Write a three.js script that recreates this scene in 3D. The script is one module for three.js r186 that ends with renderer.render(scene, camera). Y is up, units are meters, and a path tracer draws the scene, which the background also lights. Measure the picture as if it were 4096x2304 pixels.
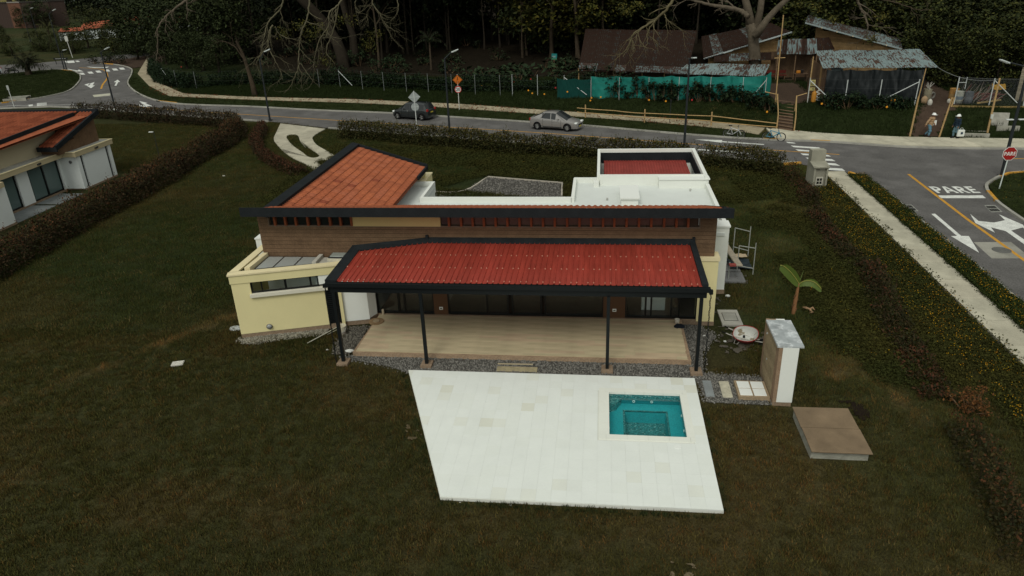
import * as THREE from 'three';
import { mergeGeometries, toCreasedNormals } from 'three/addons/utils/BufferGeometryUtils.js';
import { MarchingCubes } from 'three/addons/objects/MarchingCubes.js';
import { FontLoader } from 'three/addons/loaders/FontLoader.js';
import { TextGeometry } from 'three/addons/geometries/TextGeometry.js';
import { RoundedBoxGeometry } from 'three/addons/geometries/RoundedBoxGeometry.js';

// ---------------------------------------------------------------- camera, sky, sun, exposure
const scene = new THREE.Scene();
const camera = new THREE.PerspectiveCamera(2 * Math.atan(1152 / 2900) * 180 / Math.PI, 16 / 9, 0.5, 3000);
camera.rotation.order = 'YXZ';
camera.position.set(0, 13, 0);
camera.rotation.set(-24.16 * Math.PI / 180, 7.45 * Math.PI / 180, -2.22 * Math.PI / 180);
scene.add(camera); camera.updateMatrixWorld(true);

const SW = 256, SH = 128, skyData = new Float32Array(SW * SH * 4);
for (let j = 0; j < SH; j++) for (let i = 0; i < SW; i++) {           // an overcast sky: brighter overhead and on the side of the veiled sun, behind the camera
  const el = (j + .5) / SH * Math.PI - Math.PI / 2, az = (i + .5) / SW * 2 * Math.PI;
  const up = Math.max(0, Math.sin(el));
  const l = el < 0 ? .2 : (.36 + .44 * up) * (1 + .78 * Math.cos(az - 1.5 * Math.PI) * Math.cos(el));
  skyData.set([l * .97, l * 1.01, l * .95, 1], (j * SW + i) * 4);
}
const sky = new THREE.DataTexture(skyData, SW, SH, THREE.RGBAFormat, THREE.FloatType);
sky.mapping = THREE.EquirectangularReflectionMapping; sky.magFilter = sky.minFilter = THREE.LinearFilter; sky.needsUpdate = true;
scene.background = sky; scene.environment = sky;

const sun = new THREE.DirectionalLight(new THREE.Color(1, .97, .88), 1.5);
sun.position.set(-14, 68, 26); sun.target.position.set(0, 0, -35); scene.add(sun, sun.target);
sun.castShadow = true; sun.shadow.radius = 45; sun.shadow.mapSize.set(2048, 2048);
Object.assign(sun.shadow.camera, { left: -90, right: 90, top: 110, bottom: -90, near: 1, far: 260 });


const renderer = new THREE.WebGLRenderer({ antialias: true });
renderer.setSize(1024, 576); renderer.toneMapping = THREE.LinearToneMapping; renderer.toneMappingExposure = 0.86;
renderer.outputColorSpace = THREE.SRGBColorSpace; renderer.shadowMap.enabled = true;

// ---------------------------------------------------------------- random numbers, noise
function rng(seed) { let s = seed >>> 0; return () => { s = (s + 0x6D2B79F5) >>> 0; let t = s; t = Math.imul(t ^ t >>> 15, t | 1); t ^= t + Math.imul(t ^ t >>> 7, t | 61); return ((t ^ t >>> 14) >>> 0) / 4294967296; }; }
const hash = (x, y, s) => { let h = Math.imul(x, 374761393) + Math.imul(y, 668265263) + Math.imul(s, 974634777); h = Math.imul(h ^ h >>> 13, 1274126177); return ((h ^ h >>> 16) >>> 0) / 4294967296; };
const mod = (a, n) => ((a % n) + n) % n, lerp = (a, b, t) => a + (b - a) * t, clamp = (x, a = 0, b = 1) => Math.min(b, Math.max(a, x));
const smooth = (a, b, x) => { const t = clamp((x - a) / (b - a)); return t * t * (3 - 2 * t); };
function vnoise(x, y, seed = 0, wrap = 0) {
  const xi = Math.floor(x), yi = Math.floor(y), fx = x - xi, fy = y - yi, u = fx * fx * (3 - 2 * fx), v = fy * fy * (3 - 2 * fy);
  const h = (a, b) => wrap ? hash(mod(a, wrap), mod(b, wrap), seed) : hash(a, b, seed);
  return lerp(lerp(h(xi, yi), h(xi + 1, yi), u), lerp(h(xi, yi + 1), h(xi + 1, yi + 1), u), v);
}
function fbm(x, y, seed = 0, oct = 4, wrap = 0) { let a = 0, w = .5, t = 0; for (let o = 0; o < oct; o++) { a += w * vnoise(x, y, seed + o * 17, wrap); t += w; x *= 2; y *= 2; if (wrap) wrap *= 2; w *= .5; } return a / t; }

// ---------------------------------------------------------------- textures and materials
const toS = c => c <= .0031308 ? c * 12.92 : 1.055 * Math.pow(c, 1 / 2.4) - .055;
function tex(n, metres, fn, data = false) {                            // fn(u, v in 0..1) -> linear colour (or a value)
  const d = new Uint8Array(n * n * 4);
  for (let j = 0; j < n; j++) for (let i = 0; i < n; i++) {
    let c = fn((i + .5) / n, (j + .5) / n); if (typeof c === 'number') c = [c, c, c];
    for (let k = 0; k < 3; k++) d[(j * n + i) * 4 + k] = Math.round(255 * clamp(data ? c[k] : toS(clamp(c[k]))));
    d[(j * n + i) * 4 + 3] = 255;
  }
  const t = new THREE.DataTexture(d, n, n, THREE.RGBAFormat); t.wrapS = t.wrapT = THREE.RepeatWrapping; t.magFilter = THREE.LinearFilter; t.minFilter = THREE.LinearMipmapLinearFilter; t.generateMipmaps = true;
  if (!data) t.colorSpace = THREE.SRGBColorSpace;
  const m = Array.isArray(metres) ? metres : [metres, metres]; t.repeat.set(1 / m[0], 1 / m[1]); t.needsUpdate = true; return t;
}
const again = (t, m) => { const c = t.clone(); m = Array.isArray(m) ? m : [m, m]; c.repeat.set(1 / m[0], 1 / m[1]); c.needsUpdate = true; return c; };
const T = {
  blotch: tex(512, 4, (u, v) => .72 + .5 * (fbm(u * 6, v * 6, 3, 6, 6) - .5) + .1 * (vnoise(u * 128, v * 128, 9, 128) - .5)),
  grain: tex(512, 1.2, (u, v) => .75 + .42 * (fbm(u * 32, v * 32, 5, 4, 32) - .5) + .3 * (fbm(u * 4, v * 4, 6, 3, 4) - .5)),
  fineB: tex(512, 1, (u, v) => fbm(u * 24, v * 24, 11, 5, 24), true),
};
T.plaster = tex(256, 3, (u, v) => .75 + .07 * (fbm(u * 5, v * 5, 3, 6, 5) - .5) + .025 * (vnoise(u * 128, v * 128, 9, 128) - .5));
const C = (r, g, b) => new THREE.Color().setRGB(r, g, b);
function M(color, rough = .8, o = {}) { return new THREE.MeshPhysicalMaterial({ color: Array.isArray(color) ? C(...color) : color, roughness: rough, metalness: 0, specularIntensity: rough >= .7 ? .12 : rough > .4 ? .45 : 1, ...o }); }
const G1 = 1.33;                                                       // the maps' mean is about 0.75
const tint = (c, map, rough = .85, o = {}) => M(c.map(x => x * G1), rough, { map, ...o });
const MAT = {
  white: tint([.76, .78, .73], T.plaster, .8), whiteTrim: M([.78, .80, .76], .7), creamWall: tint([.72, .645, .35], T.plaster, .85), creamCap: tint([.74, .645, .40], T.plaster, .8),
  black: M([.007, .009, .0095], .5), blackRough: tint([.018, .021, .023], T.grain, .75), frame: M([.006, .007, .007], .35, { metalness: .2 }),
  concrete: tint([.36, .35, .31], T.blotch, .9, { bumpMap: T.fineB, bumpScale: .004 }), darkConcrete: tint([.2, .2, .2], T.blotch, .9, { bumpMap: T.fineB, bumpScale: .006 }),
  plinth: tint([.26, .19, .13], T.grain, .9, { bumpMap: T.fineB, bumpScale: .006 }),
  wood: tint([.22, .06, .022], T.grain, .55), bamboo: tint([.42, .28, .13], T.grain, .7), oldWood: tint([.17, .11, .065], T.grain, .85),
  steel: M([.5, .51, .5], .45, { metalness: .6 }), whiteMetal: M([.5, .53, .515], .55), darkPole: M([.022, .026, .028], .5),
  rubber: M([.012, .012, .012], .8), yellowPaint: tint([.52, .27, .045], T.grain, .8), whitePaint: tint([.66, .67, .63], T.grain, .8),
  glass: new THREE.MeshPhysicalMaterial({ color: C(.86, .9, .9), roughness: .03, transmission: 1, thickness: 0, ior: 1.5 }),
  darkGlass: new THREE.MeshPhysicalMaterial({ color: C(.02, .023, .024), roughness: .06, ior: 1.5 }),
};
const leafMat = (r = .75) => new THREE.MeshPhysicalMaterial({ color: C(1, 1, 1), roughness: r, specularIntensity: .2, vertexColors: true });
MAT.leaf = leafMat(.7);

// ---------------------------------------------------------------- from a point of the photograph to a point of the place
const HC = 13, Mc = new THREE.Matrix4().makeRotationFromEuler(new THREE.Euler(-24.16 * Math.PI / 180, 7.45 * Math.PI / 180, -2.22 * Math.PI / 180, 'YXZ'));   // the surveyed standpoint
const rayTo = (u, v) => new THREE.Vector3((u - 2048) / 2900, -(v - 1152) / 2900, -1).transformDirection(Mc);
const at = (u, v, h = 0) => { const d = rayTo(u, v), t = (h - HC) / d.y; return new THREE.Vector3(d.x * t, h, d.z * t); };
const onZ = (u, v, z) => { const d = rayTo(u, v), t = z / d.z; return new THREE.Vector3(d.x * t, HC + d.y * t, z); };
const K = .42785;                                                      // sheets of the survey, each 2571 units wide over 1100 of the photograph's
const sA = (x, y) => [x * K, y * K], sB = (x, y) => [1000 + x * K, y * K], sC = (x, y) => [2000 + x * K, y * K], sD = (x, y) => [2996 + x * K, y * K], sE = (x, y) => [2996 + x * K, 520 + y * K], sF = (x, y) => [x * K, 400 + y * K], sN = (x, y) => [2700 + x * .4831, 1200 + y * .4831];
const sK = (x, y) => [3060 + x * .33136, 80 + y * .33136], sQ = (x, y) => [3580 + x * .2622, 220 + y * .2622], sW = (x, y) => [2860 + x * .37257, 860 + y * .37257];

// ---------------------------------------------------------------- naming
const taken = {};
function numbered(n) { const k = taken[n] = (taken[n] ?? -1) + 1; return k ? n + '_' + String(k).padStart(3, '0') : n; }
const sh = o => { o.castShadow = o.receiveShadow = true; return o; };
function tag(o, label, category, group, kind) { Object.assign(o.userData, { label, category }); if (group) o.userData.group = group; if (kind) o.userData.kind = kind; return o; }
function thing(name, label, category, pos = [0, 0, 0], turn = 0, group) { const o = new THREE.Group(); o.name = numbered(name); scene.add(o); o.position.set(pos.x ?? pos[0], pos.y ?? pos[1], pos.z ?? pos[2]); o.rotation.y = turn; return tag(o, label, category, group); }
function copyOf(src, label, pos, turn = 0, scale = 1) { const o = src.clone(); o.name = numbered(src.name.replace(/_\d+$/, '')); scene.add(o); o.position.set(pos.x ?? pos[0], pos.y ?? pos[1], pos.z ?? pos[2]); o.rotation.y = turn; if (scale !== 1) typeof scale === 'number' ? o.scale.setScalar(scale) : o.scale.set(...scale); o.userData = { ...src.userData, label: label ?? src.userData.label }; return o; }
function mesh(name, g, m, parent = scene) { const o = sh(new THREE.Mesh(g, m)); o.name = parent === scene ? numbered(name) : name; parent.add(o); return o; }
function struct(o) { o.userData.kind = 'structure'; return o; }

// ---------------------------------------------------------------- geometry
function boxUV(g) {                                                    // uv in metres by the face's main direction
  const p = g.attributes.position, n = g.attributes.normal, uv = new Float32Array(p.count * 2);
  for (let i = 0; i < p.count; i += 3) {
    let nx = 0, ny = 0, nz = 0; for (let k = 0; k < 3; k++) { nx += Math.abs(n.getX(i + k)); ny += Math.abs(n.getY(i + k)); nz += Math.abs(n.getZ(i + k)); }
    for (let k = 0; k < 3; k++) { const a = i + k, x = p.getX(a), y = p.getY(a), z = p.getZ(a); uv.set(ny >= nx && ny >= nz ? [x, z] : nx >= nz ? [z, y] : [x, y], a * 2); }
  }
  g.setAttribute('uv', new THREE.BufferAttribute(uv, 2)); return g;
}
function norm(g, col) { g = g.index ? g.toNonIndexed() : g; for (const k of Object.keys(g.attributes)) if (!['position', 'normal', 'uv', 'color'].includes(k)) g.deleteAttribute(k); if (!g.attributes.normal) g.computeVertexNormals(); if (!g.attributes.uv) g.setAttribute('uv', new THREE.BufferAttribute(new Float32Array(g.attributes.position.count * 2), 2)); g.morphAttributes = {}; return g; }
const _m = new THREE.Matrix4(), V = (x, y, z) => new THREE.Vector3(x, y, z), UP = V(0, 1, 0);
class MB {
  constructor() { this.g = []; }
  add(g, m) { g = norm(g); if (m) g.applyMatrix4(m); this.g.push(g); return this; }
  box(x, y, z, w, h, d, ry = 0, rx = 0, rz = 0) { return this.add(new THREE.BoxGeometry(w, h, d), new THREE.Matrix4().makeRotationFromEuler(new THREE.Euler(rx, ry, rz, 'YXZ')).setPosition(x, y, z)); }
  span(x0, y0, z0, x1, y1, z1) { return this.box((x0 + x1) / 2, (y0 + y1) / 2, (z0 + z1) / 2, Math.abs(x1 - x0), Math.abs(y1 - y0), Math.abs(z1 - z0)); }
  rbox(x, y, z, w, h, d, r = .02, ry = 0) { return this.add(new RoundedBoxGeometry(w, h, d, 2, r), new THREE.Matrix4().makeRotationY(ry).setPosition(x, y, z)); }
  bar(a, b, w, h = w) {                                                // a square bar from a to b
    const A = a.isVector3 ? a : V(...a), B = b.isVector3 ? b : V(...b), d = B.clone().sub(A), L = d.length(); d.normalize();
    const s = Math.abs(d.y) > .95 ? V(1, 0, 0) : V().crossVectors(UP, d).normalize(), u = V().crossVectors(d, s);
    return this.add(new THREE.BoxGeometry(w, h, L), new THREE.Matrix4().makeBasis(s, u, d).setPosition(A.add(B).multiplyScalar(.5)));
  }
  rod(a, b, r0, r1 = r0, n = 8) { const A = a.isVector3 ? a.clone() : V(...a), B = b.isVector3 ? b.clone() : V(...b), d = B.clone().sub(A), L = d.length(); const q = new THREE.Quaternion().setFromUnitVectors(UP, d.normalize()); return this.add(new THREE.CylinderGeometry(r1, r0, L, n), new THREE.Matrix4().makeRotationFromQuaternion(q).setPosition(A.add(B).multiplyScalar(.5))); }
  ball(x, y, z, r, sx = 1, sy = 1, sz = 1, n = 10) { return this.add(new THREE.SphereGeometry(r, n, Math.max(6, n - 2)), new THREE.Matrix4().makeScale(sx, sy, sz).setPosition(x, y, z)); }
  tube(pts, radii, n = 6) { return this.add(tubeGeo(pts, radii, n)); }
  poly(pts, y0, y1) { return this.add(prism(pts, y0, y1)); }           // a horizontal polygon [x, z] between two heights
  geo(uv = true) { const g = mergeGeometries(this.g.map(x => { if (!this.colored) x.deleteAttribute('color'); return x; })); return uv ? boxUV(g) : g; }
  build(name, m, parent = scene, uv = true) { return mesh(name, this.geo(uv), m, parent); }
}
const mb = () => new MB();
function tubeGeo(pts, radii, n = 6) {
  const P = pts.map(p => p.isVector3 ? p : V(...p)), R = i => typeof radii === 'number' ? radii : radii[i], pos = [], idx = [];
  let s = null;
  for (let i = 0; i < P.length; i++) {
    const d = P[Math.min(i + 1, P.length - 1)].clone().sub(P[Math.max(i - 1, 0)]).normalize();
    if (!s) s = Math.abs(d.y) > .9 ? V(1, 0, 0) : V(0, 1, 0); s = s.clone().sub(d.clone().multiplyScalar(s.dot(d))).normalize(); const u = V().crossVectors(d, s);
    for (let k = 0; k < n; k++) { const a = k / n * 2 * Math.PI, q = P[i].clone().addScaledVector(s, Math.cos(a) * R(i)).addScaledVector(u, Math.sin(a) * R(i)); pos.push(q.x, q.y, q.z); }
  }
  for (let i = 0; i + 1 < P.length; i++) for (let k = 0; k < n; k++) { const a = i * n + k, b = i * n + (k + 1) % n; idx.push(a, b, a + n, b, b + n, a + n); }
  for (const [o, f] of [[0, 1], [(P.length - 1) * n, 0]]) for (let k = 1; k + 1 < n; k++) f ? idx.push(o, o + k + 1, o + k) : idx.push(o, o + k, o + k + 1);
  const g = new THREE.BufferGeometry(); g.setAttribute('position', new THREE.Float32BufferAttribute(pos, 3)); g.setIndex(idx); g.computeVertexNormals(); return g;
}
function prism(pts, y0, y1) {
  const s = new THREE.Shape(pts.map(p => new THREE.Vector2(p[0] ?? p.x, -(p[1] ?? p.z))));
  if (y1 === undefined || y1 === y0) { const g = new THREE.ShapeGeometry(s); g.rotateX(-Math.PI / 2); g.translate(0, y0, 0); return g; }
  const g = new THREE.ExtrudeGeometry(s, { depth: y1 - y0, bevelEnabled: false }); g.rotateX(-Math.PI / 2); g.translate(0, y0, 0); return g;
}
const xz = v => [v.x, v.z];
function quad(a, b, c, d) { const g = new THREE.BufferGeometry(); const f = p => p.isVector3 ? [p.x, p.y, p.z] : p; g.setAttribute('position', new THREE.Float32BufferAttribute([...f(a), ...f(b), ...f(c), ...f(a), ...f(c), ...f(d)], 3)); g.computeVertexNormals(); return g; }
function slab(q, t) {                                                  // a plate of thickness t hanging under the quad (or polygon) q
  const top = q.map(p => p.isVector3 ? p : V(...p)), n = V().crossVectors(top[1].clone().sub(top[0]), top[2].clone().sub(top[0])).normalize(); if (n.y < 0) n.negate();
  const bot = top.map(p => p.clone().addScaledVector(n, -t)), gs = [];
  for (let i = 1; i + 1 < top.length; i++) { gs.push(tri(top[0], top[i], top[i + 1]), tri(bot[0], bot[i + 1], bot[i])); }
  for (let i = 0; i < top.length; i++) { const j = (i + 1) % top.length; gs.push(norm(quad(top[i], bot[i], bot[j], top[j]))); }
  return mergeGeometries(gs);
}
function tri(a, b, c) { const g = new THREE.BufferGeometry(); g.setAttribute('position', new THREE.Float32BufferAttribute([a.x, a.y, a.z, b.x, b.y, b.z, c.x, c.y, c.z], 3)); g.computeVertexNormals(); return norm(g); }
function offsetLine(pts, d) {                                          // shift a polyline sideways ([x, z], d to the right of its run)
  return pts.map((p, i) => { const a = pts[Math.max(0, i - 1)], b = pts[Math.min(pts.length - 1, i + 1)], x = b[0] - a[0], z = b[1] - a[1], l = Math.hypot(x, z) || 1; return [p[0] - z / l * d, p[1] + x / l * d]; });
}
const ribbon = (pts, w) => [...offsetLine(pts, w / 2), ...offsetLine(pts, -w / 2).reverse()];
function smoothLine(pts, per = 4) { const c = new THREE.CatmullRomCurve3(pts.map(p => V(p[0], 0, p[1]))); return c.getPoints((pts.length - 1) * per).map(p => [p.x, p.z]); }
function ribbonGeo(pts, w, y0, y1) {                                   // a strip with a square section
  const L = offsetLine(pts, -w / 2), R = offsetLine(pts, w / 2), gs = [], f = (p, y) => [p[0], typeof y === 'function' ? y(p[0], p[1]) : y, p[1]];
  for (let i = 0; i + 1 < pts.length; i++) { gs.push(norm(quad(f(L[i], y1), f(R[i], y1), f(R[i + 1], y1), f(L[i + 1], y1)))); if (y0 !== undefined) gs.push(norm(quad(f(L[i], y0), f(L[i], y1), f(L[i + 1], y1), f(L[i + 1], y0))), norm(quad(f(R[i], y1), f(R[i], y0), f(R[i + 1], y0), f(R[i + 1], y1)))); }
  if (y0 !== undefined) { const n = pts.length - 1; gs.push(norm(quad(f(L[0], y0), f(R[0], y0), f(R[0], y1), f(L[0], y1))), norm(quad(f(R[n], y0), f(L[n], y0), f(L[n], y1), f(R[n], y1)))); }
  return boxUV(mergeGeometries(gs));
}
function inside(x, z, poly) { let c = false; for (let i = 0, j = poly.length - 1; i < poly.length; j = i++) { const [xi, zi] = poly[i], [xj, zj] = poly[j]; if ((zi > z) !== (zj > z) && x < (xj - xi) * (z - zi) / (zj - zi) + xi) c = !c; } return c; }
function distLine(x, z, pts) { let b = 1e9; for (let i = 0; i + 1 < pts.length; i++) { const [ax, az] = pts[i], [bx, bz] = pts[i + 1], dx = bx - ax, dz = bz - az, t = clamp(((x - ax) * dx + (z - az) * dz) / (dx * dx + dz * dz)); b = Math.min(b, Math.hypot(x - ax - dx * t, z - az - dz * t)); } return b; }
function clipHalf(poly, nx, nz, d) { const out = []; for (let i = 0; i < poly.length; i++) { const a = poly[i], b = poly[(i + 1) % poly.length], sa = a[0] * nx + a[1] * nz - d, sb = b[0] * nx + b[1] * nz - d; if (sa >= 0) out.push(a); if ((sa >= 0) !== (sb >= 0)) { const t = sa / (sa - sb); out.push([lerp(a[0], b[0], t), lerp(a[1], b[1], t)]); } } return out; }
// ================================================================ the ground, the roads, the pavements
const WALK = [[-120, -190], [-96, -150], [-80, -126], [-65.1, -101.9], [-56.6, -91], [-49.5, -83.4], [-39.7, -80.2], [-26.3, -77.4], [-13.8, -73.4], [-7, -70.3], [4.3, -65.7], [10, -62.9], [13.2, -60.6], [15.3, -59.1], [17.4, -58.2], [22.6, -56.8], [30.3, -55.9], [60, -55], [140, -54]];   // the far edge of the pavement behind the road
const behind = (() => { const poly = [...WALK, [400, -54], [400, -900], [-120, -900]]; return (x, z) => inside(x, z, poly); })();
function ground(x, z) {
  if (!behind(x, z)) return 0;
  const d = distLine(x, z, WALK), hb = lerp(.25, 1.5, smooth(-16, 9, x));
  return .08 * smooth(0, .4, d) + hb * smooth(.2, 4.2, d) + .03 * Math.max(0, d - 4) + .05 * smooth(60, 200, d) * d;
}
function hit(u, v) {                                                   // where the line of sight first meets the ground
  const d = rayTo(u, v); let t = 15; const p = V(), f = s => { p.set(d.x * s, HC + d.y * s, d.z * s); return p.y - ground(p.x, p.z); };
  while (f(t) > 0 && t < 600) t += .4; let a = t - .4, b = t; for (let i = 0; i < 14; i++) { const m = (a + b) / 2; f(m) > 0 ? a = m : b = m; } f(b); return p.clone().setY(ground(p.x, p.z));
}
const ROAD = [[60, -52.2], [29, -53.1], [21.6, -53.8], [16.8, -55.7], [13, -56.5], [9.2, -57.7], [4, -60], [-1.5, -62.6], [-6.7, -64.5], [-15.4, -67.7], [-20.1, -69.4], [-28.9, -71.7], [-37, -74.3], [-45.6, -76.4], [-49.9, -78.7], [-56, -84.5], [-61.9, -91.7], [-64.5, -95.7], [-68.2, -102.3], [-73.2, -109.9], [-79.7, -115.5], [-85.6, -118.5], [-80, -128], [-85, -134], [-91.8, -126.2], [-97.2, -120.5], [-102.8, -118.6], [-170, -98], [-170, -30], [-75, -72], [-67.1, -75.7], [-61.5, -76.4], [-58.4, -75.6], [-50, -72.6], [-31.1, -66.2], [-24.6, -63], [13.1, -49.8], [14.3, -48.2], [15.7, -47.3], [16.35, -46.1], [16.6, -43.4], [16.6, -4], [21.4, -4], [21.4, -37.7], [21.7, -41.7], [22.4, -44.2], [23.2, -45.3], [24.9, -46.9], [26.6, -47.3], [60, -46.2]];
const ISLAND = [[-70.1, -79.1], [-67.8, -82.4], [-67.2, -86.3], [-70.6, -93.6], [-76.3, -102.3], [-81.3, -107.6], [-86, -110.1], [-88.5, -108.8], [-93, -104], [-140, -82], [-140, -52], [-80, -75.5]];
const CORNER = [[21.6, -4], [21.6, -37.7], [21.9, -41.6], [22.6, -44], [23.4, -45.1], [25, -46.6], [26.6, -47.1], [60, -46], [60, -4]];
const VERGE_E = [[15.45, -46.6], [15.75, -46.95], [16.15, -46], [16.42, -43.4], [16.42, -4], [15.45, -4]];
const DECK = [[-6.55, -21.35], [3.25, -21.38], [3.25, -14.85], [-4.12, -14.9]];
const soft = (x, z) => fbm(x * .09, z * .09, 40, 4), patch = (x, z) => fbm(x * .35, z * .35, 60, 4);
const WORN = [[[-14, -25.8], [-15.4, -25.2], [-17.2, -22.4], [-19, -19.6], [-21.5, -17.4], [-25, -15.5]], [1300, 1470, 1600, 1750, 1900, 2060].map((x, i) => xz(at(...sN(x, [640, 520, 590, 720, 830, 960][i]))))];
function groundColour(x, z, out = []) {                                // green, dry and worn ground
  const a = soft(x, z), b = patch(x, z), g = fbm(x * .06 + 9, z * .06, 44, 3), dry = clamp(.42 * smooth(-30, -19, z) + (smooth(.42, .64, a) * .42 + smooth(.5, .74, b) * .5) * lerp(.7, 1, smooth(-32, -26, z)));
  const k = 1.04 + .5 * (g - .5) + .35 * smooth(4, 9, x) * smooth(.4, .6, b);
  let c = [lerp(.0275, .058, dry) * k, lerp(.0365, .047, dry) * k, lerp(.0125, .0195, dry) * k];
  if (behind(x, z)) { const d = distLine(x, z, WALK), f = smooth(9, 16, d); c = [lerp(.020, .017, f), lerp(.028, .013, f), lerp(.009, .008, f)]; }
  else if (z > -32) for (const w of WORN) { const d = distLine(x, z, w) + .5 * (fbm(x * 2, z * 2, 46, 3) - .5), f = (1 - smooth(.05, .42, d)) * smooth(.3, .6, fbm(x * .9, z * .9, 47, 3)) * .9; c = [lerp(c[0], .115, f), lerp(c[1], .084, f), lerp(c[2], .038, f)]; }
  out[0] = c[0]; out[1] = c[1]; out[2] = c[2]; return out;
}
{
  const axis = (stops) => { const a = []; for (const [s, e, st] of stops) for (let x = s; x < e - 1e-6; x += st) a.push(x); return a; };
  const X = [...axis([[-1500, -300, 200], [-300, -140, 20], [-140, -40, 2], [-40, 40, .5], [40, 140, 4], [140, 300, 20], [300, 1501, 200]])];
  const Z = [...axis([[-1600, -300, 200], [-300, -140, 8], [-140, -75, 1.2], [-75, -8, .5], [-8, 60, 8], [60, 600, 180]]), 600];
  const pos = [], col = [], idx = [], c = [];
  for (const z of Z) for (const x of X) {
    const lawn = !inside(x, z, ROAD); let y = ground(x, z); if (lawn && y === 0 && x > -45 && x < 15 && z > -64) y += .04 * (fbm(x * .8, z * .8, 8, 3) - .5); if (!lawn) y = -.06;
    if (inside(x, z, DECK)) y = x > .3 && x < 2.7 && z > -20.6 && z < -17.9 ? -1.1 : 0; if (x > -14.2 && x < 5.6 && z > -41 && z < -22.4) y = -.02;
    pos.push(x, y, z); const k = 1 + .35 * (fbm(x * 1.7, z * 1.7, 77, 3) - .5); groundColour(x, z, c); col.push(c[0] * k, c[1] * k, c[2] * k);
  }
  for (let j = 0; j + 1 < Z.length; j++) for (let i = 0; i + 1 < X.length; i++) { const a = j * X.length + i, b = a + X.length; idx.push(a, b, a + 1, b, b + 1, a + 1); }
  const g = new THREE.BufferGeometry(); g.setAttribute('position', new THREE.Float32BufferAttribute(pos, 3)); g.setAttribute('color', new THREE.Float32BufferAttribute(col, 3));
  g.setAttribute('uv', new THREE.Float32BufferAttribute(pos.flatMap((p, i) => i % 3 === 1 ? [] : [p]), 2)); g.setIndex(idx); g.computeVertexNormals();
  const t = tex(512, 1.6, (u, v) => .62 + .8 * (fbm(u * 40, v * 40, 21, 4, 40) - .5) + .35 * (fbm(u * 7, v * 7, 22, 3, 7) - .5));
  struct(tag(mesh('ground', g, M([1.45, 1.45, 1.45], .95, { vertexColors: true, map: t, bumpMap: again(T.fineB, .5), bumpScale: .03 })), 'lawn and forest floor around the house', 'ground'));
}
const asphaltMap = tex(1024, 9, (u, v) => { const st = smooth(.55, .75, fbm(u * 5, v * 5, 33, 4, 5)); return .7 + .34 * (fbm(u * 9, v * 9, 31, 5, 9) - .5) + .3 * (vnoise(u * 256, v * 256, 32, 256) - .5) + .14 * st; });
MAT.asphalt = M([.165, .158, .152], .85, { map: asphaltMap, bumpMap: again(T.fineB, .4), bumpScale: .004 });
const road = struct(tag(mesh('road', boxUV(norm(prism(ROAD, .02))), MAT.asphalt), 'grey asphalt road and side street with painted markings', 'road'));
MAT.grassSheet = tint([.026, .034, .010], again(T.grain, .9), .95, { bumpMap: again(T.fineB, .5), bumpScale: .05 });
const kerbM = tint([.34, .33, .29], T.blotch, .9, { bumpMap: T.fineB, bumpScale: .004 });
const kerb = (label, pts, parts = [], w = .17) => { const k = struct(tag(mesh('kerb', ribbonGeo(pts, w, 0, .135), kerbM), label, 'kerb')); for (const p of parts) mesh('painted_section', ribbonGeo(p, w + .012, 0, .141), MAT.yellowPaint, k); return k; };
const farKerb = smoothLine([[60, -52.2], [29, -53.1], [21.6, -53.9], [16.8, -55.7], [13, -56.5], [9.2, -57.7], [4, -60], [-1.5, -62.6], [-6.7, -64.5], [-15.4, -67.7], [-20.1, -69.4], [-28.9, -71.7], [-37, -74.3], [-45.6, -76.4], [-49.9, -78.7], [-56, -84.5], [-61.9, -91.7], [-64.5, -95.7], [-68.2, -102.3], [-73.2, -109.9], [-79.7, -115.5], [-85.6, -118.5]], 4);
const sub = (pts, i, j) => pts.slice(i, j + 1);
kerb('long pale concrete kerb along the far side of the road', farKerb, [[[16.9, -55.75], [15.6, -56.1]], [[12.2, -56.8], [13.4, -56.5]].map(p => p), [[-49.9, -78.7], [-46.9, -77.2]], [[-79.7, -115.5], [-82.5, -116.9]]]);
kerb('kerb round the grass island with the palm', smoothLine([...ISLAND.slice(0, 9), [-112, -95]], 4), [[[-70, -79.2], [-68.3, -81.6]], [[-81.3, -107.6], [-84.4, -109.4]]]);
kerb('straight kerb between the side street and the near verge', [[15.75, -47.1], [16.2, -46.2], [16.45, -45], [16.52, -43.4], [16.52, -4]], [[[15.72, -47.15], [16.22, -46.1]]]);
kerb('curved kerb round the flower bed at the street corner', smoothLine([[21.5, -4], [21.5, -37.7], [21.8, -41.7], [22.5, -44.1], [23.3, -45.2], [25, -46.8], [26.6, -47.2], [60, -46.1]], 3), [[[21.72, -41.2], [22.1, -43]], [[24.2, -46.1], [25, -46.8], [26.6, -47.2], [28, -47.15]]]);
kerb('kerb along the near side of the main road', [[13.3, -49.6], [-24.2, -62.75]], [[[13.35, -49.65], [12.2, -49.3]]]);
kerb('near kerb left of the driveway mouth', [[-31.3, -66.1], [-50, -72.5], [-58.4, -75.5], [-61.5, -76.2], [-67.1, -75.6], [-75, -72]]);
struct(tag(mesh('lawn', boxUV(norm(prism(ISLAND, .02, .11))), MAT.grassSheet), 'grass island in the road junction under the palm', 'lawn'));
struct(tag(mesh('flower_bed', boxUV(norm(prism(CORNER, .02, .11))), MAT.grassSheet), 'raised bed at the street corner under the stop sign', 'flower bed'));
struct(tag(mesh('verge', boxUV(norm(prism(VERGE_E, -.02, .1))), MAT.grassSheet), 'narrow verge between pavement and side street', 'verge'));
const walkNear = WALK.slice(3).map(p => p), farEdge = farKerb.slice().reverse();
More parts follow.
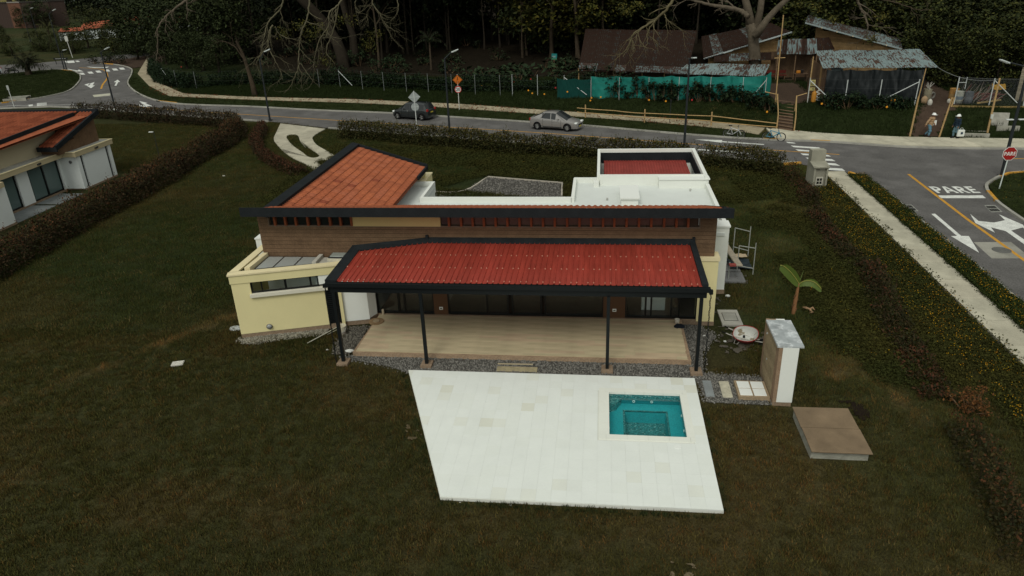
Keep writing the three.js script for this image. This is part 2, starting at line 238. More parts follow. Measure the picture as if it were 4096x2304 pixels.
// far verge: from the kerb to the pavement
const WALKN = [[-67.4, -102.6], [-58.2, -90.4], [-50.4, -81.8], [-38.9, -78.4], [-25.6, -75.2], [-20.5, -73.6], [-16.3, -72.1], [-7.1, -68.4], [4.2, -63.6], [9.8, -60.6], [12.2, -58.2], [13.2, -57.2]];
struct(tag(mesh('verge', boxUV(norm(prism([...[[-68.3, -102.2], [-64.6, -95.6], [-62, -91.6], [-56.1, -84.4], [-50, -78.6], [-45.6, -76.4], [-37, -74.3], [-28.9, -71.8], [-20.1, -69.5], [-15.4, -67.8], [-6.7, -64.6], [-1.5, -62.7], [4, -60.1], [9.2, -57.8], [13, -56.6]], ...WALKN.slice().reverse()], -.02, .1))), MAT.grassSheet), 'strip of grass between the far kerb and the pavement', 'verge'));
// pavements: slabs with open joints
MAT.slabs = [[.47, .44, .34], [.45, .425, .33], [.5, .465, .36]].map(c => tint(c, T.blotch, .9, { bumpMap: T.fineB, bumpScale: .003 }));
function pavement(label, inner, outer, step, mats, y1 = .12) {         // two edges of equal length, cut into slabs
  const o = struct(tag(new THREE.Group(), label, 'pavement')); o.name = numbered('pavement'); scene.add(o);
  const cum = p => { const c = [0]; for (let i = 1; i < p.length; i++) c.push(c[i - 1] + Math.hypot(p[i][0] - p[i - 1][0], p[i][1] - p[i - 1][1])); return c; }, A = cum(inner), B = cum(outer);
  const pt = (p, c, t) => { const s = t * c[c.length - 1]; let i = 0; while (i < c.length - 2 && c[i + 1] < s) i++; const f = (s - c[i]) / (c[i + 1] - c[i]); return [lerp(p[i][0], p[i + 1][0], f), lerp(p[i][1], p[i + 1][1], f)]; };
  const n = Math.round(A[A.length - 1] / step), e = .012 / step / n * step, r = rng(n + 5);
  for (let i = 0; i < n; i++) { const t0 = i / n + e / 2, t1 = (i + 1) / n - e / 2, dy = r() * .006; mesh('slab', boxUV(norm(prism([pt(inner, A, t0), pt(outer, B, t0), pt(outer, B, t1), pt(inner, A, t1)], -.04, y1 + dy))), mats[Math.floor(r() * mats.length)], o); }
  return o;
}
pavement('pale concrete pavement running along the side street past the hedge', [[14.2, -47.3], [14.2, -5]], [[15.45, -47.3], [15.45, -5]], 1.95, MAT.slabs);
const tan = [[.34, .29, .2], [.36, .31, .215], [.32, .275, .19]].map(c => tint(c, T.blotch, .9, { bumpMap: T.fineB, bumpScale: .006 }));
pavement('narrow tan pavement behind the far verge along the fence', [[-96, -150], [-80, -126], ...WALKN.slice(0, 11)], WALK.slice(1, 13), 1.6, tan);
pavement('wide concrete pavement in front of the site huts', [[13.2, -56.7], [16.8, -55.9], [21.6, -54.1], [29, -53.3], [60, -52.4]], [[13.2, -60.6], [17.4, -58.2], [22.6, -56.8], [30.3, -55.9], [60, -55]], 2, MAT.slabs, .13);
let DRIVE, DRIVE_HOLE;
// the driveway: two curved concrete tracks from the road to the house
{
  const d = struct(tag(new THREE.Group(), 'curved concrete driveway of two tracks behind the house', 'driveway')); d.name = numbered('driveway'); scene.add(d);
  const m = tint([.43, .40, .31], T.blotch, .9, { bumpMap: T.fineB, bumpScale: .004 });
  const sR = (x, y) => [1000 + x * .31056, 560 + y * .31056], on0 = (f, l) => l.map(p => xz(at(...f(...p), .05)));
  const left = smoothLine(on0(sB, [[285, 1155], [245, 1240], [222, 1300], [250, 1350], [330, 1430]]).concat(on0(sR, [[400, 115], [480, 185], [560, 238], [700, 300], [838, 400]])), 3), right = smoothLine(on0(sB, [[705, 1205], [610, 1260], [582, 1295], [640, 1375]]).concat(on0(sR, [[800, 0], [860, 65], [960, 125], [1090, 198]])), 3);
  const hole = smoothLine(on0(sB, [[345, 1268], [392, 1256], [440, 1262], [470, 1320], [520, 1375]]).concat(on0(sR, [[640, 0], [760, 100], [880, 185], [890, 212], [840, 230], [760, 222], [690, 170], [560, 80], [480, 0]]), on0(sB, [[370, 1330], [340, 1290]])), 3);
  DRIVE = [...left, ...on0(sR, [[900, 350], [925, 330], [872, 290], [885, 262], [930, 255], [1010, 262]]), ...right.slice().reverse()]; DRIVE_HOLE = hole;
  const s = new THREE.Shape(DRIVE.map(p => new THREE.Vector2(p[0], -p[1]))); s.holes.push(new THREE.Path(hole.map(p => new THREE.Vector2(p[0], -p[1]))));
  const g = new THREE.ExtrudeGeometry(s, { depth: .12, bevelEnabled: false }); g.rotateX(-Math.PI / 2); g.translate(0, -.05, 0); mesh('paving', boxUV(norm(g)), m, d);
}
// markings, each its own painted sheet 4 mm over the asphalt
const mark = (pts, m = MAT.whitePaint, name = 'road_marking') => mesh(name, boxUV(norm(prism(pts, .026))), m, road);
const onR = (f, l) => l.map(p => xz(at(...f(...p), .026)));
mesh('centre_line', ribbonGeo(smoothLine([[-52, -76.2], [-46, -73.6], [-34.8, -69.8], [-22.5, -65.7], [-6.3, -60.5], [2.6, -57.2], [10.8, -54], [16.5, -52]], 5), .13, undefined, .026), MAT.yellowPaint, road);
mesh('centre_line', ribbonGeo([[19.2, -46.9], [18.95, -38], [18.85, -4]], .17, undefined, .026), MAT.yellowPaint, road);
mesh('centre_line', ribbonGeo([[27, -50.6], [60, -49.6]], .13, undefined, .026), MAT.yellowPaint, road);
mesh('centre_line', ribbonGeo(smoothLine(onR(sA, [[945, 830], [960, 790], [1000, 735], [1000, 690], [960, 650], [880, 640], [740, 632]]), 4), .22, undefined, .026), MAT.yellowPaint, road);
mark(onR(sE, [[1762, 611], [2185, 611], [2215, 637], [1788, 637]]));
for (const q of [[[345, 110], [420, 118], [440, 126], [365, 122]], [[388, 145], [650, 162], [690, 179], [420, 160]], [[433, 180], [690, 197], [722, 212], [462, 196]], [[481, 218], [738, 233], [768, 249], [505, 234]], [[529, 257], [775, 272], [810, 292], [560, 276]], [[575, 296], [810, 313], [855, 335], [605, 316]], [[620, 345], [870, 361], [901, 383], [650, 368]]]) mark(onR(sE, q), MAT.whitePaint, 'crossing_stripe');
mark(onR(sE, [[1704, 784], [1740, 782], [1985, 990], [2055, 991], [2152, 1148], [1887, 991], [1945, 990]]), MAT.whitePaint, 'arrow');
mark(onR(sE, [[2068, 784], [2145, 850], [2290, 865], [2395, 843], [2335, 788], [2560, 885], [2620, 960], [2560, 910], [2450, 940], [2700, 1110], [2640, 1115], [2400, 945], [2262, 910], [2300, 960], [2118, 870]]), MAT.whitePaint, 'arrow');
mark(onR(sC, [[1820, 1303], [2078, 1309], [2071, 1333]]), MAT.whitePaint, 'arrow'); mark(onR(sC, [[2078, 1320], [2471, 1348], [2466, 1354], [2074, 1328]]), MAT.whitePaint, 'arrow');
mark(onR(sC, [[1840, 1393], [2200, 1415], [2390, 1440], [2190, 1436], [2180, 1424], [1850, 1402]]), MAT.whitePaint, 'arrow');
for (const x of [735, 815, 890, 970, 1045, 1110]) { const y = 690 - (x - 735) * .128; mark(onR(sA, [[x, y - 8], [x + 42, y - 11], [x + 62, y + 7], [x + 18, y + 9]]), MAT.whitePaint, 'crossing_stripe'); }
mark(onR(sA, [[635, 643], [728, 660], [735, 650], [780, 668], [700, 667], [708, 663], [632, 648]]), MAT.whitePaint, 'arrow');
mark(onR(sA, [[810, 622], [890, 628], [960, 629], [1020, 622], [1000, 634], [960, 633], [880, 634], [830, 628]]), MAT.whitePaint, 'arrow');
mark(onR(sA, [[1100, 744], [1124, 766], [1106, 767], [1087, 802], [1070, 800], [1087, 769], [1064, 768]]), MAT.whitePaint, 'arrow');
mark(onR(sA, [[788, 792], [835, 777], [828, 786], [885, 766], [866, 797], [888, 799], [851, 824], [812, 802], [835, 798], [848, 784], [822, 792], [826, 803]]), MAT.whitePaint, 'arrow');
mark(onR(sA, [[1302, 945], [1380, 962], [1358, 966], [1434, 996], [1376, 990], [1380, 999], [1296, 996], [1304, 976], [1330, 984], [1362, 986], [1325, 968]]), MAT.whitePaint, 'arrow');
mark(onR(sA, [[938, 998], [1060, 1020], [1066, 1012], [1135, 1040], [1040, 1038], [1050, 1032], [940, 1008]]), MAT.whitePaint, 'arrow');
mark(onR(sA, [[865, 888], [1028, 872], [1032, 892], [880, 908]]), tint([.46, .45, .36], T.grain, .9), 'concrete_patch');
mark(onR(sA, [[605, 572], [690, 566], [700, 586], [625, 590]]), MAT.whitePaint, 'crossing_stripe'); mark(onR(sA, [[700, 570], [730, 566], [748, 578], [720, 580]]), MAT.whitePaint, 'crossing_stripe');
mark(onR(sA, [[265, 980], [307, 976], [305, 992], [270, 994]]), MAT.whitePaint, 'crossing_stripe'); for (const y of [962, 972, 982]) mark(onR(sA, [[346, y + 3], [436, y - 2], [437, y + 3], [345, y + 9]]), MAT.whitePaint, 'crossing_stripe');
for (const [d, w] of [[.4, .09]]) mesh('edge_line', ribbonGeo([[-58, -77.4], [-67, -77.6], [-75, -74.5]], .12, undefined, .026), MAT.whitePaint, road);
// concrete square with a manhole, two drain grates
{
  const q = onR(sE, [[2100, 1048], [2450, 1046], [2640, 1200], [2270, 1200]]); const s = mesh('manhole_surround', boxUV(norm(prism(q, .024))), tint([.3, .29, .25], T.blotch, .9), road);
  const c = at(...sE(2362, 1122), .03), k = mb(); for (const r of [.36, .27, .18, .09]) k.add(new THREE.TorusGeometry(r, .014, 4, 24), new THREE.Matrix4().makeRotationX(Math.PI / 2).setPosition(c.x, .03, c.z)); k.add(new THREE.CylinderGeometry(.4, .4, .02, 24), new THREE.Matrix4().makeTranslation(c.x, .022, c.z)); k.build('manhole_cover', M([.13, .13, .12], .7), s);
  for (const pts of [[[1430, 698], [1520, 698], [1585, 758], [1490, 760]], [[2200, 703], [2300, 701], [2370, 765], [2265, 768]]]) {
    const p = onR(sE, pts), g = mesh('drain_grate', boxUV(norm(prism(p, .024))), tint([.3, .3, .27], T.grain, .9), road), k = mb();
    for (let i = 0; i < 9; i++) for (const hf of [0, 1]) { const t = (i + .9) / 10.5, a = [lerp(p[0][0], p[1][0], t), lerp(p[0][1], p[1][1], t)], b = [lerp(p[3][0], p[2][0], t), lerp(p[3][1], p[2][1], t)], f = (s) => [lerp(a[0], b[0], s), .029, lerp(a[1], b[1], s)]; k.bar(f(hf ? .54 : .12), f(hf ? .9 : .46), .035, .006); }
    k.build('slot', M([.012, .012, .012], .9), g);
  }
}
const fonts = new FontLoader(), sansBold = await fonts.loadAsync('fonts/droid/droid_sans_bold.typeface.json'), sansReg = await fonts.loadAsync('fonts/droid/droid_sans_regular.typeface.json');
function text(s, size, depth = .004, font = sansBold) { const g = new TextGeometry(s, { font, size, depth, curveSegments: 3, bevelEnabled: false }); g.computeBoundingBox(); const b = g.boundingBox; g.translate(-(b.max.x + b.min.x) / 2, -(b.max.y + b.min.y) / 2, 0); return norm(g); }
{
  const g = text('PARE', 1, .003); g.computeBoundingBox(); const b = g.boundingBox; g.scale(2.35 / (b.max.x - b.min.x), 1.32 / (b.max.y - b.min.y), 1); g.rotateX(-Math.PI / 2); g.translate(20.5, .025, -43.5); mesh('lettering', g, MAT.whitePaint, road);
}
// ================================================================ the house
const house = thing('house', 'one-storey modern house with red tiled roofs, brown boards and white flat roof, in the middle', 'house');
const part = (name, m, parent = house) => ({ b: mb(), done(kids) { return this.b.build(name, m, parent); } });
MAT.boards = [[.15, .094, .056], [.142, .089, .053], [.158, .099, .059]].map(c => tint(c, T.grain, .75));
MAT.tiles = [[.35, .105, .05], [.31, .095, .047], [.39, .12, .056], [.24, .066, .036], [.36, .115, .06]].map(c => tint(c, T.grain, .85));
MAT.redMetal = tint([.255, .034, .022], again(T.blotch, 3), .42, { metalness: .1 });
MAT.oldRed = tint([.27, .045, .035], again(T.blotch, 2), .6);
MAT.tileBrown = M([.10, .05, .025], .5);
{
  const W = -25.65;
  // ---- left wing (slanted cream wall)
  const A = [-13.75, -23.55], dirx = 3.8, dirz = -1.17, L = Math.hypot(dirx, dirz), ang = Math.atan2(-dirz, dirx);
  const ux = dirx / L, uz = dirz / L, Q = (s, o = 0) => [A[0] + ux * s - uz * o, A[1] + uz * s + ux * o];   // s along the wall, o out towards the pool
  const wb = (b, s0, s1, y0, y1, o0, o1) => b.poly([Q(s0, o0), Q(s1, o0), Q(s1, o1), Q(s0, o1)].map(p => p), y0, y1);
  const T0 = .16, S = 3.36;                                            // wall thickness, length of the cream front
  { const b = mb(); wb(b, 0, S, .2, 1.84, 0, -T0); wb(b, 0, .68, 1.84, 2.33, 0, -T0); b.build('wing_wall', MAT.creamWall, house); }
  { const b = mb(); b.poly([Q(0, -T0), Q(.16, -T0), [-13.59, -26.9], [-13.75, -26.9]], .2, 2.33); b.build('wing_side_wall', MAT.creamWall, house); }
  { const b = mb(); wb(b, -.03, 4.1, 2.33, 2.66, .03, -T0); b.build('wing_band', MAT.creamWall, house); }
  { const b = mb(); wb(b, -.07, 4.15, 2.66, 2.72, .07, -.26); b.poly([[-13.86, -23.7], [-13.55, -23.85], [-13.55, -26.95], [-13.86, -26.95]], 2.66, 2.72); b.poly([[-13.36, -24.05], [-13.16, -24.1], [-13.1, -25.62], [-13.32, -25.62]], 2.3, 2.80); b.build('wing_parapet', MAT.creamCap, house); }
  { const b = mb(); wb(b, 0, S + .5, 0, .2, -.02, -T0); b.build('wing_plinth', MAT.plinth, house); }
  { const b = mb(); wb(b, 2.98 + .22, 4.1, 1.95, 2.33, -.005, -T0); b.build('white_wall_panel', MAT.white, house); }
  { const b = mb(); wb(b, .62, 3.5, 1.73, 1.85, .12, -.1); b.build('window_sill', M([.66, .63, .52], .8), house); }
  { // ribbon window
    const w = mb(), bars = [[.68, .74], [1.06, 1.1], [1.92, 2.0], [2.86, 2.93], [3.14, 3.2]];
    for (const [a, c] of bars) wb(w, a, c, 1.85, 2.33, -.05, -.12); wb(w, .74, 3.2, 1.85, 1.91, -.051, -.121); wb(w, .74, 3.2, 2.28, 2.33, -.051, -.121);
    const fr = w.build('window', MAT.frame, house);
    for (const [a, c] of [[.74, 1.06], [1.1, 1.92], [2.0, 2.86], [2.93, 3.14]]) { const g = mb(); wb(g, a, c, 1.91, 2.28, -.08, -.088); g.build('pane', MAT.glass, fr); }
  }
  { const b = mb(); wb(b, S + .02, S + .06, .2, 1.95, .01, -.1); wb(b, S + .46, S + .5, .2, 1.95, .01, -.1); const d = b.build('louvre_door', MAT.frame, house); for (let y = .26; y < 1.95; y += .085) { const k = mb(); wb(k, S + .06, S + .46, y, y + .055, -.01, -.06); k.build('slat', MAT.black, d); } const k = mb(); wb(k, S + .06, S + .46, .2, 1.95, -.09, -.1); k.build('backing', MAT.frame, d); }
  { const b = mb(); wb(b, S + .5, S + .62, 0, 2.33, .03, -.3); b.build('cream_post', MAT.creamWall, house); }
  { const b = mb(); b.poly([[-9.98, -24.82], [-9.05, -25.07], [-9.05, -25.19], [-9.98, -24.94]], .2, 2.6); b.poly([[-9.05, -25.07], [-8.86, -25.5], [-8.96, -25.55], [-9.12, -25.19]], .25, 2.6); b.build('white_return_wall', MAT.white, house); }
  { const b = mb(); b.poly([[-9.98, -24.84], [-9.05, -25.09], [-9.05, -25.19], [-9.98, -24.94]], 0, .2); b.poly([[-9.05, -25.09], [-8.86, -25.52], [-8.96, -25.57], [-9.12, -25.19]], 0, .25); b.build('return_plinth', MAT.plinth, house); }
  { // round bulkhead lamp
    const p = Q(1.1, .05), b = mb(); b.add(new THREE.SphereGeometry(.1, 14, 10), new THREE.Matrix4().makeRotationY(ang).multiply(new THREE.Matrix4().makeScale(1, 1, .6)).setPosition(p[0], .42, p[1])); const l = b.build('wall_lamp', M([.3, .31, .3], .3), house);
    const c = mb(); for (const q of [0, Math.PI / 2]) c.add(new THREE.TorusGeometry(.104, .012, 4, 20), new THREE.Matrix4().makeRotationY(ang + (q ? 0 : 0)).multiply(new THREE.Matrix4().makeRotationX(q)).setPosition(p[0], .42, p[1])); c.build('lamp_cage', M([.1, .1, .1], .5), l);
  }
  // ---- what lies inside the wing: courtyard under the glass roof
  { const b = mb(); b.poly([Q(.15, -.2), Q(3.9, -.2), [-9.2, -25.6], [-13.5, -25.6]], .04, .1); b.build('courtyard_floor', tint([.32, .27, .2], T.blotch, .6), house); }
  { const b = mb(); b.span(-13.3, .1, -25.62, -9.2, 2.2, -25.56); b.span(-10.95, .1, -25.56, -10.83, 2.5, -24.75); b.build('courtyard_wall', MAT.white, house); }
  { // glass roof: dark bars and panes, with a white upstand and a small dome light on the right
    const y = 2.62, gp = [[-13.08, -24.32], [-12.42, -24.5], [-11.66, -24.71], [-10.98, -24.9]], gb = [[-13.08, -25.55], [-12.42, -25.55], [-11.66, -25.55], [-10.98, -25.55]];
    const f = mb(); for (let i = 0; i < 4; i++) f.bar([gp[i][0], y, gp[i][1]], [gb[i][0], y, gb[i][1]], .055, .06); f.bar([-13.08, y, -24.3], [-10.98, y, -24.88], .05, .05); f.bar([-13.08, y, -25.56], [-10.98, y, -25.56], .05, .05); const fr = f.build('glass_roof', MAT.frame, house);
    for (let i = 0; i < 3; i++) mesh('pane', boxUV(slab([V(gp[i][0] + .03, y + .035, gp[i][1]), V(gp[i + 1][0] - .03, y + .035, gp[i + 1][1]), V(gb[i + 1][0] - .03, y + .035, gb[i + 1][1]), V(gb[i][0] + .03, y + .035, gb[i][1])], .008)), new THREE.MeshPhysicalMaterial({ color: C(.5, .53, .51), roughness: .22, transmission: .35, thickness: 0 }), fr);
    const r = mb(); r.poly([[-10.95, -24.85], [-9.2, -25.05], [-9.2, -25.62], [-10.95, -25.62]], 2.33, 2.62); r.poly([[-10.97, -24.78], [-10.82, -24.82], [-10.82, -25.62], [-10.97, -25.62]], 2.62, 2.76); r.build('wing_roof', tint([.5, .48, .42], T.blotch, .85), house);
    const d = mb(); d.span(-10.42, 2.62, -25.55, -9.72, 2.82, -24.98); const dl = d.build('roof_light', tint([.55, .52, .42], T.blotch, .8), house); mesh('frame', boxUV(norm(new RoundedBoxGeometry(.66, .05, .5, 2, .02).translate(-10.07, 2.845, -25.27))), MAT.frame, dl); mesh('pane', boxUV(norm(new RoundedBoxGeometry(.55, .06, .4, 2, .02).translate(-10.07, 2.87, -25.27))), M([.3, .33, .3], .15), dl);
  }
  // ---- brown front wall of boards above the doors
  { const b = mb(); b.span(-13.3, 2.3, W - .2, 4.25, 3.9, W - .03); b.span(-13.3, 3.9, W - .2, -12.87, 4.57, W - .03); b.span(3.66, 3.9, W - .2, 4.25, 4.57, W - .03); b.span(-13.3, 1.6, W - .2, -8.9, 2.3, W - .03); b.build('front_wall', MAT.boards[1], house); }
  const cl = mb().span(-13.28, 2.0, W - .04, 4.23, 3.9, W - .025).build('cladding', M([.03, .02, .013], .9), house);
  for (let i = 0, y = 1.98; y < 3.9; y += .165, i++) mesh('board', boxUV(norm(new THREE.BoxGeometry(17.55, .153, .022).translate(-4.525, y + .079, W - .011 + (i % 3) * .001))), MAT.boards[i % 3], cl);
  for (let k = 0; k < 4; k++) for (const [x0, x1] of [[-13.3, -12.87], [3.66, 4.25]]) mesh('board', boxUV(norm(new THREE.BoxGeometry(x1 - x0, .153, .022).translate((x0 + x1) / 2, 3.985 + k * .165, W - .011))), MAT.boards[k % 3], cl);
  // ---- clerestory: sill, dark panes, reddish timber struts, one cream panel
  { const b = mb(); b.span(-12.87, 3.9, W - .2, 3.66, 3.95, W + .02); b.span(3.63, 3.95, W - .12, 3.66, 4.57, W + .012); b.span(-12.87, 3.95, W - .12, -12.84, 4.57, W + .012); b.build('clerestory_sill', M([.16, .12, .09], .7), house); }
  { const b = mb(); b.span(-9.47, 3.93, W - .1, -6.0, 4.57, W + .03); b.build('cream_panel', tint([.56, .44, .2], T.plaster, .85), house); }
  const struts = []; const tpx = (x, y) => onZ(x, y, W).x;
  for (const x of [330, 465, 600, 755, 890, 1040, 1175, 1315]) struts.push(tpx(1000 + x * .31056, 560 + 1080 * .31056));
  for (const x of [1097 + 1000, 2210, 2318, 2425, 2535]) struts.push(tpx(900 + x * K, 550 + 810 * K)); for (const x of [85, 195, 305, 418, 527, 637, 747, 862, 977, 1085, 1197, 1302, 1417, 1532, 1647, 1767, 1882, 1992]) struts.push(tpx(1900 + x * K, 550 + 810 * K));
  const clean = struts.sort((a, b) => a - b).filter((x, i, a) => !i || x - a[i - 1] > .25);
  const edges = [-12.84, ...clean, 3.63];
  for (const x of clean) { const b = mb(); b.span(x - .042, 3.95, W - .05, x + .042, 4.58, W + .075); b.build('timber_strut', MAT.wood, house); }
  for (let i = 0; i + 1 < edges.length; i++) { const a = edges[i], c = edges[i + 1]; if (a > -9.6 && c < -5.9) continue; mb().span(a + .03, 3.95, W - .09, c - .03, 4.57, W - .08).build('clerestory_pane', i < 9 ? M([.02, .024, .022], .12) : M([.075, .048, .035], .12), house); }
  // ---- roof: long front slope falling to the back, left slope falling to the right, valley between
  const zf = -24.78, hf = 4.9, ks = .308, hl = 4.66, kl = .32, xl = -12.75, xe = -8.98;
  { const b = mb(); b.span(-13.5, 4.58, zf - .06, 4.66, 4.93, zf); b.build('fascia', MAT.blackRough, house); }
  { const b = mb(); b.add(slab([V(-13.5, 4.8, zf - .06), V(4.63, 4.8, zf - .06), V(4.63, 4.64, W + .02), V(-13.5, 4.64, W + .02)], .1)); b.build('soffit', M([.03, .028, .026], .8), house); }
  const hm = z => hf - ks * (zf - z), hL = x => hl - kl * (x - xl);
  const ve = V(xe, hL(xe), zf - (hf - hL(xe)) / ks), vs = V(xl, hl, zf - (hf - hl) / ks), ze = -30.55;
  { const b = mb(); b.add(slab([V(xl, hm(zf) - .05, zf - .06), V(4.6, hm(zf) - .05, zf - .06), V(4.6, hm(ze) - .05, ze), V(xe, hm(ze) - .05, ze), ve.clone().setY(ve.y - .05), vs.clone().setY(vs.y - .05)], .1)); b.build('front_roof_slope', M([.2, .07, .04], .9), house); }
  { const b = mb(); b.add(slab([vs.clone().setY(vs.y - .05), ve.clone().setY(ve.y - .05), V(xe, hL(xe) - .05, -36.15), V(xl, hl - .05, -36.05)], .1)); b.build('left_roof_slope', M([.2, .07, .04], .9), house); }
  // left slope tiles: courses run from the left verge down to the valley and eave; a tile is two rolls wide
  const proto = (w, l) => {                                            // local x: across the rolls, local z: downhill
    const n = 12, pos = [], idx = [], prof = t => .028 * Math.sin(t * 4 * Math.PI);
    for (let e = 0; e < 3; e++) for (let i = 0; i <= n; i++) { const t = i / n, y = prof(t); pos.push((t - .5) * w, e === 0 ? y + .01 : y + .05 - (e === 2 ? .05 : 0), e === 0 ? -l * .04 : l); }
    for (let e = 0; e < 2; e++) for (let i = 0; i < n; i++) { const a = e * (n + 1) + i, b = a + n + 1; idx.push(a, b, a + 1, b, b + 1, a + 1); }
    const g = new THREE.BufferGeometry(); g.setAttribute('position', new THREE.Float32BufferAttribute(pos, 3)); g.setIndex(idx); g.computeVertexNormals(); return boxUV(norm(g));
  };
  {
    const slope = Math.atan(kl), rows = 11, run = (xe - xl - .33) / Math.cos(slope), l = run / rows, cols = 27, w = (36.0 - 25.55) / cols, gp = proto(w, l), r = rng(4);
    const roofTiles = new THREE.Group(); roofTiles.name = 'tile_field'; house.add(roofTiles);
    const basis = (x, z) => new THREE.Matrix4().makeBasis(V(0, 0, -1), V(Math.sin(slope), Math.cos(slope), 0), V(Math.cos(slope), -Math.sin(slope), 0)).setPosition(x, hL(x) + .0, z);
    const rest = mb(); let count = 0;
    for (let i = 0; i < rows; i++) for (let k = 0; k < cols; k++) {
      const x = xl + .3 + i * l * Math.cos(slope), z = -25.62 - (k + .5) * w, zv = zf - (hf - hL(x + l * .5)) / ks; if (z > zv + w * .5) continue;
      const m = MAT.tiles[r() < .03 ? 3 : Math.floor(r() * 3) === 2 ? (r() < .5 ? 4 : 2) : Math.floor(r() * 2)];
      if (count++ < 290) { const t = mesh('roof_tile', gp, m, roofTiles); basis(x, z).decompose(t.position, t.quaternion, t.scale); }
    }
  }
  { // front slope tiles: seen at a grazing angle, one part
    const slope = Math.atan(ks), rows = 16, l = (zf - ze - .1) / Math.cos(slope) / rows, w = .52, gp = proto(w, l), b = mb();
    for (let i = 0; i < rows; i++) { const z = zf - .08 - i * l * Math.cos(slope); for (let x = 4.55 - w / 2; x > xl; x -= w) { const xv = xl + (hl - hm(z)) / kl; if (x < Math.min(xv, xe) - .2) break; b.add(gp.clone(), new THREE.Matrix4().makeBasis(V(-1, 0, 0), V(0, Math.cos(slope), -Math.sin(slope)), V(0, -Math.sin(slope), -Math.cos(slope))).setPosition(x, hm(z) + .02, z)); } }
    b.build('front_tiles', MAT.tiles[0], house).userData.kind = 'stuff';
  }
  { const b = mb(); b.add(slab([V(xl - .04, hl + .14, zf - .06), V(xl + .34, hl + .06, zf - .06), V(xl + .34, hl + .06, -36.12), V(xl - .04, hl + .14, -36.12)], .2)); b.build('left_verge', MAT.blackRough, house); }
  { const b = mb(); b.bar([xl - .02, hl + .03, -36.15], [xe + .04, hL(xe) + .03, -36.22], .12, .22); b.bar([xe + .03, hL(xe) - .03, -36.2], [xe + .03, hL(xe) - .03, -34.2], .1, .2); b.build('back_verge', MAT.blackRough, house); }
  { const b = mb(); b.add(slab([V(4.3, hm(zf) + .1, zf - .06), V(4.66, hm(zf) + .03, zf - .06), V(4.66, hm(ze) + .03, ze), V(4.3, hm(ze) + .1, ze)], .1)); b.build('right_verge', MAT.blackRough, house); }
  { const b = mb(); b.span(-12.6, 0, -35.9, -12.45, 4.3, W - .2); b.span(-12.45, 0, -36, -9, 3.3, -35.85); b.span(-12.6, 3.3, -36, -11, 4.0, -35.85); b.build('rear_left_wall', MAT.creamWall, house); }
  { const b = mb(); b.span(-14.1, 0, -27.2, -13.6, 2.95, -26.72); b.span(-14.13, 2.95, -27.23, -13.57, 3.0, -26.69); b.build('white_pier', MAT.white, house); }
  // ---- white flat roof with parapets
  const fr = mb(); fr.poly([[-8.9, -28.4], [5.05, -28.4], [5.05, -36], [-1.2, -36], [-1.2, -32.6], [-8.35, -32.6], [-8.35, -35], [-11, -35], [-11, -28.4]], 2.6, 2.72); fr.build('flat_roof', tint([.66, .69, .66], T.plaster, .7), house);
  const pa = mb(), wallp = (x0, z0, x1, z1, y = 2.96) => pa.span(x0, 2.4, z0, x1, y, z1);
  wallp(-8.36, -32.6, -1.3, -32.45); wallp(-1.32, -35.75, -1.17, -32.45, 2.963); wallp(-1.3, -35.9, -.15, -35.75); wallp(-8.5, -35.1, -8.36, -32.45, 2.962); wallp(-11, -35.25, -8.36, -35.1); wallp(5.05, -34.7, 5.216, -28.62, 2.962); wallp(-.3, -35.9, -.05, -34.95, 2.965);
  pa.build('parapet', MAT.white, house);
  { const b = mb(); b.span(-8.36, 0, -32.6, -1.3, 2.4, -32.46); b.span(-1.3, 0, -35.75, -1.18, 2.4, -32.6); b.span(5.06, 0, -40.7, 5.2, 2.4, -28.46); b.span(4.26, .2, -28.6, 5.22, 2.96, -28.45); b.span(-.13, 0, -40.7, 0, 2.4, -35.9); b.span(0, 0, -40.7, 5.06, 2.4, -40.55); b.span(-8.49, 0, -35.1, -8.37, 2.4, -32.6); b.span(-11, 0, -35.24, -8.5, 2.4, -35.12); b.span(-1.17, 0, -35.88, -.13, 2.4, -35.77); b.build('outer_wall', MAT.white, house); }
  { const b = mb(); b.span(4.24, 0, -28.61, 5.24, .2, -28.44); b.build('side_plinth', MAT.plinth, house); }
  { const b = mb(); b.span(4.2, 2.96, -28.64, 5.26, 3.03, -28.4); b.span(4.62, 2.96, -29.1, 5.26, 3.032, -28.64); b.build('side_wall_cap', MAT.whiteTrim, house); }
  { const b = mb(); b.span(-9.35, 0, -37, -8.9, 2.9, -35.3); b.build('cream_annex', MAT.creamWall, house); mb().span(-9.35, 2.9, -37.03, -8.87, 2.96, -35.28).build('annex_cap', MAT.creamCap, house); }
  // ---- box over the service room: white parapet, dark upstand, red sheet roof
  { const b = mb(), h = 3.25; b.span(-.15, 2.4, -40.75, 5.2, h, -40.6); b.span(-.15, 2.4, -40.6, .0, h, -35.4); b.span(5.02, 2.4, -40.6, 5.2, h - .002, -34.75); b.span(.0, 2.4, -35.4, 5.02, h, -35.25); b.span(2.85, 2.4, -35.25, 5.02, h - .1, -34.75); b.build('box_wall', MAT.white, house); }
  { const b = mb(); b.span(2.83, 3.15, -35.27, 5.25, 3.2, -34.7); b.build('box_ledge', MAT.whiteTrim, house); }
  { const b = mb(); b.span(.02, 2.5, -40.59, 5.0, 3.07, -40.55); b.span(.01, 2.5, -40.55, .05, 3.05, -35.42); b.span(4.96, 2.5, -40.55, 5.01, 3.05, -35.42); b.build('dark_upstand', MAT.blackRough, house); }
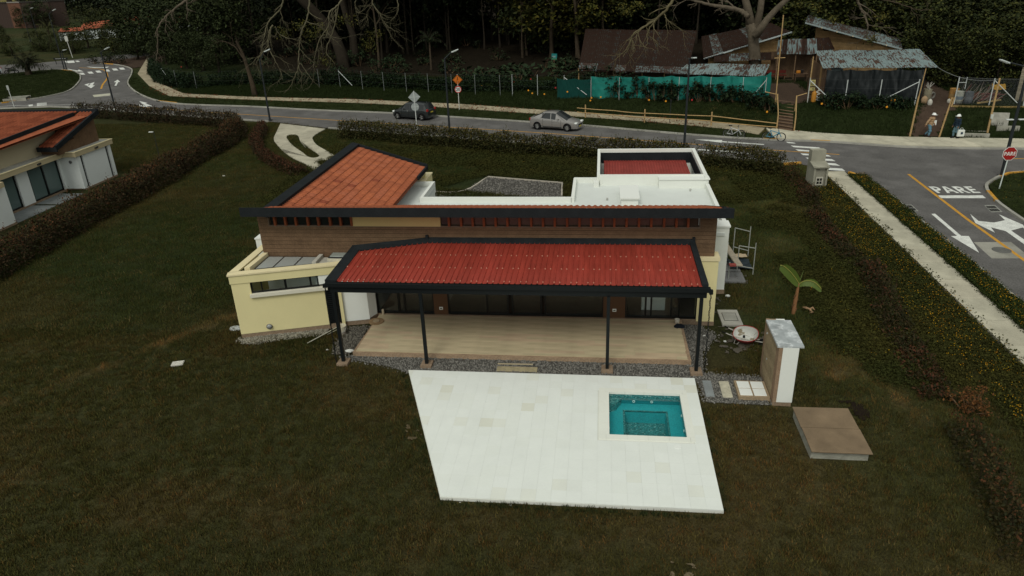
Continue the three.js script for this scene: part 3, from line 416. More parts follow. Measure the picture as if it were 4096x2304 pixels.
  const sheetRoof = (parent, name, panels, mat, rib, ribH, ribW, zA, zB, y) => { for (const [x0, x1] of panels) { const b = mb(), n = Math.max(1, Math.round((x1 - x0) / rib)), st = (x1 - x0) / n; const prof = []; for (let i = 0; i < n; i++) { const x = x0 + i * st; prof.push([x, 0], [x + ribW * .3, ribH], [x + ribW * .7, ribH], [x + ribW, 0]); } prof.push([x1 + .002, 0]); for (let i = 0; i + 1 < prof.length; i++) { const [xa, ya] = prof[i], [xb, yb] = prof[i + 1]; const a0 = zA(xa), b0 = zA(xb), a1 = zB(xa), b1 = zB(xb); b.add(quad([xa, y(a0) + ya, a0], [xb, y(b0) + yb, b0], [xb, y(b1) + yb, b1], [xa, y(a1) + ya, a1])); } b.build(name, mat, parent); } };
  sheetRoof(house, 'red_roof_sheet', [[.2, 1.1], [1.1, 2], [2, 2.9], [2.9, 3.8], [3.8, 4.7]], MAT.oldRed, .15, .03, .05, () => -35.45, () => -40.54, z => 2.56 + .012 * (-35.45 - z));
  // ---- roof vent box and two small outlets
  { const b = mb(); b.span(.98, 2.72, -33.9, 1.74, 3.04, -32.02); const v = b.build('vent_box', MAT.white, house); mesh('cap', boxUV(norm(new THREE.BoxGeometry(.88, .075, 2.05).translate(1.36, 3.077, -32.95))), MAT.whiteTrim, v); }
  for (const [x, z] of [[4.28, -34.25], [.33, -32.8]]) { const b = mb(); b.rod([x, 2.7, z], [x, 2.8, z], .03); b.ball(x + .02, 2.82, z + .02, .05); b.build('roof_outlet', M([.45, .45, .42], .6), house); }
  { const b = mb(); const p = [-8.25, 2.72, -29.9]; b.rod(p, [-8.3, 3.0, -29.95], .03, .012); b.ball(-8.25, 2.78, -29.9, .08, 1, 1.3, 1); b.build('pipe_stub', MAT.black, house); }
  // ---- ground floor front under the pergola: sliding doors between brown piers
  const Z = -25.6;
  { const b = mb(); b.span(-6.52, .2, Z - .12, -5.95, 2.3, Z + .02); b.build('brown_pier', MAT.tileBrown, house); } { const b = mb(); b.span(.2, .2, Z - .12, 1.04, 2.3, Z + .02); b.build('brown_pier', MAT.tileBrown, house); }
  for (const [x, y] of [[-6.23, .5], [.63, .55]]) { const o = mesh('socket', boxUV(norm(new RoundedBoxGeometry(.15, .12, .03, 2, .012).translate(x, y, Z + .035))), MAT.whiteTrim, house); mesh('socket_insert', boxUV(norm(new THREE.BoxGeometry(.085, .045, .012).translate(x, y, Z + .052))), M([.1, .1, .09], .5), o); }
  const door = (x0, x1, mull) => { const b = mb(), y0 = .22, y1 = 2.3; b.span(x0, y0, Z - .1, x1, y0 + .09, Z + .01); b.span(x0, y1 - .06, Z - .1, x1, y1, Z); const es = [x0, ...mull, x1]; for (const x of es) b.span(x - .035, y0 + .001, Z - .09, x + .035, y1 - .001, Z + .006); const f = b.build('sliding_door', MAT.frame, house); for (let i = 0; i + 1 < es.length; i++) if (es[i + 1] - es[i] > .25) mb().span(es[i] + .03, y0 + .085, Z - .05 - (i % 2) * .03, es[i + 1] - .03, y1 - .05, Z - .044 - (i % 2) * .03).build('pane', MAT.glass, f); };
  door(-8.83, -6.53, [-7.97, -7.71]); door(-5.93, .19, [-4.37, -3.54, -3.35, -2.23, -2.06]); door(1.05, 3.74, [1.82, 2.03, 2.79, 3.08]);
  { const b = mb(); b.span(3.74, .15, Z - .5, 4.41, 2.66, Z + .05); b.build('cream_pillar', MAT.creamWall, house); mb().span(3.7, 2.66, Z - .55, 4.45, 2.8, Z + .09).build('pillar_cap', MAT.creamCap, house); mb().span(3.73, -.02, Z - .5, 4.42, .15, Z + .06).build('pillar_plinth', MAT.plinth, house); }
  { const b = mb(); b.span(4.26, .2, -27.4, 4.4, 2.6, Z - .5); b.span(4.1, 0, -28.44, 4.25, 2.58, W - .2); b.span(4.102, 2.58, -27.2, 4.248, 3.9, W - .2); b.build('side_wall', MAT.creamWall, house); mb().span(4.38, .9, -26.95, 4.415, 2.0, -26.4).build('side_window', MAT.frame, house); }
  { const b = mb(); b.span(-8.95, 0, Z - .3, 3.75, .22, Z + .05); b.build('door_sill', MAT.plinth, house); }
  { const b = mb(); b.span(-12.4, .1, -32.4, 4.1, .21, Z - .3); b.build('interior_floor', tint([.14, .11, .085], T.grain, .35), house); }
  { const b = mb(); b.span(-8.9, .21, -31.9, 4.1, 2.6, -31.8); b.span(-6.3, .21, -31.8, -6.15, 2.6, -26.1); b.span(.55, .21, -31.8, .7, 2.6, -26.1); b.span(-8.95, .21, -31.8, -8.85, 2.6, -25.7); b.build('interior_wall', tint([.36, .34, .3], T.plaster, .85), house); }
  { const b = mb(); b.span(-8.95, 2.5, -31.9, 4.1, 2.58, Z - .13); b.build('ceiling', tint([.2, .16, .13], T.plaster, .85), house); }
  { const b = mb(); b.rbox(2.16, 1.1, -26.45, .92, 1.76, .3, .02); b.build('white_cabinet', M([.72, .74, .7], .5), house); }
}
// ================================================================ pergola
const pergola = thing('pergola', 'red metal patio roof on slim black posts in front of the house', 'pergola');
{
  const hz = z => lerp(3.22, 3.35, clamp((-22.02 - z) / 3.5)), kx = x => -25.5;
  const back = x => x < -6.55 ? lerp(-24.62, -25.5, clamp((x + 9.12) / 2.57)) : -25.5;
  for (const x of [-9.09, -6.02, .34, 3.34]) { const b = mb(); b.span(x - .055, .1, -21.955, x + .055, 2.84, -21.845); b.build('post', MAT.black, pergola); const f = mb(); f.poly([[x - .19, -22.13], [x + .19, -22.13], [x + .2, -21.68], [x - .2, -21.68]], -.05, .11); f.build('footing', MAT.plinth, pergola); }
  { const b = mb(); b.span(-9.2, 2.83, -22.05, 3.5, 3.1, -21.9); b.build('beam', MAT.black, pergola); }
  { const b = mb(); b.span(-9.33, 3.06, -21.99, 3.6, 3.2, -21.8); b.span(-9.42, 3.02, -21.94, -9.28, 3.14, -21.84); b.span(3.56, 2.99, -21.95, 3.68, 3.13, -21.83); b.build('gutter', MAT.black, pergola); }
  for (const x of [-9.0, -6.02, .34, 3.3]) mb().span(x - .05, 3.02, -25.5, x + .05, 3.14, -22.05).build('rafter', MAT.black, pergola);
  // left and right verge, back flashing
  { const b = mb(); b.add(slab([V(-9.36, 3.27, -21.95), V(-8.95, 3.25, -21.95), V(-8.93, 3.38, -24.55), V(-9.3, 3.42, -24.8)], .14)); b.build('left_flashing', MAT.blackRough, pergola); }
  { const b = mb(); b.add(slab([V(-9.3, 3.45, -24.82), V(-8.95, 3.36, -24.52), V(-6.5, 3.36, -25.36), V(-6.5, 3.5, -25.62)], .1)); b.add(slab([V(-6.52, 3.36, -25.36), V(3.4, 3.36, -25.36), V(3.5, 3.5, -25.62), V(-6.52, 3.5, -25.62)], .1)); b.span(-6.6, 3.44, -25.62, -6.5, 3.6, -25.5); b.span(3.4, 3.44, -25.6, 3.5, 3.58, -25.5); b.build('back_flashing', MAT.blackRough, pergola); }
  { const b = mb(); b.add(slab([V(3.33, 3.3, -21.95), V(3.54, 3.3, -21.95), V(3.5, 3.44, -25.5), V(3.3, 3.44, -25.5)], .14)); b.build('right_flashing', MAT.blackRough, pergola); }
  const rib = .187, x0 = -8.95, x1 = 3.35, n = Math.round((x1 - x0) / rib), st = (x1 - x0) / n;
  const shades = [[.335, .047, .03], [.315, .045, .029], [.35, .05, .033]].map(c => tint(c, again(T.blotch, [1.1, 5]), .4, { metalness: .1 }));
  for (let p = 0, i = 0; i < n; p++) {
    const k = Math.min(5, n - i), b = mb(), prof = []; for (let j = 0; j < k; j++) { const x = x0 + (i + j) * st; prof.push([x, 0], [x + .022, .034], [x + .043, .034], [x + .065, 0]); } prof.push([x0 + (i + k) * st + .004, .001]);
    for (let j = 0; j + 1 < prof.length; j++) { const [xa, ya] = prof[j], [xb, yb] = prof[j + 1], za = back(xa) + .06, zb = back(xb) + .06, zq = -21.93; b.add(quad([xa, hz(zq) + ya, zq], [xb, hz(zq) + yb, zq], [xb, hz(zb) + yb, zb], [xa, hz(za) + ya, za])); }
    const sheet = b.build('roof_sheet', shades[p % 3], pergola), s = mb();
    for (let j = 0; j < k; j++) for (const [z, q] of [[-22.05, 0], [-23.1, 1], [-24.2, 0]]) { if ((i + j) % 3 === q + 0 * j && true) continue; const x = x0 + (i + j) * st + .033; if (z < back(x) + .2) continue; s.add(new THREE.ConeGeometry(.03, .035, 5), new THREE.Matrix4().makeTranslation(x, hz(z) + .05, z)); }
    s.build('screws', M([.5, .22, .15], .5), sheet); i += k;
  }
  const chain = (x, z, y1) => { const b = mb(); for (let i = 0, y = y1; y > .05; y -= .062, i++) b.add(new THREE.TorusGeometry(.03, .011, 4, 8), new THREE.Matrix4().makeRotationY(i % 2 ? 1.57 : .3).multiply(new THREE.Matrix4().makeScale(.8, 1.35, 1)).setPosition(x + .01 * Math.sin(i), y, z)); b.build('rain_chain', MAT.black, pergola); };
  chain(3.62, -21.89, 2.98); chain(-9.36, -21.89, 3.0);
}
// ================================================================ patio slab of long boards
{
  const pat = struct(tag(new THREE.Group(), 'low terrace with grainy tan floor planks under the red patio roof', 'terrace')); pat.name = numbered('terrace'); scene.add(pat);
  const outline = [[-9.12, -22.5], [3.24, -22.5], [3.22, -25.56], [-8.86, -25.56], [-8.95, -25.1]];
  const o2 = [at(1402, 1420, .2), at(2763, 1455, .2)]; const OL = [[o2[0].x, -22.42], [3.24, -22.42], [3.2, -25.56], [-8.8, -25.56]];
  mesh('edge', boxUV(norm(prism(OL, -.05, .19))), tint([.33, .235, .155], T.grain, .9, { bumpMap: T.fineB, bumpScale: .004 }), pat);
  const wm = tex(512, [2.4, .4], (u, v) => { const g = fbm(u * 3, v * 40, 71, 4, 0); return .72 + .5 * (fbm(u * 4, v * 64, 71, 4, 4) - .5) + .25 * (fbm(u * 3, v * 3, 72, 3, 3) - .5); });
  const mats = [[.52, .44, .285], [.53, .45, .29], [.505, .43, .275], [.535, .42, .28]].map(c => M(c.map(x => x * G1), .75, { map: wm, bumpMap: T.fineB, bumpScale: .002 }));
  const r = rng(12), nrow = 15, d = 3.02 / nrow;
  for (let i = 0; i < nrow; i++) { const z = -25.5 + i * d; let x = -8.95 + r() * 1.2 * (i % 2); x = lerp(-8.78, OL[0][0] + .1, (i + .5) / nrow); const end = 3.12; let first = true; while (x < end - .05) { const l = Math.min(first ? .6 + r() * 1.2 : 1.8, end - x); first = false; mesh('floor_plank', boxUV(norm(new THREE.BoxGeometry(l - .003, .03, d - .003).translate(x + l / 2, .19, z + d / 2))), mats[Math.floor(r() * 4)], pat); x += l; } }
}
// ================================================================ pool deck of pale stone tiles, pool
{
  const deck = struct(tag(new THREE.Group(), 'bright white stone pool deck with a slanted left edge', 'pool deck')); deck.name = numbered('pool_deck'); scene.add(deck);
  const D = [[-6.57, -21.4], [3.22, -21.4], [3.25, -14.97], [-4.1, -14.95]], hole = [[.37, -20.4], [2.68, -20.4], [2.68, -18.0], [.37, -18.0]];
  const s = new THREE.Shape(D.map(p => new THREE.Vector2(p[0], -p[1]))); s.holes.push(new THREE.Path(hole.map(p => new THREE.Vector2(p[0], -p[1]))));
  const g = new THREE.ExtrudeGeometry(s, { depth: .28, bevelEnabled: false }); g.rotateX(-Math.PI / 2); g.translate(0, -.18, 0); mesh('deck_base', boxUV(norm(g)), tint([.70, .71, .65], T.plaster, .85), deck);
  const tones = [[.755, .785, .74], [.76, .79, .745], [.75, .78, .73], [.765, .795, .75], [.73, .75, .68], [.69, .70, .61]].map(c => tint(c, T.plaster, .55, { bumpMap: T.fineB, bumpScale: .001 }));
  const r = rng(33), x1 = 3.235, z0 = -21.385, w = .4, d = .4585, nc = 25, nr = 14; const list = [];
  const eA = [-6.56, -21.4], eB = [-4.09, -14.95], ex = eB[0] - eA[0], ez = eB[1] - eA[1], el = Math.hypot(ex, ez), hn = [-ez / el * -1, -ex / el], hd = hn[0] * eA[0] + hn[1] * eA[1];
  for (let i = 0; i < nr; i++) for (let k = 0; k < nc; k++) {
    const xa = x1 - (k + 1) * w, za = z0 + i * d, cx = xa + w / 2, cz = za + d / 2; if (cx > .05 && cx < 2.82 && cz > -20.48 && cz < -17.7) continue;
    const e = .0009; let p = [[xa + e, za + e], [xa + w - e, za + e], [xa + w - e, za + d - e], [xa + e, za + d - e]]; p = clipHalf(p, hn[0], hn[1], hd + .01); if (p.length < 3) continue;
    const back = i < 8; const t = r(); list.push([p, tones[t < (back ? .035 : .004) ? 5 : t < (back ? .14 : .05) ? 4 : Math.floor(r() * 4)], r() * .0018]);
  }
  list.forEach(([p, m, y]) => mesh('tile', boxUV(norm(prism(p, .085, .119 + y))), m, deck));
  const cop = tint([.76, .775, .70], T.plaster, .6), pk = (a, b, c, e) => mesh('coping', boxUV(norm(prism([[a, b], [c, b], [c, e], [a, e]], .04, .1235))), cop, deck);
  for (let i = 0; i < 4; i++) { const xx = .3 + i * .61; pk(xx, -20.6, xx + .606, -20.37); pk(xx, -18.03, xx + .606, -17.8); }
  for (let i = 0; i < 4; i++) { const zz = -20.364 + i * .5835; pk(.07, zz, .39, zz + .579); pk(2.65, zz, 2.88, zz + .579); }
  pk(.07, -20.6, .296, -20.37); pk(.07, -18.03, .296, -17.8); pk(2.742, -20.6, 2.88, -20.37); pk(2.742, -18.03, 2.88, -17.8);
  // the rest of the pool surround
  mesh('surround', boxUV(norm(new THREE.BoxGeometry(.3, .03, .06).translate(1.2, .09, -17.72))), cop, deck);
  { const b = mb(); b.add(new THREE.CylinderGeometry(.1, .1, .012, 20), new THREE.Matrix4().makeTranslation(2.33, .125, -17.55)); b.build('skimmer_lid', MAT.whiteTrim, deck); }
  const pool = thing('plunge_pool', 'small square teal tiled plunge pool set in the white deck', 'pool', [1.52, 0, -19.2]);
  const mosaic = (s, dark) => tex(256, s, (u, v) => { const n = 12, a = Math.floor(u * n), b = Math.floor(v * n * 2), off = (b % 2) * .5, aa = Math.floor(mod(u * n + off, n)), fu = mod(u * n + off, 1), fv = mod(v * n * 2, 1), grout = fu < .08 || fv < .12; const h = hash(aa, b, 5); if (grout) return [.16, .34, .34]; return h < dark ? [.012, .09, .09] : h < dark + .25 ? [.025, .15, .15] : h < .955 ? [.045, .22, .22] : [.22, .36, .34]; });
  const mDark = M([1, 1, 1], .25, { map: mosaic(.62, .35) }), mTeal = tint([.015, .255, .285], again(T.fineB, .6), .35); mTeal.map = tex(256, .5, (u, v) => .62 + .3 * hash(Math.floor(u * 24), Math.floor(v * 24), 8));
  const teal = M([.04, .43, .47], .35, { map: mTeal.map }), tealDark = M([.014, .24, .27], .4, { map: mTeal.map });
  const bx = (n, m, a, b, c, d, e, f) => mb().span(a - 1.52, b, c + 19.2, d - 1.52, e, f + 19.2).build(n, m, pool);
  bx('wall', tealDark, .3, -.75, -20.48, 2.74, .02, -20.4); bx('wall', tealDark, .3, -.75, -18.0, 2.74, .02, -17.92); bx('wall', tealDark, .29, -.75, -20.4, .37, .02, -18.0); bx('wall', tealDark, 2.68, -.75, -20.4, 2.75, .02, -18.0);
  bx('waterline_tiles', mDark, .37, -.16, -20.4, 2.68, .085, -20.375); bx('waterline_tiles', mDark, .37, -.16, -18.02, 2.68, .085, -18); bx('waterline_tiles', mDark, 2.655, -.16, -20.374, 2.68, .085, -18.021); bx('waterline_tiles', mDark, .37, -.16, -20.374, .395, .085, -18.021);
  const ix = [.9, 2.2], iz = [-19.95, -18.35];                         // the deeper square in the middle, a bench all round
  bx('bench', teal, .37, -.75, -20.4, 2.68, -.33, iz[0]); bx('bench', teal, .37, -.75, iz[1], 2.68, -.33, -18); bx('bench', teal, .37, -.75, iz[0], ix[0], -.33, iz[1]); bx('bench', teal, ix[1], -.75, iz[0], 2.68, -.33, iz[1]);
  for (const [a, c, d, f] of [[ix[0] - .06, iz[0] - .06, ix[1] + .06, iz[0]], [ix[0] - .06, iz[1], ix[1] + .06, iz[1] + .06], [ix[0] - .06, iz[0], ix[0], iz[1]], [ix[1], iz[0], ix[1] + .06, iz[1]]]) bx('bench_edge', mDark, a, -.35, c, d, -.322, f);
  bx('floor', mDark, .8, -.95, -20.1, 2.3, -.75, -18.2); { const b = mb(); b.poly([[.397 - 1.52, -20.37 + 19.2], [.8 - 1.52, -20.37 + 19.2], [.62 - 1.52, -19.98 + 19.2], [.397 - 1.52, -19.85 + 19.2]], -.33, -.1); b.build('corner_step', mDark, pool); }
  for (const [x, z] of [[1.2, -20.37], [1.78, -20.37]]) { const b = mb(); b.add(new THREE.TorusGeometry(.035, .012, 5, 14), new THREE.Matrix4().makeTranslation(x - 1.52, -.22, z + 19.2)); b.build('water_jet', MAT.whiteTrim, pool); }
  for (const z of [-19.6, -18.8]) for (const x of [.4, 2.65]) { const b = mb(); b.add(new THREE.TorusGeometry(.035, .012, 5, 14), new THREE.Matrix4().makeRotationY(Math.PI / 2).setPosition(x - 1.52, -.2, z + 19.2)); b.build('water_jet', MAT.whiteTrim, pool); }
  const wn = tex(256, 1.4, (u, v) => fbm(u * 6, v * 6, 91, 3, 6), true);
  mesh('water', boxUV(norm(new THREE.PlaneGeometry(2.256, 2.35).rotateX(-Math.PI / 2).translate(.005, -.03, .003))), new THREE.MeshPhysicalMaterial({ color: C(.80, .97, .97), roughness: .02, transmission: 1, thickness: 0, ior: 1.33, bumpMap: wn, bumpScale: .0015 }), pool);
}
// ================================================================ the neighbour's house on the left
{
  const h2 = thing('neighbour_house', 'white and cream house with orange tiled roof cut by the left edge', 'house', [-36, 0, -43]);
  const ox = 36, oz = 43, B = (n, m, f, p = h2) => { const b = mb(); f((x0, y0, z0, x1, y1, z1) => b.span(x0 + ox, y0, z0 + oz, x1 + ox, y1, z1 + oz), b); return b.build(n, m, p); };
  const cool = tint([.76, .79, .77], T.plaster, .8), cream = tint([.50, .42, .26], T.plaster, .85);
  for (const q of [[-36.05, .12, -43.75, -35.75, 2.32, -43.55], [-36.05, .12, -40.72, -35.75, 2.32, -39.75], [-34.6, .12, -44.05, -34.45, 2.32, -43.7], [-35.75, .12, -43.85, -34.6, 2.32, -43.7], [-34.6, .12, -46.75, -34.47, 2.32, -44.3], [-34.6, .12, -47.3, -34.45, 2.32, -47.0], [-36.2, .12, -36.85, -34.05, 2.32, -30], [-40, .12, -47.3, -34.6, 2.32, -47.16]]) B('white_wall', cool, s => s(...q));
  B('plinth', MAT.plinth, s => { s(-36.04, -.02, -43.8, -34.43, .12, -47.31); s(-36.1, -.02, -36.9, -34.02, .12, -30); s(-36.03, -.02, -43.6, -35.74, .12, -36.9); });
  B('dark_reveal', MAT.frame, s => { s(-34.62, .12, -44.3, -34.55, 2.32, -44.05); s(-34.62, .12, -47.0, -34.55, 2.32, -46.75); });
  B('cream_band', cream, s => { s(-36.3, 2.32, -43.45, -35.2, 2.62, -36.6); s(-36.3, 2.32, -36.6, -33.8, 2.622, -30); s(-36.3, 2.32, -47.45, -34.3, 2.624, -43.45); });
  B('band_cap', MAT.creamCap, s => { s(-35.32, 2.62, -43.4, -35.17, 2.66, -36.6); s(-34.42, 2.624, -47.48, -34.27, 2.664, -43.42); s(-35.32, 2.624, -43.52, -34.42, 2.662, -43.41); s(-36.3, 2.624, -47.48, -34.42, 2.661, -47.37); });
  B('band_roof', tint([.42, .42, .38], T.blotch, .8), s => { s(-36.3, 2.6, -43.5, -35.3, 2.636, -30); s(-36.3, 2.6, -47.4, -34.4, 2.637, -43.5); });
  for (const [z0, z1, mid] of [[-43.5, -40.78, -42.1], [-39.7, -36.9, -38.5]]) {
    const d = B('sliding_door', MAT.frame, s => { s(-35.95, .12, z0, -35.82, .2, z1); s(-35.95, 2.24, z0, -35.82, 2.32, z1); s(-35.95, .2, z0, -35.82, 2.24, z0 + .07); s(-35.95, .2, z1 - .07, -35.82, 2.24, z1); if (mid) s(-35.95, .2, mid - .05, -35.81, 2.24, mid + .05); });
    const paneM = new THREE.MeshPhysicalMaterial({ color: C(.10, .145, .14), roughness: .12 });
    const es = mid ? [z0, mid, z1] : [z0, z1]; for (let i = 0; i + 1 < es.length; i++) B('pane', paneM, s => s(-35.9, .2, es[i] + .06, -35.885, 2.24, es[i + 1] - .06), d);
  }
  for (const [x, y, z] of [[-35.15, 2.46, -41.2], [-34.25, 2.46, -45.6]]) { const b = mb(); b.rbox(x + ox, y, z + oz, .1, .09, .3, .02); b.rod([x + ox + .06, y + .05, z + oz - .1], [x + ox + .06, y + .05, z + oz + .1], .035); b.build('flood_lamp', M([.05, .05, .05], .5), h2); }
  { const b = mb(); b.ball(-34.95 + ox, 1.95, -43.66 + oz, .11, 1, 1, .6); b.build('round_lamp', M([.1, .1, .1], .4), h2); }
  B('upper_wall', tint([.47, .41, .28], T.plaster, .85), s => s(-36.5, 2.6, -46.2, -36.2, 4.3, -30));
  B('gable_wall', MAT.boards[0], s => { s(-36.2, 2.6, -47.0, -34.95, 3.3, -42.9); s(-36.2, 3.3, -47.0, -34.95, 4.3, -46.0); s(-36.2, 3.3, -46, -34.95, 3.9, -44.6); });
  const S = q => slab(q.map(p => V(p[0] + ox, p[1], p[2] + oz)), .12), yb = z => 4.62 - .055 * (z + 47.07), yt = z => 4.6 - .3 * (z + 47.07);
  mesh('roof_deck', boxUV(mergeGeometries([S([[-34.75, 4.5, -47.1], [-50, 4.6, -47.1], [-50, yb(-30) - .1, -30], [-35.9, yb(-30) - .1, -30], [-35.85, yb(-46.2) - .1, -46.2]]), S([[-34.65, yt(-47.07) - .08, -47.07], [-35.85, yt(-47.07) - .08, -47.07], [-35.9, yt(-42.4) - .08, -42.4], [-34.65, yt(-42.4) - .08, -42.4]])])), MAT.tiles[1], h2);
  const wave = (w, l) => { const n = 10, pos = [], idx = []; for (let e = 0; e < 2; e++) for (let i = 0; i <= n; i++) { const t = i / n; pos.push((t - .5) * w, .05 * Math.sin(t * 4 * Math.PI) + .03 + (e ? .03 : 0), e ? l : 0); } for (let i = 0; i < n; i++) idx.push(i, i + n + 1, i + 1, i + n + 1, i + n + 2, i + 1); const g = new THREE.BufferGeometry(); g.setAttribute('position', new THREE.Float32BufferAttribute(pos, 3)); g.setIndex(idx); g.computeVertexNormals(); return boxUV(norm(g)); };
  const nTiles = [[.25, .072, .036], [.22, .062, .032], [.28, .08, .04], [.2, .055, .028]].map(c => tint(c, T.grain, .85)), r = rng(9); let g1 = wave(.5, .66); const field = new THREE.Group(); field.name = 'tile_field'; h2.add(field); let n = 0;
  for (let z = -46.95; z < -37; z += .62) for (let x = -36.15; x > -45.5; x -= .5) { if (n++ > 295) break; const t = mesh('roof_tile', g1, nTiles[Math.floor(r() * 4)], field); t.position.set(x + ox, yb(z) + .03, z + oz); t.rotation.x = .055 + .03; }
  { const tongue = new THREE.Group(); tongue.name = 'tongue_tiles'; h2.add(tongue); for (let i = 0; i < 8; i++) for (const x of [-35.55, -35.05]) { const z = -47.0 + i * .58; const t = mesh('roof_tile', g1, nTiles[i % 4], tongue); t.position.set(x + ox, yt(z) + .03, z + oz); t.rotation.x = .3; } }
  const bar = (n, a, b, w, h) => { const k = mb(); k.bar([a[0] + ox, a[1], a[2] + oz], [b[0] + ox, b[1], b[2] + oz], w, h); k.build(n, MAT.blackRough, h2); };
  bar('ridge_cap', [-34.6, 4.68, -47.12], [-50, 4.72, -47.12], .3, .22); bar('notch_fascia', [-35.83, yb(-46.3) - .03, -46.35], [-35.88, yb(-30) - .03, -30], .1, .36);
  bar('right_verge', [-34.62, 4.62, -47.2], [-34.6, yt(-42.35) + .02, -42.35], .14, .3); bar('tongue_eave', [-35.95, yt(-42.35) - .08, -42.33], [-34.55, yt(-42.35) - .08, -42.33], .1, .28);
  B('patio_strip', tint([.20, .215, .215], again(T.blotch, 2.5), .6), s => { s(-35.7, -.03, -42.9, -34.05, .03, -40.6); s(-35.7, -.03, -40.3, -34.1, .028, -37.0); });
}
// ================================================================ site huts behind the road
const rust = (silver, rustC, amount, seed) => tex(512, [3.2, 3.2], (u, v) => { const n = .45 * fbm(u * 6, v * 5, seed, 4, 0) + .55 * (.6 * vnoise(u * 44, v * 6, seed + 5) + .4 * vnoise(u * 22, v * 17, seed + 6)), s = vnoise(u * 52, v * 9, seed + 3), k = smooth(amount - .06, amount + .06, n * .75 + s * .25), g = .8 + .4 * (fbm(u * 16, v * 16, seed + 7, 3, 16) - .5); return silver.map((c, i) => lerp(c, rustC[i], k) * g); });
const tin = { bright: M([1, 1, 1], .6, { map: rust([.23, .30, .30], [.085, .047, .032], .55, 3), metalness: .1 }), mixed: M([1, 1, 1], .65, { map: rust([.16, .21, .21], [.062, .034, .024], .44, 11), metalness: .1 }), brown: M([1, 1, 1], .9, { map: rust([.05, .058, .056], [.034, .019, .0135], .36, 19) }), plain: M([.36, .43, .43], .45, { metalness: .2 }) };
function tinRoof(parent, fl, fr, br, bl, n, mats, seed = 1, sag = .05, period = .17) {   // corrugated sheets between four corners, each sheet its own piece
  const r = rng(seed), P = (s, t) => { const a = fl.clone().lerp(fr, s), b = bl.clone().lerp(br, s), p = a.lerp(b, t); p.y -= sag * Math.sin(Math.PI * s * 2.3 + seed) * .5; return p; };
  const nrm = V().crossVectors(fr.clone().sub(fl), bl.clone().sub(fl)).normalize(); if (nrm.y < 0) nrm.negate();
  for (let i = 0; i < n; i++) {
    const s0 = i / n, s1 = (i + 1) / n + .004, ov = (r() - .35) * .035, w = fl.distanceTo(fr) / n, waves = Math.max(2, Math.round(w / period)), steps = waves * 4, lift = (i % 2) * .012, pos = [], idx = [], uv = [], rows = 4, len = fl.distanceTo(bl), twist = (r() - .5) * .03;
    for (let j = 0; j <= rows; j++) for (let k = 0; k <= steps; k++) { const f = k / steps, t = j / rows, p = P(lerp(s0, s1, f), j === 0 ? -ov : t).addScaledVector(nrm, .022 * Math.sin(f * waves * 2 * Math.PI) + lift + twist * f * (1 - t)); pos.push(p.x, p.y, p.z); uv.push(f * w + i * .77, t * len); }
    for (let j = 0; j < rows; j++) for (let k = 0; k < steps; k++) { const a = j * (steps + 1) + k, b = a + steps + 1; idx.push(a, a + 1, b, b, a + 1, b + 1); }
    const g = new THREE.BufferGeometry(); g.setAttribute('position', new THREE.Float32BufferAttribute(pos, 3)); g.setAttribute('uv', new THREE.Float32BufferAttribute(uv, 2)); g.setIndex(idx); g.computeVertexNormals(); mesh('roof_sheet', g, mats[Math.floor(r() * mats.length)], parent);
  }
}
function tarp(parent, name, a, b, h0, h1, mat, folds = 14, amp = .06, seed = 1, tilt = 0) {   // hanging sheet from a to b (ground points), with folds
  const nx = 90, ny = 14, pos = [], idx = []; const d = b.clone().sub(a), L = Math.hypot(d.x, d.z), n = V(-d.z / L, 0, d.x / L);
  for (let j = 0; j <= ny; j++) for (let i = 0; i <= nx; i++) { const s = i / nx, t = j / ny, bay = (s * folds) % 1, swag = Math.sin(Math.PI * bay); const diag = Math.sin((bay - .5) * 9 * (1 - t * .7) + seed) * amp * (.4 + .6 * t) + (fbm(s * 30 + t * 4 * (bay - .5), t * 3, seed, 3) - .5) * amp * 1.6; const p = a.clone().addScaledVector(d, s); pos.push(p.x + n.x * (diag + tilt * (1 - t)), lerp(p.y + h0 - .05, p.y + h1 - .12 * swag * (t > .95 ? 1 : t), t), p.z + n.z * (diag + tilt * (1 - t))); }
  for (let j = 0; j < ny; j++) for (let i = 0; i < nx; i++) { const q = j * (nx + 1) + i, w = q + nx + 1; idx.push(q, q + 1, w, w, q + 1, w + 1); }
  const g = new THREE.BufferGeometry(); g.setAttribute('position', new THREE.Float32BufferAttribute(pos, 3)); g.setIndex(idx); g.computeVertexNormals(); g.setAttribute('uv', new THREE.Float32BufferAttribute(pos.flatMap((p, i) => i % 3 === 2 ? [] : [p]), 2)); return mesh(name, g, mat, parent);
}
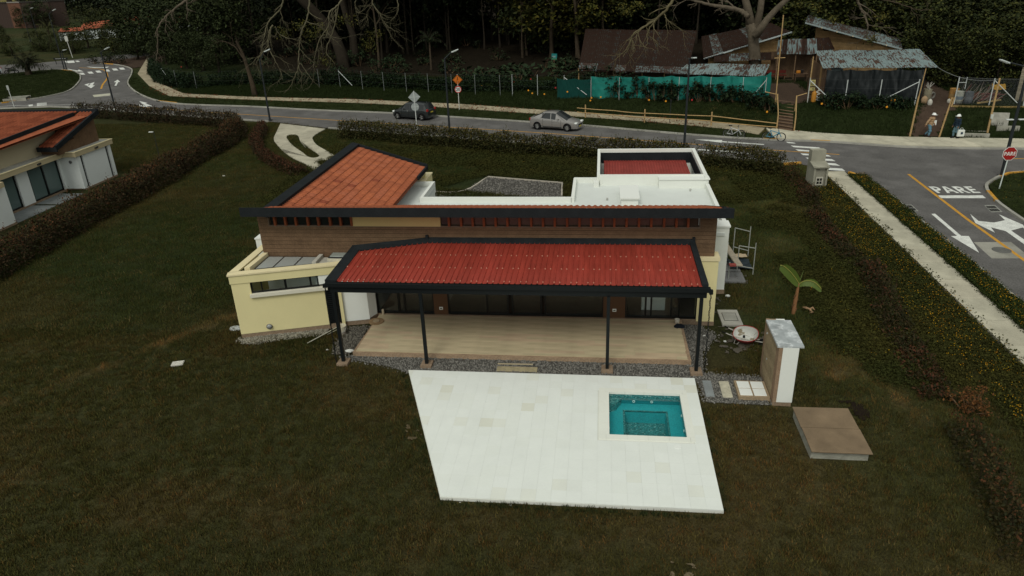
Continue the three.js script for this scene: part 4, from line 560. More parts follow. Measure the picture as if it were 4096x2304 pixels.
const boardWall = (parent, name, a, b, y0, y1a, y1b, n, mat, horizontal = false) => {   // planks side by side along a..b, tops from y1a to y1b
  const d = b.clone().sub(a), L = Math.hypot(d.x, d.z), ry = -Math.atan2(d.z, d.x), r = rng(n * 7 + 3);
  const w = new THREE.Group(); w.name = name; parent.add(w);
  if (!horizontal) for (let i = 0; i < n; i++) { const s = (i + .5) / n, top = lerp(y1a, y1b, s), p = a.clone().addScaledVector(d, s); mesh('plank', mb().box(p.x, (y0 + top) / 2, p.z + (r() - .5) * .02, L / n - .012, top - y0, .03, ry).geo(), mat[Math.floor(r() * mat.length)], w); }
  else for (let i = 0; i < n; i++) { const t = (i + .5) / n, y = lerp(y0, Math.max(y1a, y1b), t), hh = (Math.max(y1a, y1b) - y0) / n; let s0 = 0, s1 = 1; if (y1a < y1b) s0 = clamp((y - y1a) / (y1b - y1a)); else if (y1b < y1a) s1 = 1 - clamp((y - y1b) / (y1a - y1b)); if (s1 - s0 < .03) continue; const p = a.clone().addScaledVector(d, (s0 + s1) / 2); mesh('plank', mb().box(p.x, y, p.z + (r() - .5) * .02, L * (s1 - s0), hh - .012, .03, ry).geo(), mat[Math.floor(r() * mat.length)], w); }
};
MAT.planks = [[.26, .165, .075], [.22, .14, .065], [.29, .19, .09], [.24, .15, .07]].map(c => tint(c, T.grain, .85)); MAT.planksDark = [[.10, .063, .04], [.085, .055, .035], [.12, .075, .045]].map(c => tint(c, T.grain, .85));
const gy = (x, z) => ground(x, z), on = (x, z, h = 0) => V(x, ground(x, z) + h, z);
{ // long hut with the brown roof over green tarpaulin
  const h = thing('long_hut', 'long low hut with leaf-covered brown tin roof behind green tarpaulin', 'hut', [0, 0, 0]);
  const e0 = at(...sC(735, 642), 3.25), e1 = at(...sC(1745, 692), 3.3), back1 = at(...sC(1840, 285), 5.1), back0 = at(...sC(800, 270), 5.3);
  tinRoof(h, e0, e1, back1, back0, 11, [tin.brown, tin.brown, tin.brown], 5, .05, .2);
  { const lift = V(0, .035, 0), f0 = e0.clone().lerp(back0, -.01).add(lift), f1 = e1.clone().lerp(back1, -.01).add(lift); tinRoof(h, f0, f1, e1.clone().lerp(back1, .11).add(lift), e0.clone().lerp(back0, .11).add(lift), 11, [tin.mixed, tin.brown, tin.mixed], 61, .05, .17); }
  for (const [k, off] of [[.02, .4], [.16, .1], [.36, .3], [.52, .2]]) { const p = e0.clone().lerp(e1, k); tinRoof(h, p.clone().add(V(0, -.1, .35)), p.clone().lerp(e1, .16).add(V(0, -.1, .3)), p.clone().lerp(e1, .16).add(V(0, .12, -.8)), p.clone().add(V(0, .12, -.8)), 2, [off > .2 ? tin.mixed : tin.brown], 6 + k * 9, .02, .2); }
  const l0 = at(...sC(1640, 692), 3.2), l1 = at(...sC(2465, 712), 3.3), l2 = at(...sC(2520, 600), 3.75), l3 = at(...sC(1835, 582), 3.9), l3b = l0.clone().add(V(.3, .5, -1.9));
  tinRoof(h, l0, l1, l2, l3b.lerp(l3, .5), 10, [tin.bright, tin.bright, tin.mixed], 8, .07, .17);
  for (let i = 0; i <= 8; i++) { const p = e0.clone().lerp(l1, i / 8).add(V(0, -.06, -.4)); mb().rod([p.x, gy(p.x, p.z) - .1, p.z], [p.x, p.y + .05, p.z], .06).build('bamboo_post', MAT.bamboo, h); }
  const wa = on(e0.x + .4, e0.z - 1.2), wb = on(l1.x - .4, l1.z - 1.6); mesh('dark_wall', slab([V(wa.x, gy(wa.x, wa.z) - .2, wa.z), V(wb.x, gy(wb.x, wb.z) - .2, wb.z), V(wb.x, 3.3, wb.z - .02), V(wa.x, 3.2, wa.z - .02)], .05), MAT.planksDark[1], h);
}
{
  MAT.greenTarp = new THREE.MeshPhysicalMaterial({ color: C(.012, .19, .155), roughness: .6, specularIntensity: .5 });
  const a = hit(...sC(690, 905)), b = hit(...sC(2445, 935)); const g = thing('green_tarpaulin', 'wrinkled turquoise green tarpaulin hung along the fence of the long hut', 'tarpaulin');
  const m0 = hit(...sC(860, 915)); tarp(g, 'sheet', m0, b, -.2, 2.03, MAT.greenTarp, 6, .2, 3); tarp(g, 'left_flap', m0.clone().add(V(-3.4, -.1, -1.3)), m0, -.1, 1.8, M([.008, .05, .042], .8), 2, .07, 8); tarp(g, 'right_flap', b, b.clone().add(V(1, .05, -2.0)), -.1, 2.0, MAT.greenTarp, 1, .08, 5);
}
{ // hut with silver and rust roof over a plank gable
  const h = thing('plank_hut', 'plank hut with sloping silver and rust tin roof beside the big tree', 'hut');
  const a = at(...sC(1905, 548), 3.7), b = at(...sC(2728, 298), 5.7), c = at(...sC(2530, 213), 5.8), d = at(...sC(1885, 340), 4.1);
  tinRoof(h, b, a, d, c, 9, [tin.mixed, tin.brown, tin.brown, tin.brown], 3, .05, .2);
  { const k = mb(); k.bar(a.clone().add(V(0, -.02, .05)), b.clone().add(V(0, -.02, .05)), .06, .12); k.build('white_rake_board', M([.46, .52, .52], .5), h); }
  const wa = a.clone().add(V(.5, 0, -.5)), wb = b.clone().add(V(-1.1, 0, -.4)); boardWall(h, 'plank_wall', V(wa.x, 0, wa.z), V(wb.x, 0, wb.z), 2.0, 3.6, 5.3, 16, MAT.planks, true);
  const p = at(...sC(2570, 560), 3.6), q = at(...sC(2000, 575), 3.6), q2 = at(...sC(2000, 510), 4.0), p2 = at(...sC(2575, 485), 4.0); tinRoof(h, q, p, p2, q2, 8, [tin.brown, tin.mixed], 13, .05, .18);
}
{ // porch with low brown and silver roof
  const h = thing('porch_hut', 'open porch hut with a low rusty roof and dark plank back wall', 'hut');
  const a = at(...sD(255, 507), 4.25), b = at(...sD(640, 502), 4.25), c = at(...sD(748, 350), 5.5), d = at(...sD(275, 372), 5.5), e = at(...sD(800, 465), 4.35);
  tinRoof(h, a, b, c.clone().lerp(d, .25), d, 8, [tin.mixed, tin.brown], 21, .05, .17); tinRoof(h, b, e, c, c.clone().lerp(d, .25), 3, [tin.brown], 23, .05, .17);
  const w0 = V(a.x - .1, 0, a.z - 1.6), w1 = V(b.x + 2.5, 0, b.z - 1.4); boardWall(h, 'back_wall', w0, w1, 1.6, 4.3, 4.3, 26, MAT.planksDark);
  for (const [x, z] of [[a.x + .2, a.z - .1], [b.x, b.z - .1], [lerp(a.x, b.x, .5), a.z - .1]]) mb().rod(on(x, z, -.1), [x, 4.3, z], .06).build('post', MAT.oldWood, h);
  for (const [x, y, s] of [[1.2, 3.4, .3], [2.3, 3.7, .35]]) mb().box(a.x + x, y, a.z - 1.52, s, .35, .01).build('notice', M([.22, .24, .22], .8), h);
}
{ // hut with a long roof falling to the right
  const h = thing('rear_hut', 'rear plank hut under a long tin roof falling to the right', 'hut');
  const a = at(...sD(525, 207), 6.6), b = at(...sD(1430, 452), 4.9), back = V(1.5, .3, -5);
  tinRoof(h, a, b, b.clone().add(back), a.clone().add(back), 12, [tin.bright, tin.mixed], 31, .05, .2);
  { const k = mb(); k.bar(a.clone().add(V(0, -.06, .06)), b.clone().add(V(0, -.06, .06)), .05, .12); k.build('rake_board', tin.plain, h); }
  const wa = a.clone().add(V(1.2, 0, -.3)), wb = b.clone().add(V(0, 0, -.3)); boardWall(h, 'plank_wall', V(wa.x, 0, wa.z), V(wb.x, 0, wb.z), 1.9, 6.05, 4.75, 18, MAT.planks, true);
  for (let i = 1; i < 6; i++) { const p = a.clone().lerp(b, i / 6 + .02); mb().rod([p.x, p.y - .1, p.z + .15], [p.x, p.y - .16, p.z - 1], .06).build('purlin_end', M([.5, .42, .28], .7), h); }
}
{ // shed walled with black sheeting
  const h = thing('black_sheet_shed', 'shed with rusty silver roof and walls of wrinkled black plastic sheeting', 'shed');
  const a = at(...sD(690, 636), 4.2), b = at(...sD(1766, 631), 4.25), c = at(...sD(1590, 460), 5.1), d = at(...sD(625, 475), 5.05);
  tinRoof(h, a, b, c, d, 13, [tin.bright, tin.bright, tin.bright, tin.mixed], 41, .05, .17);
  { const p = at(...sD(770, 632), 4.15), q = at(...sD(880, 628), 4.15); tinRoof(h, p.clone().add(V(0, -.32, .5)), q.clone().add(V(0, -.36, .5)), q.clone().add(V(0, .08, -.6)), p.clone().add(V(0, .08, -.6)), 1, [tin.plain], 43, 0, .17); }
  const blk = new THREE.MeshPhysicalMaterial({ color: C(.009, .012, .013), roughness: .42, specularIntensity: .6 });
  const s0 = hit(...sD(692, 935)), s1 = hit(...sD(1602, 948)); s0.y -= .05; tarp(h, 'black_sheet', s0, s1, -.1, 2.5, blk, 4, .17, 4);
  tarp(h, 'side_sheet', s1, s1.clone().add(V(1.4, .1, -4)), -.1, 2.5, blk, 2, .06, 6);
  boardWall(h, 'side_wall', s0.clone().add(V(-.05, 0, -.05)), s0.clone().add(V(-.5, 0, -3.4)), 1.5, 4.1, 4.6, 9, MAT.planksDark.concat(MAT.planks[1]));
  for (const x of [735, 1020, 1235, 1360, 1650]) { const t = at(...sD(x, 640), 4.1), f = onZ(...sD(x - (x > 700 ? 42 : 0), 880), t.z + .25); mb().rod([f.x, gy(f.x, f.z) - .1, f.z], [t.x, 4.15, t.z - .05], .03, .028).build('thin_pole', tint([.19, .12, .085], T.grain, .8), h); }
}
{ // hut at the right edge: pale boards, sloping roof edge
  const h = thing('edge_hut', 'weathered grey board hut cut by the right edge behind the wire fence', 'hut');
  const p0 = at(...sD(2455, 960), 1.6), y = 1.5; const t0 = onZ(...sD(2490, 480), p0.z - 1.2);
  const greys = [[.27, .235, .17], [.22, .19, .14], [.31, .27, .2]].map(c => tint(c, T.grain, .9));
  boardWall(h, 'board_wall', V(p0.x + .2, 0, p0.z), V(p0.x + 3.5, 0, p0.z - 5.4), y, 4.4, 4.4, 22, greys, true); boardWall(h, 'front_wall', V(p0.x + .2, 0, p0.z), V(p0.x + 6, 0, p0.z + .2), y, 4.4, 4.4, 22, greys, true);
  tinRoof(h, V(p0.x + .1, 4.45, p0.z + .3), V(p0.x + 6, 4.45, p0.z + .4), V(p0.x + 9, 4.9, p0.z - 5.6), V(p0.x + 3.2, 4.9, p0.z - 5.6), 7, [tin.mixed], 51, .03, .2);
}
// ================================================================ fences, steps and the yard in front of the huts
const lerpV = (a, b, t) => a.clone().lerp(b, t);
const greyPost = M([.2, .215, .21], .6);
{ // wire fence along the forest and the huts: galvanised posts, each its own part, some with slanting braces
  const f = thing('wire_fence', 'wire fence of pale slim posts between the forest and the roadside grass', 'fence');
  const line = [...[[1640, 575], [1695, 640], [1780, 710], [1890, 670], [2030, 690]].map(p => [sA, ...p]).slice(0, 0), ...[[650, 810], [845, 815], [1055, 838], [1255, 850], [1465, 860], [1670, 868], [1890, 878], [2108, 884], [2340, 892], [2453, 898]].map(p => [sB, ...p]), ...[[118, 885], [352, 895], [600, 905], [850, 925], [1112, 935], [1385, 940], [1665, 940], [1958, 945], [2258, 950], [2470, 955]].map(p => [sC, ...p])];
  const pts = line.map(([s, x, y]) => hit(...s(x, y)));
  const left = [[-66, -104], [-62, -98], [-57.6, -93], [-53.5, -89], [-49.5, -86.5]].map(p => on(...p)); const all = [...left, ...pts];
  all.forEach((p, i) => mb().rod([p.x, p.y - .1, p.z], [p.x, p.y + 2.05, p.z], .024, .024, 6).build('fence_post', i < 15 ? greyPost : MAT.whiteMetal, f));
  for (let i = 0; i + 1 < all.length; i++) { const b = mb(); for (const h of [2.0, 1.45, .9]) b.rod(all[i].clone().add(V(0, h, 0)), all[i + 1].clone().add(V(0, h, 0)), .004, .004, 3); b.build('wire', M([.07, .075, .075], .6), f); }
  const brace = (i, dx) => { const p = all[i], q = all[clamp(i + Math.sign(dx), 0, all.length - 1)], e = lerpV(p, q, Math.abs(dx)); mb().rod([p.x, p.y + 1.85, p.z + .03], [e.x, e.y + .35, e.z + .03], .033, .033, 6).build('brace', MAT.whiteMetal, f); };
  brace(6, .55); brace(17, .85); brace(24, -.6); brace(2, .6);
}
{
  const f = thing('wire_fence', 'wire fence on pale posts with slanting braces in front of the black sheet shed', 'fence');
  const P = [[545, 962], [890, 985], [1205, 985], [1545, 985]].map(p => hit(...sD(...p))); P.forEach((p, i) => mb().rod([p.x, p.y - .1, p.z], [p.x + (i === 3 ? .05 : 0), p.y + 2.0, p.z], .036, .036, 6).build('fence_post', MAT.whiteMetal, f));
  for (let i = 0; i + 1 < P.length; i++) { const b = mb(); for (const h of [1.98, 1.3]) b.rod(P[i].clone().add(V(0, h, 0)), P[i + 1].clone().add(V(0, h, 0)), .005, .005, 3); b.build('wire', M([.07, .075, .075], .6), f); }
  const br = (p, q, t) => { const e = lerpV(p, q, t); mb().rod([p.x, p.y + 1.8, p.z + .04], [e.x, e.y + .35, e.z + .04], .036, .036, 6).build('brace', MAT.whiteMetal, f); }; br(P[0], P[1], .62); br(P[3], P[2], .95);
}
{
  const f = thing('wire_fence', 'chain wire fence around the barrel yard at the right edge', 'fence');
  const P = [[1915, 975], [2240, 995], [2560, 1000], [2800, 1005]].map(p => hit(...sD(...p))); P.forEach(p => mb().rod([p.x, p.y - .1, p.z], [p.x, p.y + 2.1, p.z], .04, .04, 6).build('fence_post', MAT.whiteMetal, f));
  for (let i = 0; i + 1 < P.length; i++) { const b = mb(), n = 26; b.rod(P[i].clone().add(V(0, 2.05, 0)), P[i + 1].clone().add(V(0, 2.05, 0)), .01, .01, 4); for (let k = -8; k < n; k++) for (const s of [1, -1]) { let t0 = k / n, t1 = (k + 8) / n; const c = (t) => clamp(t), y = t => lerp(.05, 2.02, (s > 0 ? t - t0 : t1 - t) / (t1 - t0)); const a = c(t0), e = c(t1); if (e - a < .01) continue; b.rod(lerpV(P[i], P[i + 1], a).add(V(0, y(a), 0)), lerpV(P[i], P[i + 1], e).add(V(0, y(e), 0)), .0035, .0035, 3); } b.build('wire_mesh', M([.16, .17, .17], .5), f).userData.kind = 'stuff'; }
  const e = lerpV(P[1], P[2], .8); mb().rod([P[1].x, P[1].y + 1.95, P[1].z + .04], [e.x, e.y + .3, e.z + .04], .036, .036, 6).build('brace', MAT.whiteMetal, f);
  { const b = mb(), q = P[0]; b.rod([q.x + .2, q.y + 1.1, q.z - .4], [q.x + .2, q.y + 2, q.z - .4], .03); b.rod([q.x + .75, q.y + 1.1, q.z - .4], [q.x + .75, q.y + 2, q.z - .4], .03); b.rod([q.x + .2, q.y + 1.6, q.z - .4], [q.x + .75, q.y + 1.6, q.z - .4], .025); b.build('frame', MAT.whiteMetal, f); }
}
{ // bamboo rail by the pavement
  const f = thing('bamboo_rail', 'bamboo rail fence of two poles along the pavement', 'fence'), P = [[798, 1110], [1350, 1157], [1972, 1187]].map(p => hit(...sC(...p))); P.push(hit(...sD(250, 1215)));
  P.forEach((p, i) => { if (i < 3) { const b = mb(); b.rod([p.x, -.05, p.z], [p.x, 1.22, p.z], .06, .055); b.ball(p.x, 1.22, p.z, .056, 1, .4, 1, 8); b.build('post', MAT.bamboo, f); } });
  const a = V(P[0].x - .75, 0, P[0].z - .35); const seq = [a, ...P]; for (let i = 0; i < 4; i++) for (const h of [.92, .55]) { const s = i === 3, r = rng(i * 3 + h * 10); const b = mb(), p = lerpV(seq[i], seq[i + 1], 0), q = seq[i + 1]; const pts = []; for (let k = 0; k <= 6; k++) { const t = k / 6; pts.push(V(lerp(p.x, q.x, t), lerp(h - (s && h < .6 ? .1 : 0), s ? (h > .6 ? .55 : .25) : h - .03, t) + (r() - .5) * .04, lerp(p.z, q.z, t) + .09)); } b.tube(pts, .038, 7); b.build('rail', MAT.bamboo, f); }
}
{ // earth steps with timber edges and handrails
  const s = thing('earth_steps', 'worn earth steps with timber risers and bamboo handrails up to the porch hut', 'steps'); const n = 10, a0 = V(14.1, 0, -60.1), a1 = V(15.0, 0, -59.25), b0 = V(14.85, 0, -65), b1 = V(16.0, 0, -64);
  const earth = tint([.105, .07, .048], T.grain, .95, { bumpMap: T.fineB, bumpScale: .02 }); const r = rng(6);
  for (let i = 0; i < n; i++) { const t = i / n, u = (i + 1) / n, y = .17 + i * .158; const p0 = lerpV(a0, b0, t), p1 = lerpV(a1, b1, t), q1 = lerpV(a1, b1, u + .05), q0 = lerpV(a0, b0, u + .05); mesh('tread', boxUV(norm(prism([p0, p1, q1, q0].map(xz), y - .6, y))), earth, s); mb().rod([p0.x, y - .02, p0.z], [p1.x, y - .02 + (r() - .5) * .04, p1.z], .05, .045, 7).build('riser_log', tint([.16, .105, .065], T.grain, .9), s); }
  for (const [u, v, top] of [[a0, b0, 320], [a1, b1, 460]]) { const k = lerpV(u, v, .02), m = lerpV(u, v, .62), off = u === a0 ? -.12 : .12; mb().rod([k.x + off, -.05, k.z], [k.x + off, 1.25, k.z], .055).build('post', MAT.bamboo, s); mb().rod([m.x + off, .8, m.z], [m.x + off, 2.35, m.z], .055).build('post', MAT.bamboo, s); mb().rod([k.x + off, 1.2, k.z], [m.x + off, 2.3, m.z], .04).build('handrail', MAT.bamboo, s); mb().rod([m.x + off, 2.3, m.z], [m.x + off + (u === a0 ? -.9 : .9), 2.45, m.z - .5], .035).build('handrail', MAT.bamboo, s); }
}
const earthM = tint([.062, .042, .03], T.grain, .95, { bumpMap: T.fineB, bumpScale: .03 });
function patchOn(name, label, outline, m, lift = .012, res = .35, ragged = 0) {    // a sheet that follows the ground
  const xs = outline.map(p => p[0]), zs = outline.map(p => p[1]), x0 = Math.min(...xs), x1 = Math.max(...xs), z0 = Math.min(...zs), z1 = Math.max(...zs), gs = [], r = (x, z) => .25 * (fbm(x * 2.5, z * 2.5, 91, 3) - .5);
  const nx = Math.ceil((x1 - x0) / res), nz = Math.ceil((z1 - z0) / res), pos = [];
  for (let j = 0; j < nz; j++) for (let i = 0; i < nx; i++) { const x = x0 + (i + .5) * res, z = z0 + (j + .5) * res, q = r(x, z) * 3; if (!inside(x + q, z + q, outline)) continue; if (ragged && fbm(x * 5, z * 5, 17, 4) < .66 - .34 * smooth(0, ragged, distLine(x, z, [...outline, outline[0]]))) continue; const P = (a, b) => [x0 + a * res, ground(x0 + a * res, z0 + b * res) + lift, z0 + b * res], A = P(i, j), B = P(i + 1, j), D = P(i, j + 1), E = P(i + 1, j + 1); pos.push(...A, ...D, ...B, ...B, ...D, ...E); }
  const g = new THREE.BufferGeometry(); g.setAttribute('position', new THREE.Float32BufferAttribute(pos, 3)); g.computeVertexNormals(); return struct(tag(mesh(name, boxUV(norm(g)), m), label, name.replace('_', ' ')));
}
patchOn('dirt_path', 'reddish brown dirt path climbing between two bamboo poles', [[22.9, -57.1], [24.75, -56.9], [26.4, -59.5], [28.6, -62.2], [29.5, -72], [25.9, -72], [25.9, -62.5], [24.6, -60.2]], earthM, .03);
patchOn('dirt_yard', 'bare dirt yard in front of the porch hut', [[14.6, -63.8], [16.2, -63], [18.2, -64.6], [18.1, -74], [14.6, -74]], earthM, .03);
const pole = (label, a, b, r = .055, extra) => { const g = mb(), L = a.distanceTo(b), n = Math.round(L / .45); g.rod(a, b, r, r * .85); for (let i = 1; i < n; i++) g.add(new THREE.TorusGeometry(r * .97, .009, 4, 8), new THREE.Matrix4().makeRotationFromQuaternion(new THREE.Quaternion().setFromUnitVectors(V(0, 0, 1), b.clone().sub(a).normalize())).setPosition(lerpV(a, b, i / n))); const o = thing('bamboo_pole', label, 'pole', a); const m = g.geo(); m.translate(-a.x, -a.y, -a.z); mesh('pole', m, MAT.bamboo, o); if (extra) extra(o, a, b); return o; };
const poleTop = (base, u, v) => { const d = rayTo(u, v), t = Math.hypot(base.x, base.z) / Math.hypot(d.x, d.z); return V(d.x * t, HC + d.y * t, d.z * t); };
{ let b = hit(...sD(1500, 1288)); pole('long bamboo pole left of the worker in the tan shirt', V(b.x, -.1, b.z), poleTop(b, ...sD(1588, 900)), .07); const top = poleTop(b, ...sD(1588, 905)); pole('thin pole rising to the corner of the black sheet shed roof', top, poleTop(b, ...sD(1655, 640)), .04);
  b = hit(...sD(1772, 1293)); pole('bamboo pole leaning between the two workers', V(b.x, -.1, b.z), poleTop(b, ...sD(1900, 912)), .065);
  b = hit(...sD(2225, 1255)); pole('bamboo pole with a small meter box behind the stone trough', V(b.x, 0, b.z), poleTop(b, ...sD(2345, 730)), .075, (o, a, c) => { const m = lerpV(a, c, .36); mb().rbox(m.x - a.x, m.y - a.y, m.z - a.z + .12, .17, .32, .1, .02).build('meter_box', M([.5, .52, .48], .6), o); });
  b = hit(...sD(243, 1000)); pole('very tall thin bamboo pole by the big pale tree', V(b.x, b.y - .1, b.z), poleTop(b, ...sD(322, 140)), .05, (o, a, c) => { const m = lerpV(a, c, .55); mb().rod([m.x - a.x - .4, m.y - a.y, m.z - a.z], [m.x - a.x + .45, m.y - a.y + .02, m.z - a.z], .03).build('cross_stick', MAT.bamboo, o); });
  b = hit(...sD(545, 958)); pole('grey pole with yellow notices at the top of the steps', V(b.x, b.y - .1, b.z), poleTop(b, ...sD(602, 530)), .05, (o, a, c) => { const s = lerpV(a, c, .45).sub(a); const ye = M([.42, .36, .15], .7); mb().box(s.x + .22, s.y, s.z + .08, .38, .5, .02).build('notice', ye, o); mb().box(s.x + .2, s.y - .48, s.z + .08, .46, .24, .02).build('notice', ye, o); mb().add(new THREE.TorusGeometry(.09, .02, 4, 16), new THREE.Matrix4().makeTranslation(s.x + .22, s.y + .06, s.z + .096)).box(s.x + .2, s.y - .15, s.z + .093, .24, .04, .006).box(s.x + .28, s.y - .48, s.z + .093, .18, .06, .006).build('print', M([.05, .05, .04], .8), o); });
}
{ // cable sagging from the shed to the bamboo pole
  const a = at(...sD(1768, 632), 4.2), b = poleTop(hit(...sD(2225, 1255)), ...sD(2335, 745)), pts = []; for (let i = 0; i <= 14; i++) { const t = i / 14, p = lerpV(a, b, t); p.y -= 1.0 * 4 * t * (1 - t) * .4; pts.push(p); } tag(mesh('cable', mb().tube(pts, .018, 5).geo(), M([.2, .21, .21], .6)), 'thin cable sagging from the shed roof to the pole with the meter box', 'cable');
}
{ // retaining planks
  const a = hit(...sD(1890, 1000)), b = hit(...sD(2310, 1008)), c = hit(...sD(2700, 1008)); const t = thing('retaining_edge', 'long yellowish timber edge holding the barrel yard', 'retaining edge'); for (const [p, q] of [[a, b], [b, c]]) mb().bar(p.clone().add(V(0, .02, 0)), q.clone().add(V(0, .02, 0)), .09, .2).build('plank', tint([.27, .19, .075], T.grain, .85), t); mb().rod([a.x - .05, a.y - .3, a.z + .05], [a.x + .1, a.y + .75, a.z], .06).build('stake', MAT.bamboo, t);
}
function drum(label, p, col, band, h = .95, r = .31) { const t = thing('oil_drum', label, 'drum', p); const prof = [[0, 0], [r, 0], [r, h * .31], [r + .014, h * .33], [r, h * .35], [r, h * .64], [r + .014, h * .66], [r, h * .68], [r, h - .01], [r + .012, h], [r - .015, h], [r - .02, h - .05], [0, h - .05]].map(q => new THREE.Vector2(...q)); mesh('body', boxUV(norm(new THREE.LatheGeometry(prof, 18))), col, t); mesh('band', boxUV(norm(new THREE.CylinderGeometry(r + .004, r + .004, h * .26, 18, 1, true).translate(0, h * .49, 0))), band, t); return t; }
const worn = c => tint(c, again(T.blotch, 1.2), .7);
drum('rusty ochre steel drum, tallest and nearest to the dirt path', on(27.75, -62.3), worn([.30, .16, .05]), worn([.27, .17, .07]), 1.05, .34); drum('pale grey and blue drum in the middle of the drum row', hit(...sD(1950, 968)), worn([.36, .37, .32]), worn([.16, .2, .23])); drum('dark bluish drum at the right of the drum row', hit(...sD(2040, 972)), worn([.10, .11, .12]), worn([.14, .15, .16])); drum('grey drum beside the black sheet shed filled with scrap', hit(...sD(1655, 945)), worn([.22, .2, .14]), worn([.19, .17, .12]));
function sack(label, p, c, s = 1, tilt = 0) { const g = new THREE.SphereGeometry(.26, 16, 12), a = g.attributes.position; for (let i = 0; i < a.count; i++) { const x = a.getX(i), y = a.getY(i), z = a.getZ(i), n = 1 + .25 * (fbm(x * 7 + p.x, y * 7 + z * 5, 3, 3) - .5); a.setXYZ(i, Math.sign(x) * Math.pow(Math.abs(x) / .26, .7) * .25 * n, Math.max(-.24, y * 1.25 * n), z * .8 * n); } g.computeVertexNormals(); g.translate(0, .24, 0); const t = thing('sack', label, 'sack', p, tilt); mesh('body', boxUV(norm(g)), c, t); mb().ball(0, .56, 0, .07, 1.5, .7, .8, 8).build('tied_top', c, t); t.scale.setScalar(s); return t; }
sack('tan sack standing before the grey drum', hit(...sD(1632, 968)), worn([.32, .22, .13]), 1.0, .4); sack('white sack beside the tan sack on the path', hit(...sD(1686, 985)), worn([.5, .48, .42]), .85, 1.2); sack('small white bag at the foot of the ochre drum', hit(...sD(1865, 965)), worn([.45, .43, .37]), .6, 2);
{ const p = hit(...sD(1708, 925)); const t = thing('tyre', 'worn grey tyre leaning near the white sack', 'tyre', [p.x, p.y + .28, p.z], .5); const g = new THREE.TorusGeometry(.22, .085, 10, 22); mesh('tread', boxUV(norm(g)), M([.16, .15, .13], .9), t); }
{ const p = hit(...sD(1655, 850)); const t = thing('scrap', 'bent pale scrap strips sticking out of the grey drum', 'scrap', [hit(...sD(1655, 945)).x, hit(...sD(1655, 945)).y + .9, hit(...sD(1655, 945)).z]); const r = rng(4); for (let i = 0; i < 6; i++) mb().rod([(r() - .5) * .3, 0, (r() - .5) * .3], [(r() - .5) * .7, .3 + r() * .35, (r() - .5) * .4], .025, .02, 5).build('strip', M([.45, .43, .38], .7), t); }
{ // brushwood heap and a yellow barrow behind the wire
  const p = hit(...sD(2170, 985)), t = thing('brushwood_heap', 'heap of grey sticks and reddish rods behind the chain wire', 'heap', p), r = rng(17); for (let i = 0; i < 46; i++) { const a = [(r() - .5) * 2.6 - .2, .1 + r() * .3, -r() * 1.4 - .2], e = [a[0] + .6 + r() * 1.1 - .3, a[1] + .5 + r() * .9, a[2] - .3]; mb().rod(a, e, .022, .012, 5).build('stick', i % 5 ? tint([.2, .17, .14], T.grain, .9) : M([.2, .06, .05], .8), t); }
  for (let i = 0; i < 9; i++) mb().rod([.1 + r() * .3, .25 + i * .07, -.5 - r() * .4], [1.5 + r() * .3, .3 + i * .06, -.5 - r() * .4], .03, .03, 5).build('rod', M([.18, .07, .065], .8), t);
  mb().bar([-.4, .2, .12], [1.3, .42, .1], .05, .12).build('plank', tint([.3, .22, .1], T.grain, .85), t);
}
{ const p = hit(...sD(2200, 850)), t = thing('yellow_sheet', 'crumpled yellow plastic sheet on the heap behind the wire', 'plastic sheet', [30.6, 2.75, -61.6]); const g = new THREE.PlaneGeometry(1.3, .9, 14, 10), a = g.attributes.position; for (let i = 0; i < a.count; i++) a.setXYZ(i, a.getX(i), a.getY(i) * .7 + .2 * fbm(a.getX(i) * 4, a.getY(i) * 4, 3, 3), .35 * fbm(a.getX(i) * 5, a.getY(i) * 5, 9, 3)); g.computeVertexNormals(); g.rotateX(-.7); mesh('sheet', boxUV(norm(g)), M([.30, .165, .015], .6), t); t.scale.setScalar(.75); }
function trough(label, p, w, d, turn) { const t = thing('stone_basin', label, 'basin', p, turn), m = tint([.33, .32, .27], T.blotch, .9); const k = .14; for (const [x, z, a, b] of [[0, d / 2, w, k], [0, -d / 2, w, k], [-w / 2, 0, k, d], [w / 2, 0, k, d]]) mb().box(x, .14, z, a + (a === w ? k : -k) * (a === w ? 1 : 1), .36, b).build('rim', m, t); mb().box(0, .1, 0, w - k, .02, d - k).build('lid', tint([.035, .105, .095], T.blotch, .5), t); }
trough('low stone basin with a dark green cover beside the worker in navy', V(27.25, .05, -57.15), 2.0, .9, -.18); trough('small stone basin with a green cover below the white board', V(29.85, .42, -57.75), 1.35, .8, -.1); trough('stone basin with a green cover on the far grass island', V(-69.6, .05, -81.3), 2.3, 1.9, .4);
{ const p = hit(...sD(2275, 1168)), q = hit(...sD(2400, 1178)), b = mb(); const c = lerpV(p, q, .5), t = thing('white_board', 'stained white board leaning on the grass beside the meter pole', 'board', c, -Math.atan2(q.z - p.z, q.x - p.x)); mesh('board', boxUV(norm(new RoundedBoxGeometry(1.12, .95, .06, 2, .02).rotateX(-.25).translate(0, .45, -.1))), tint([.32, .31, .27], again(T.blotch, 1), .8), t); }
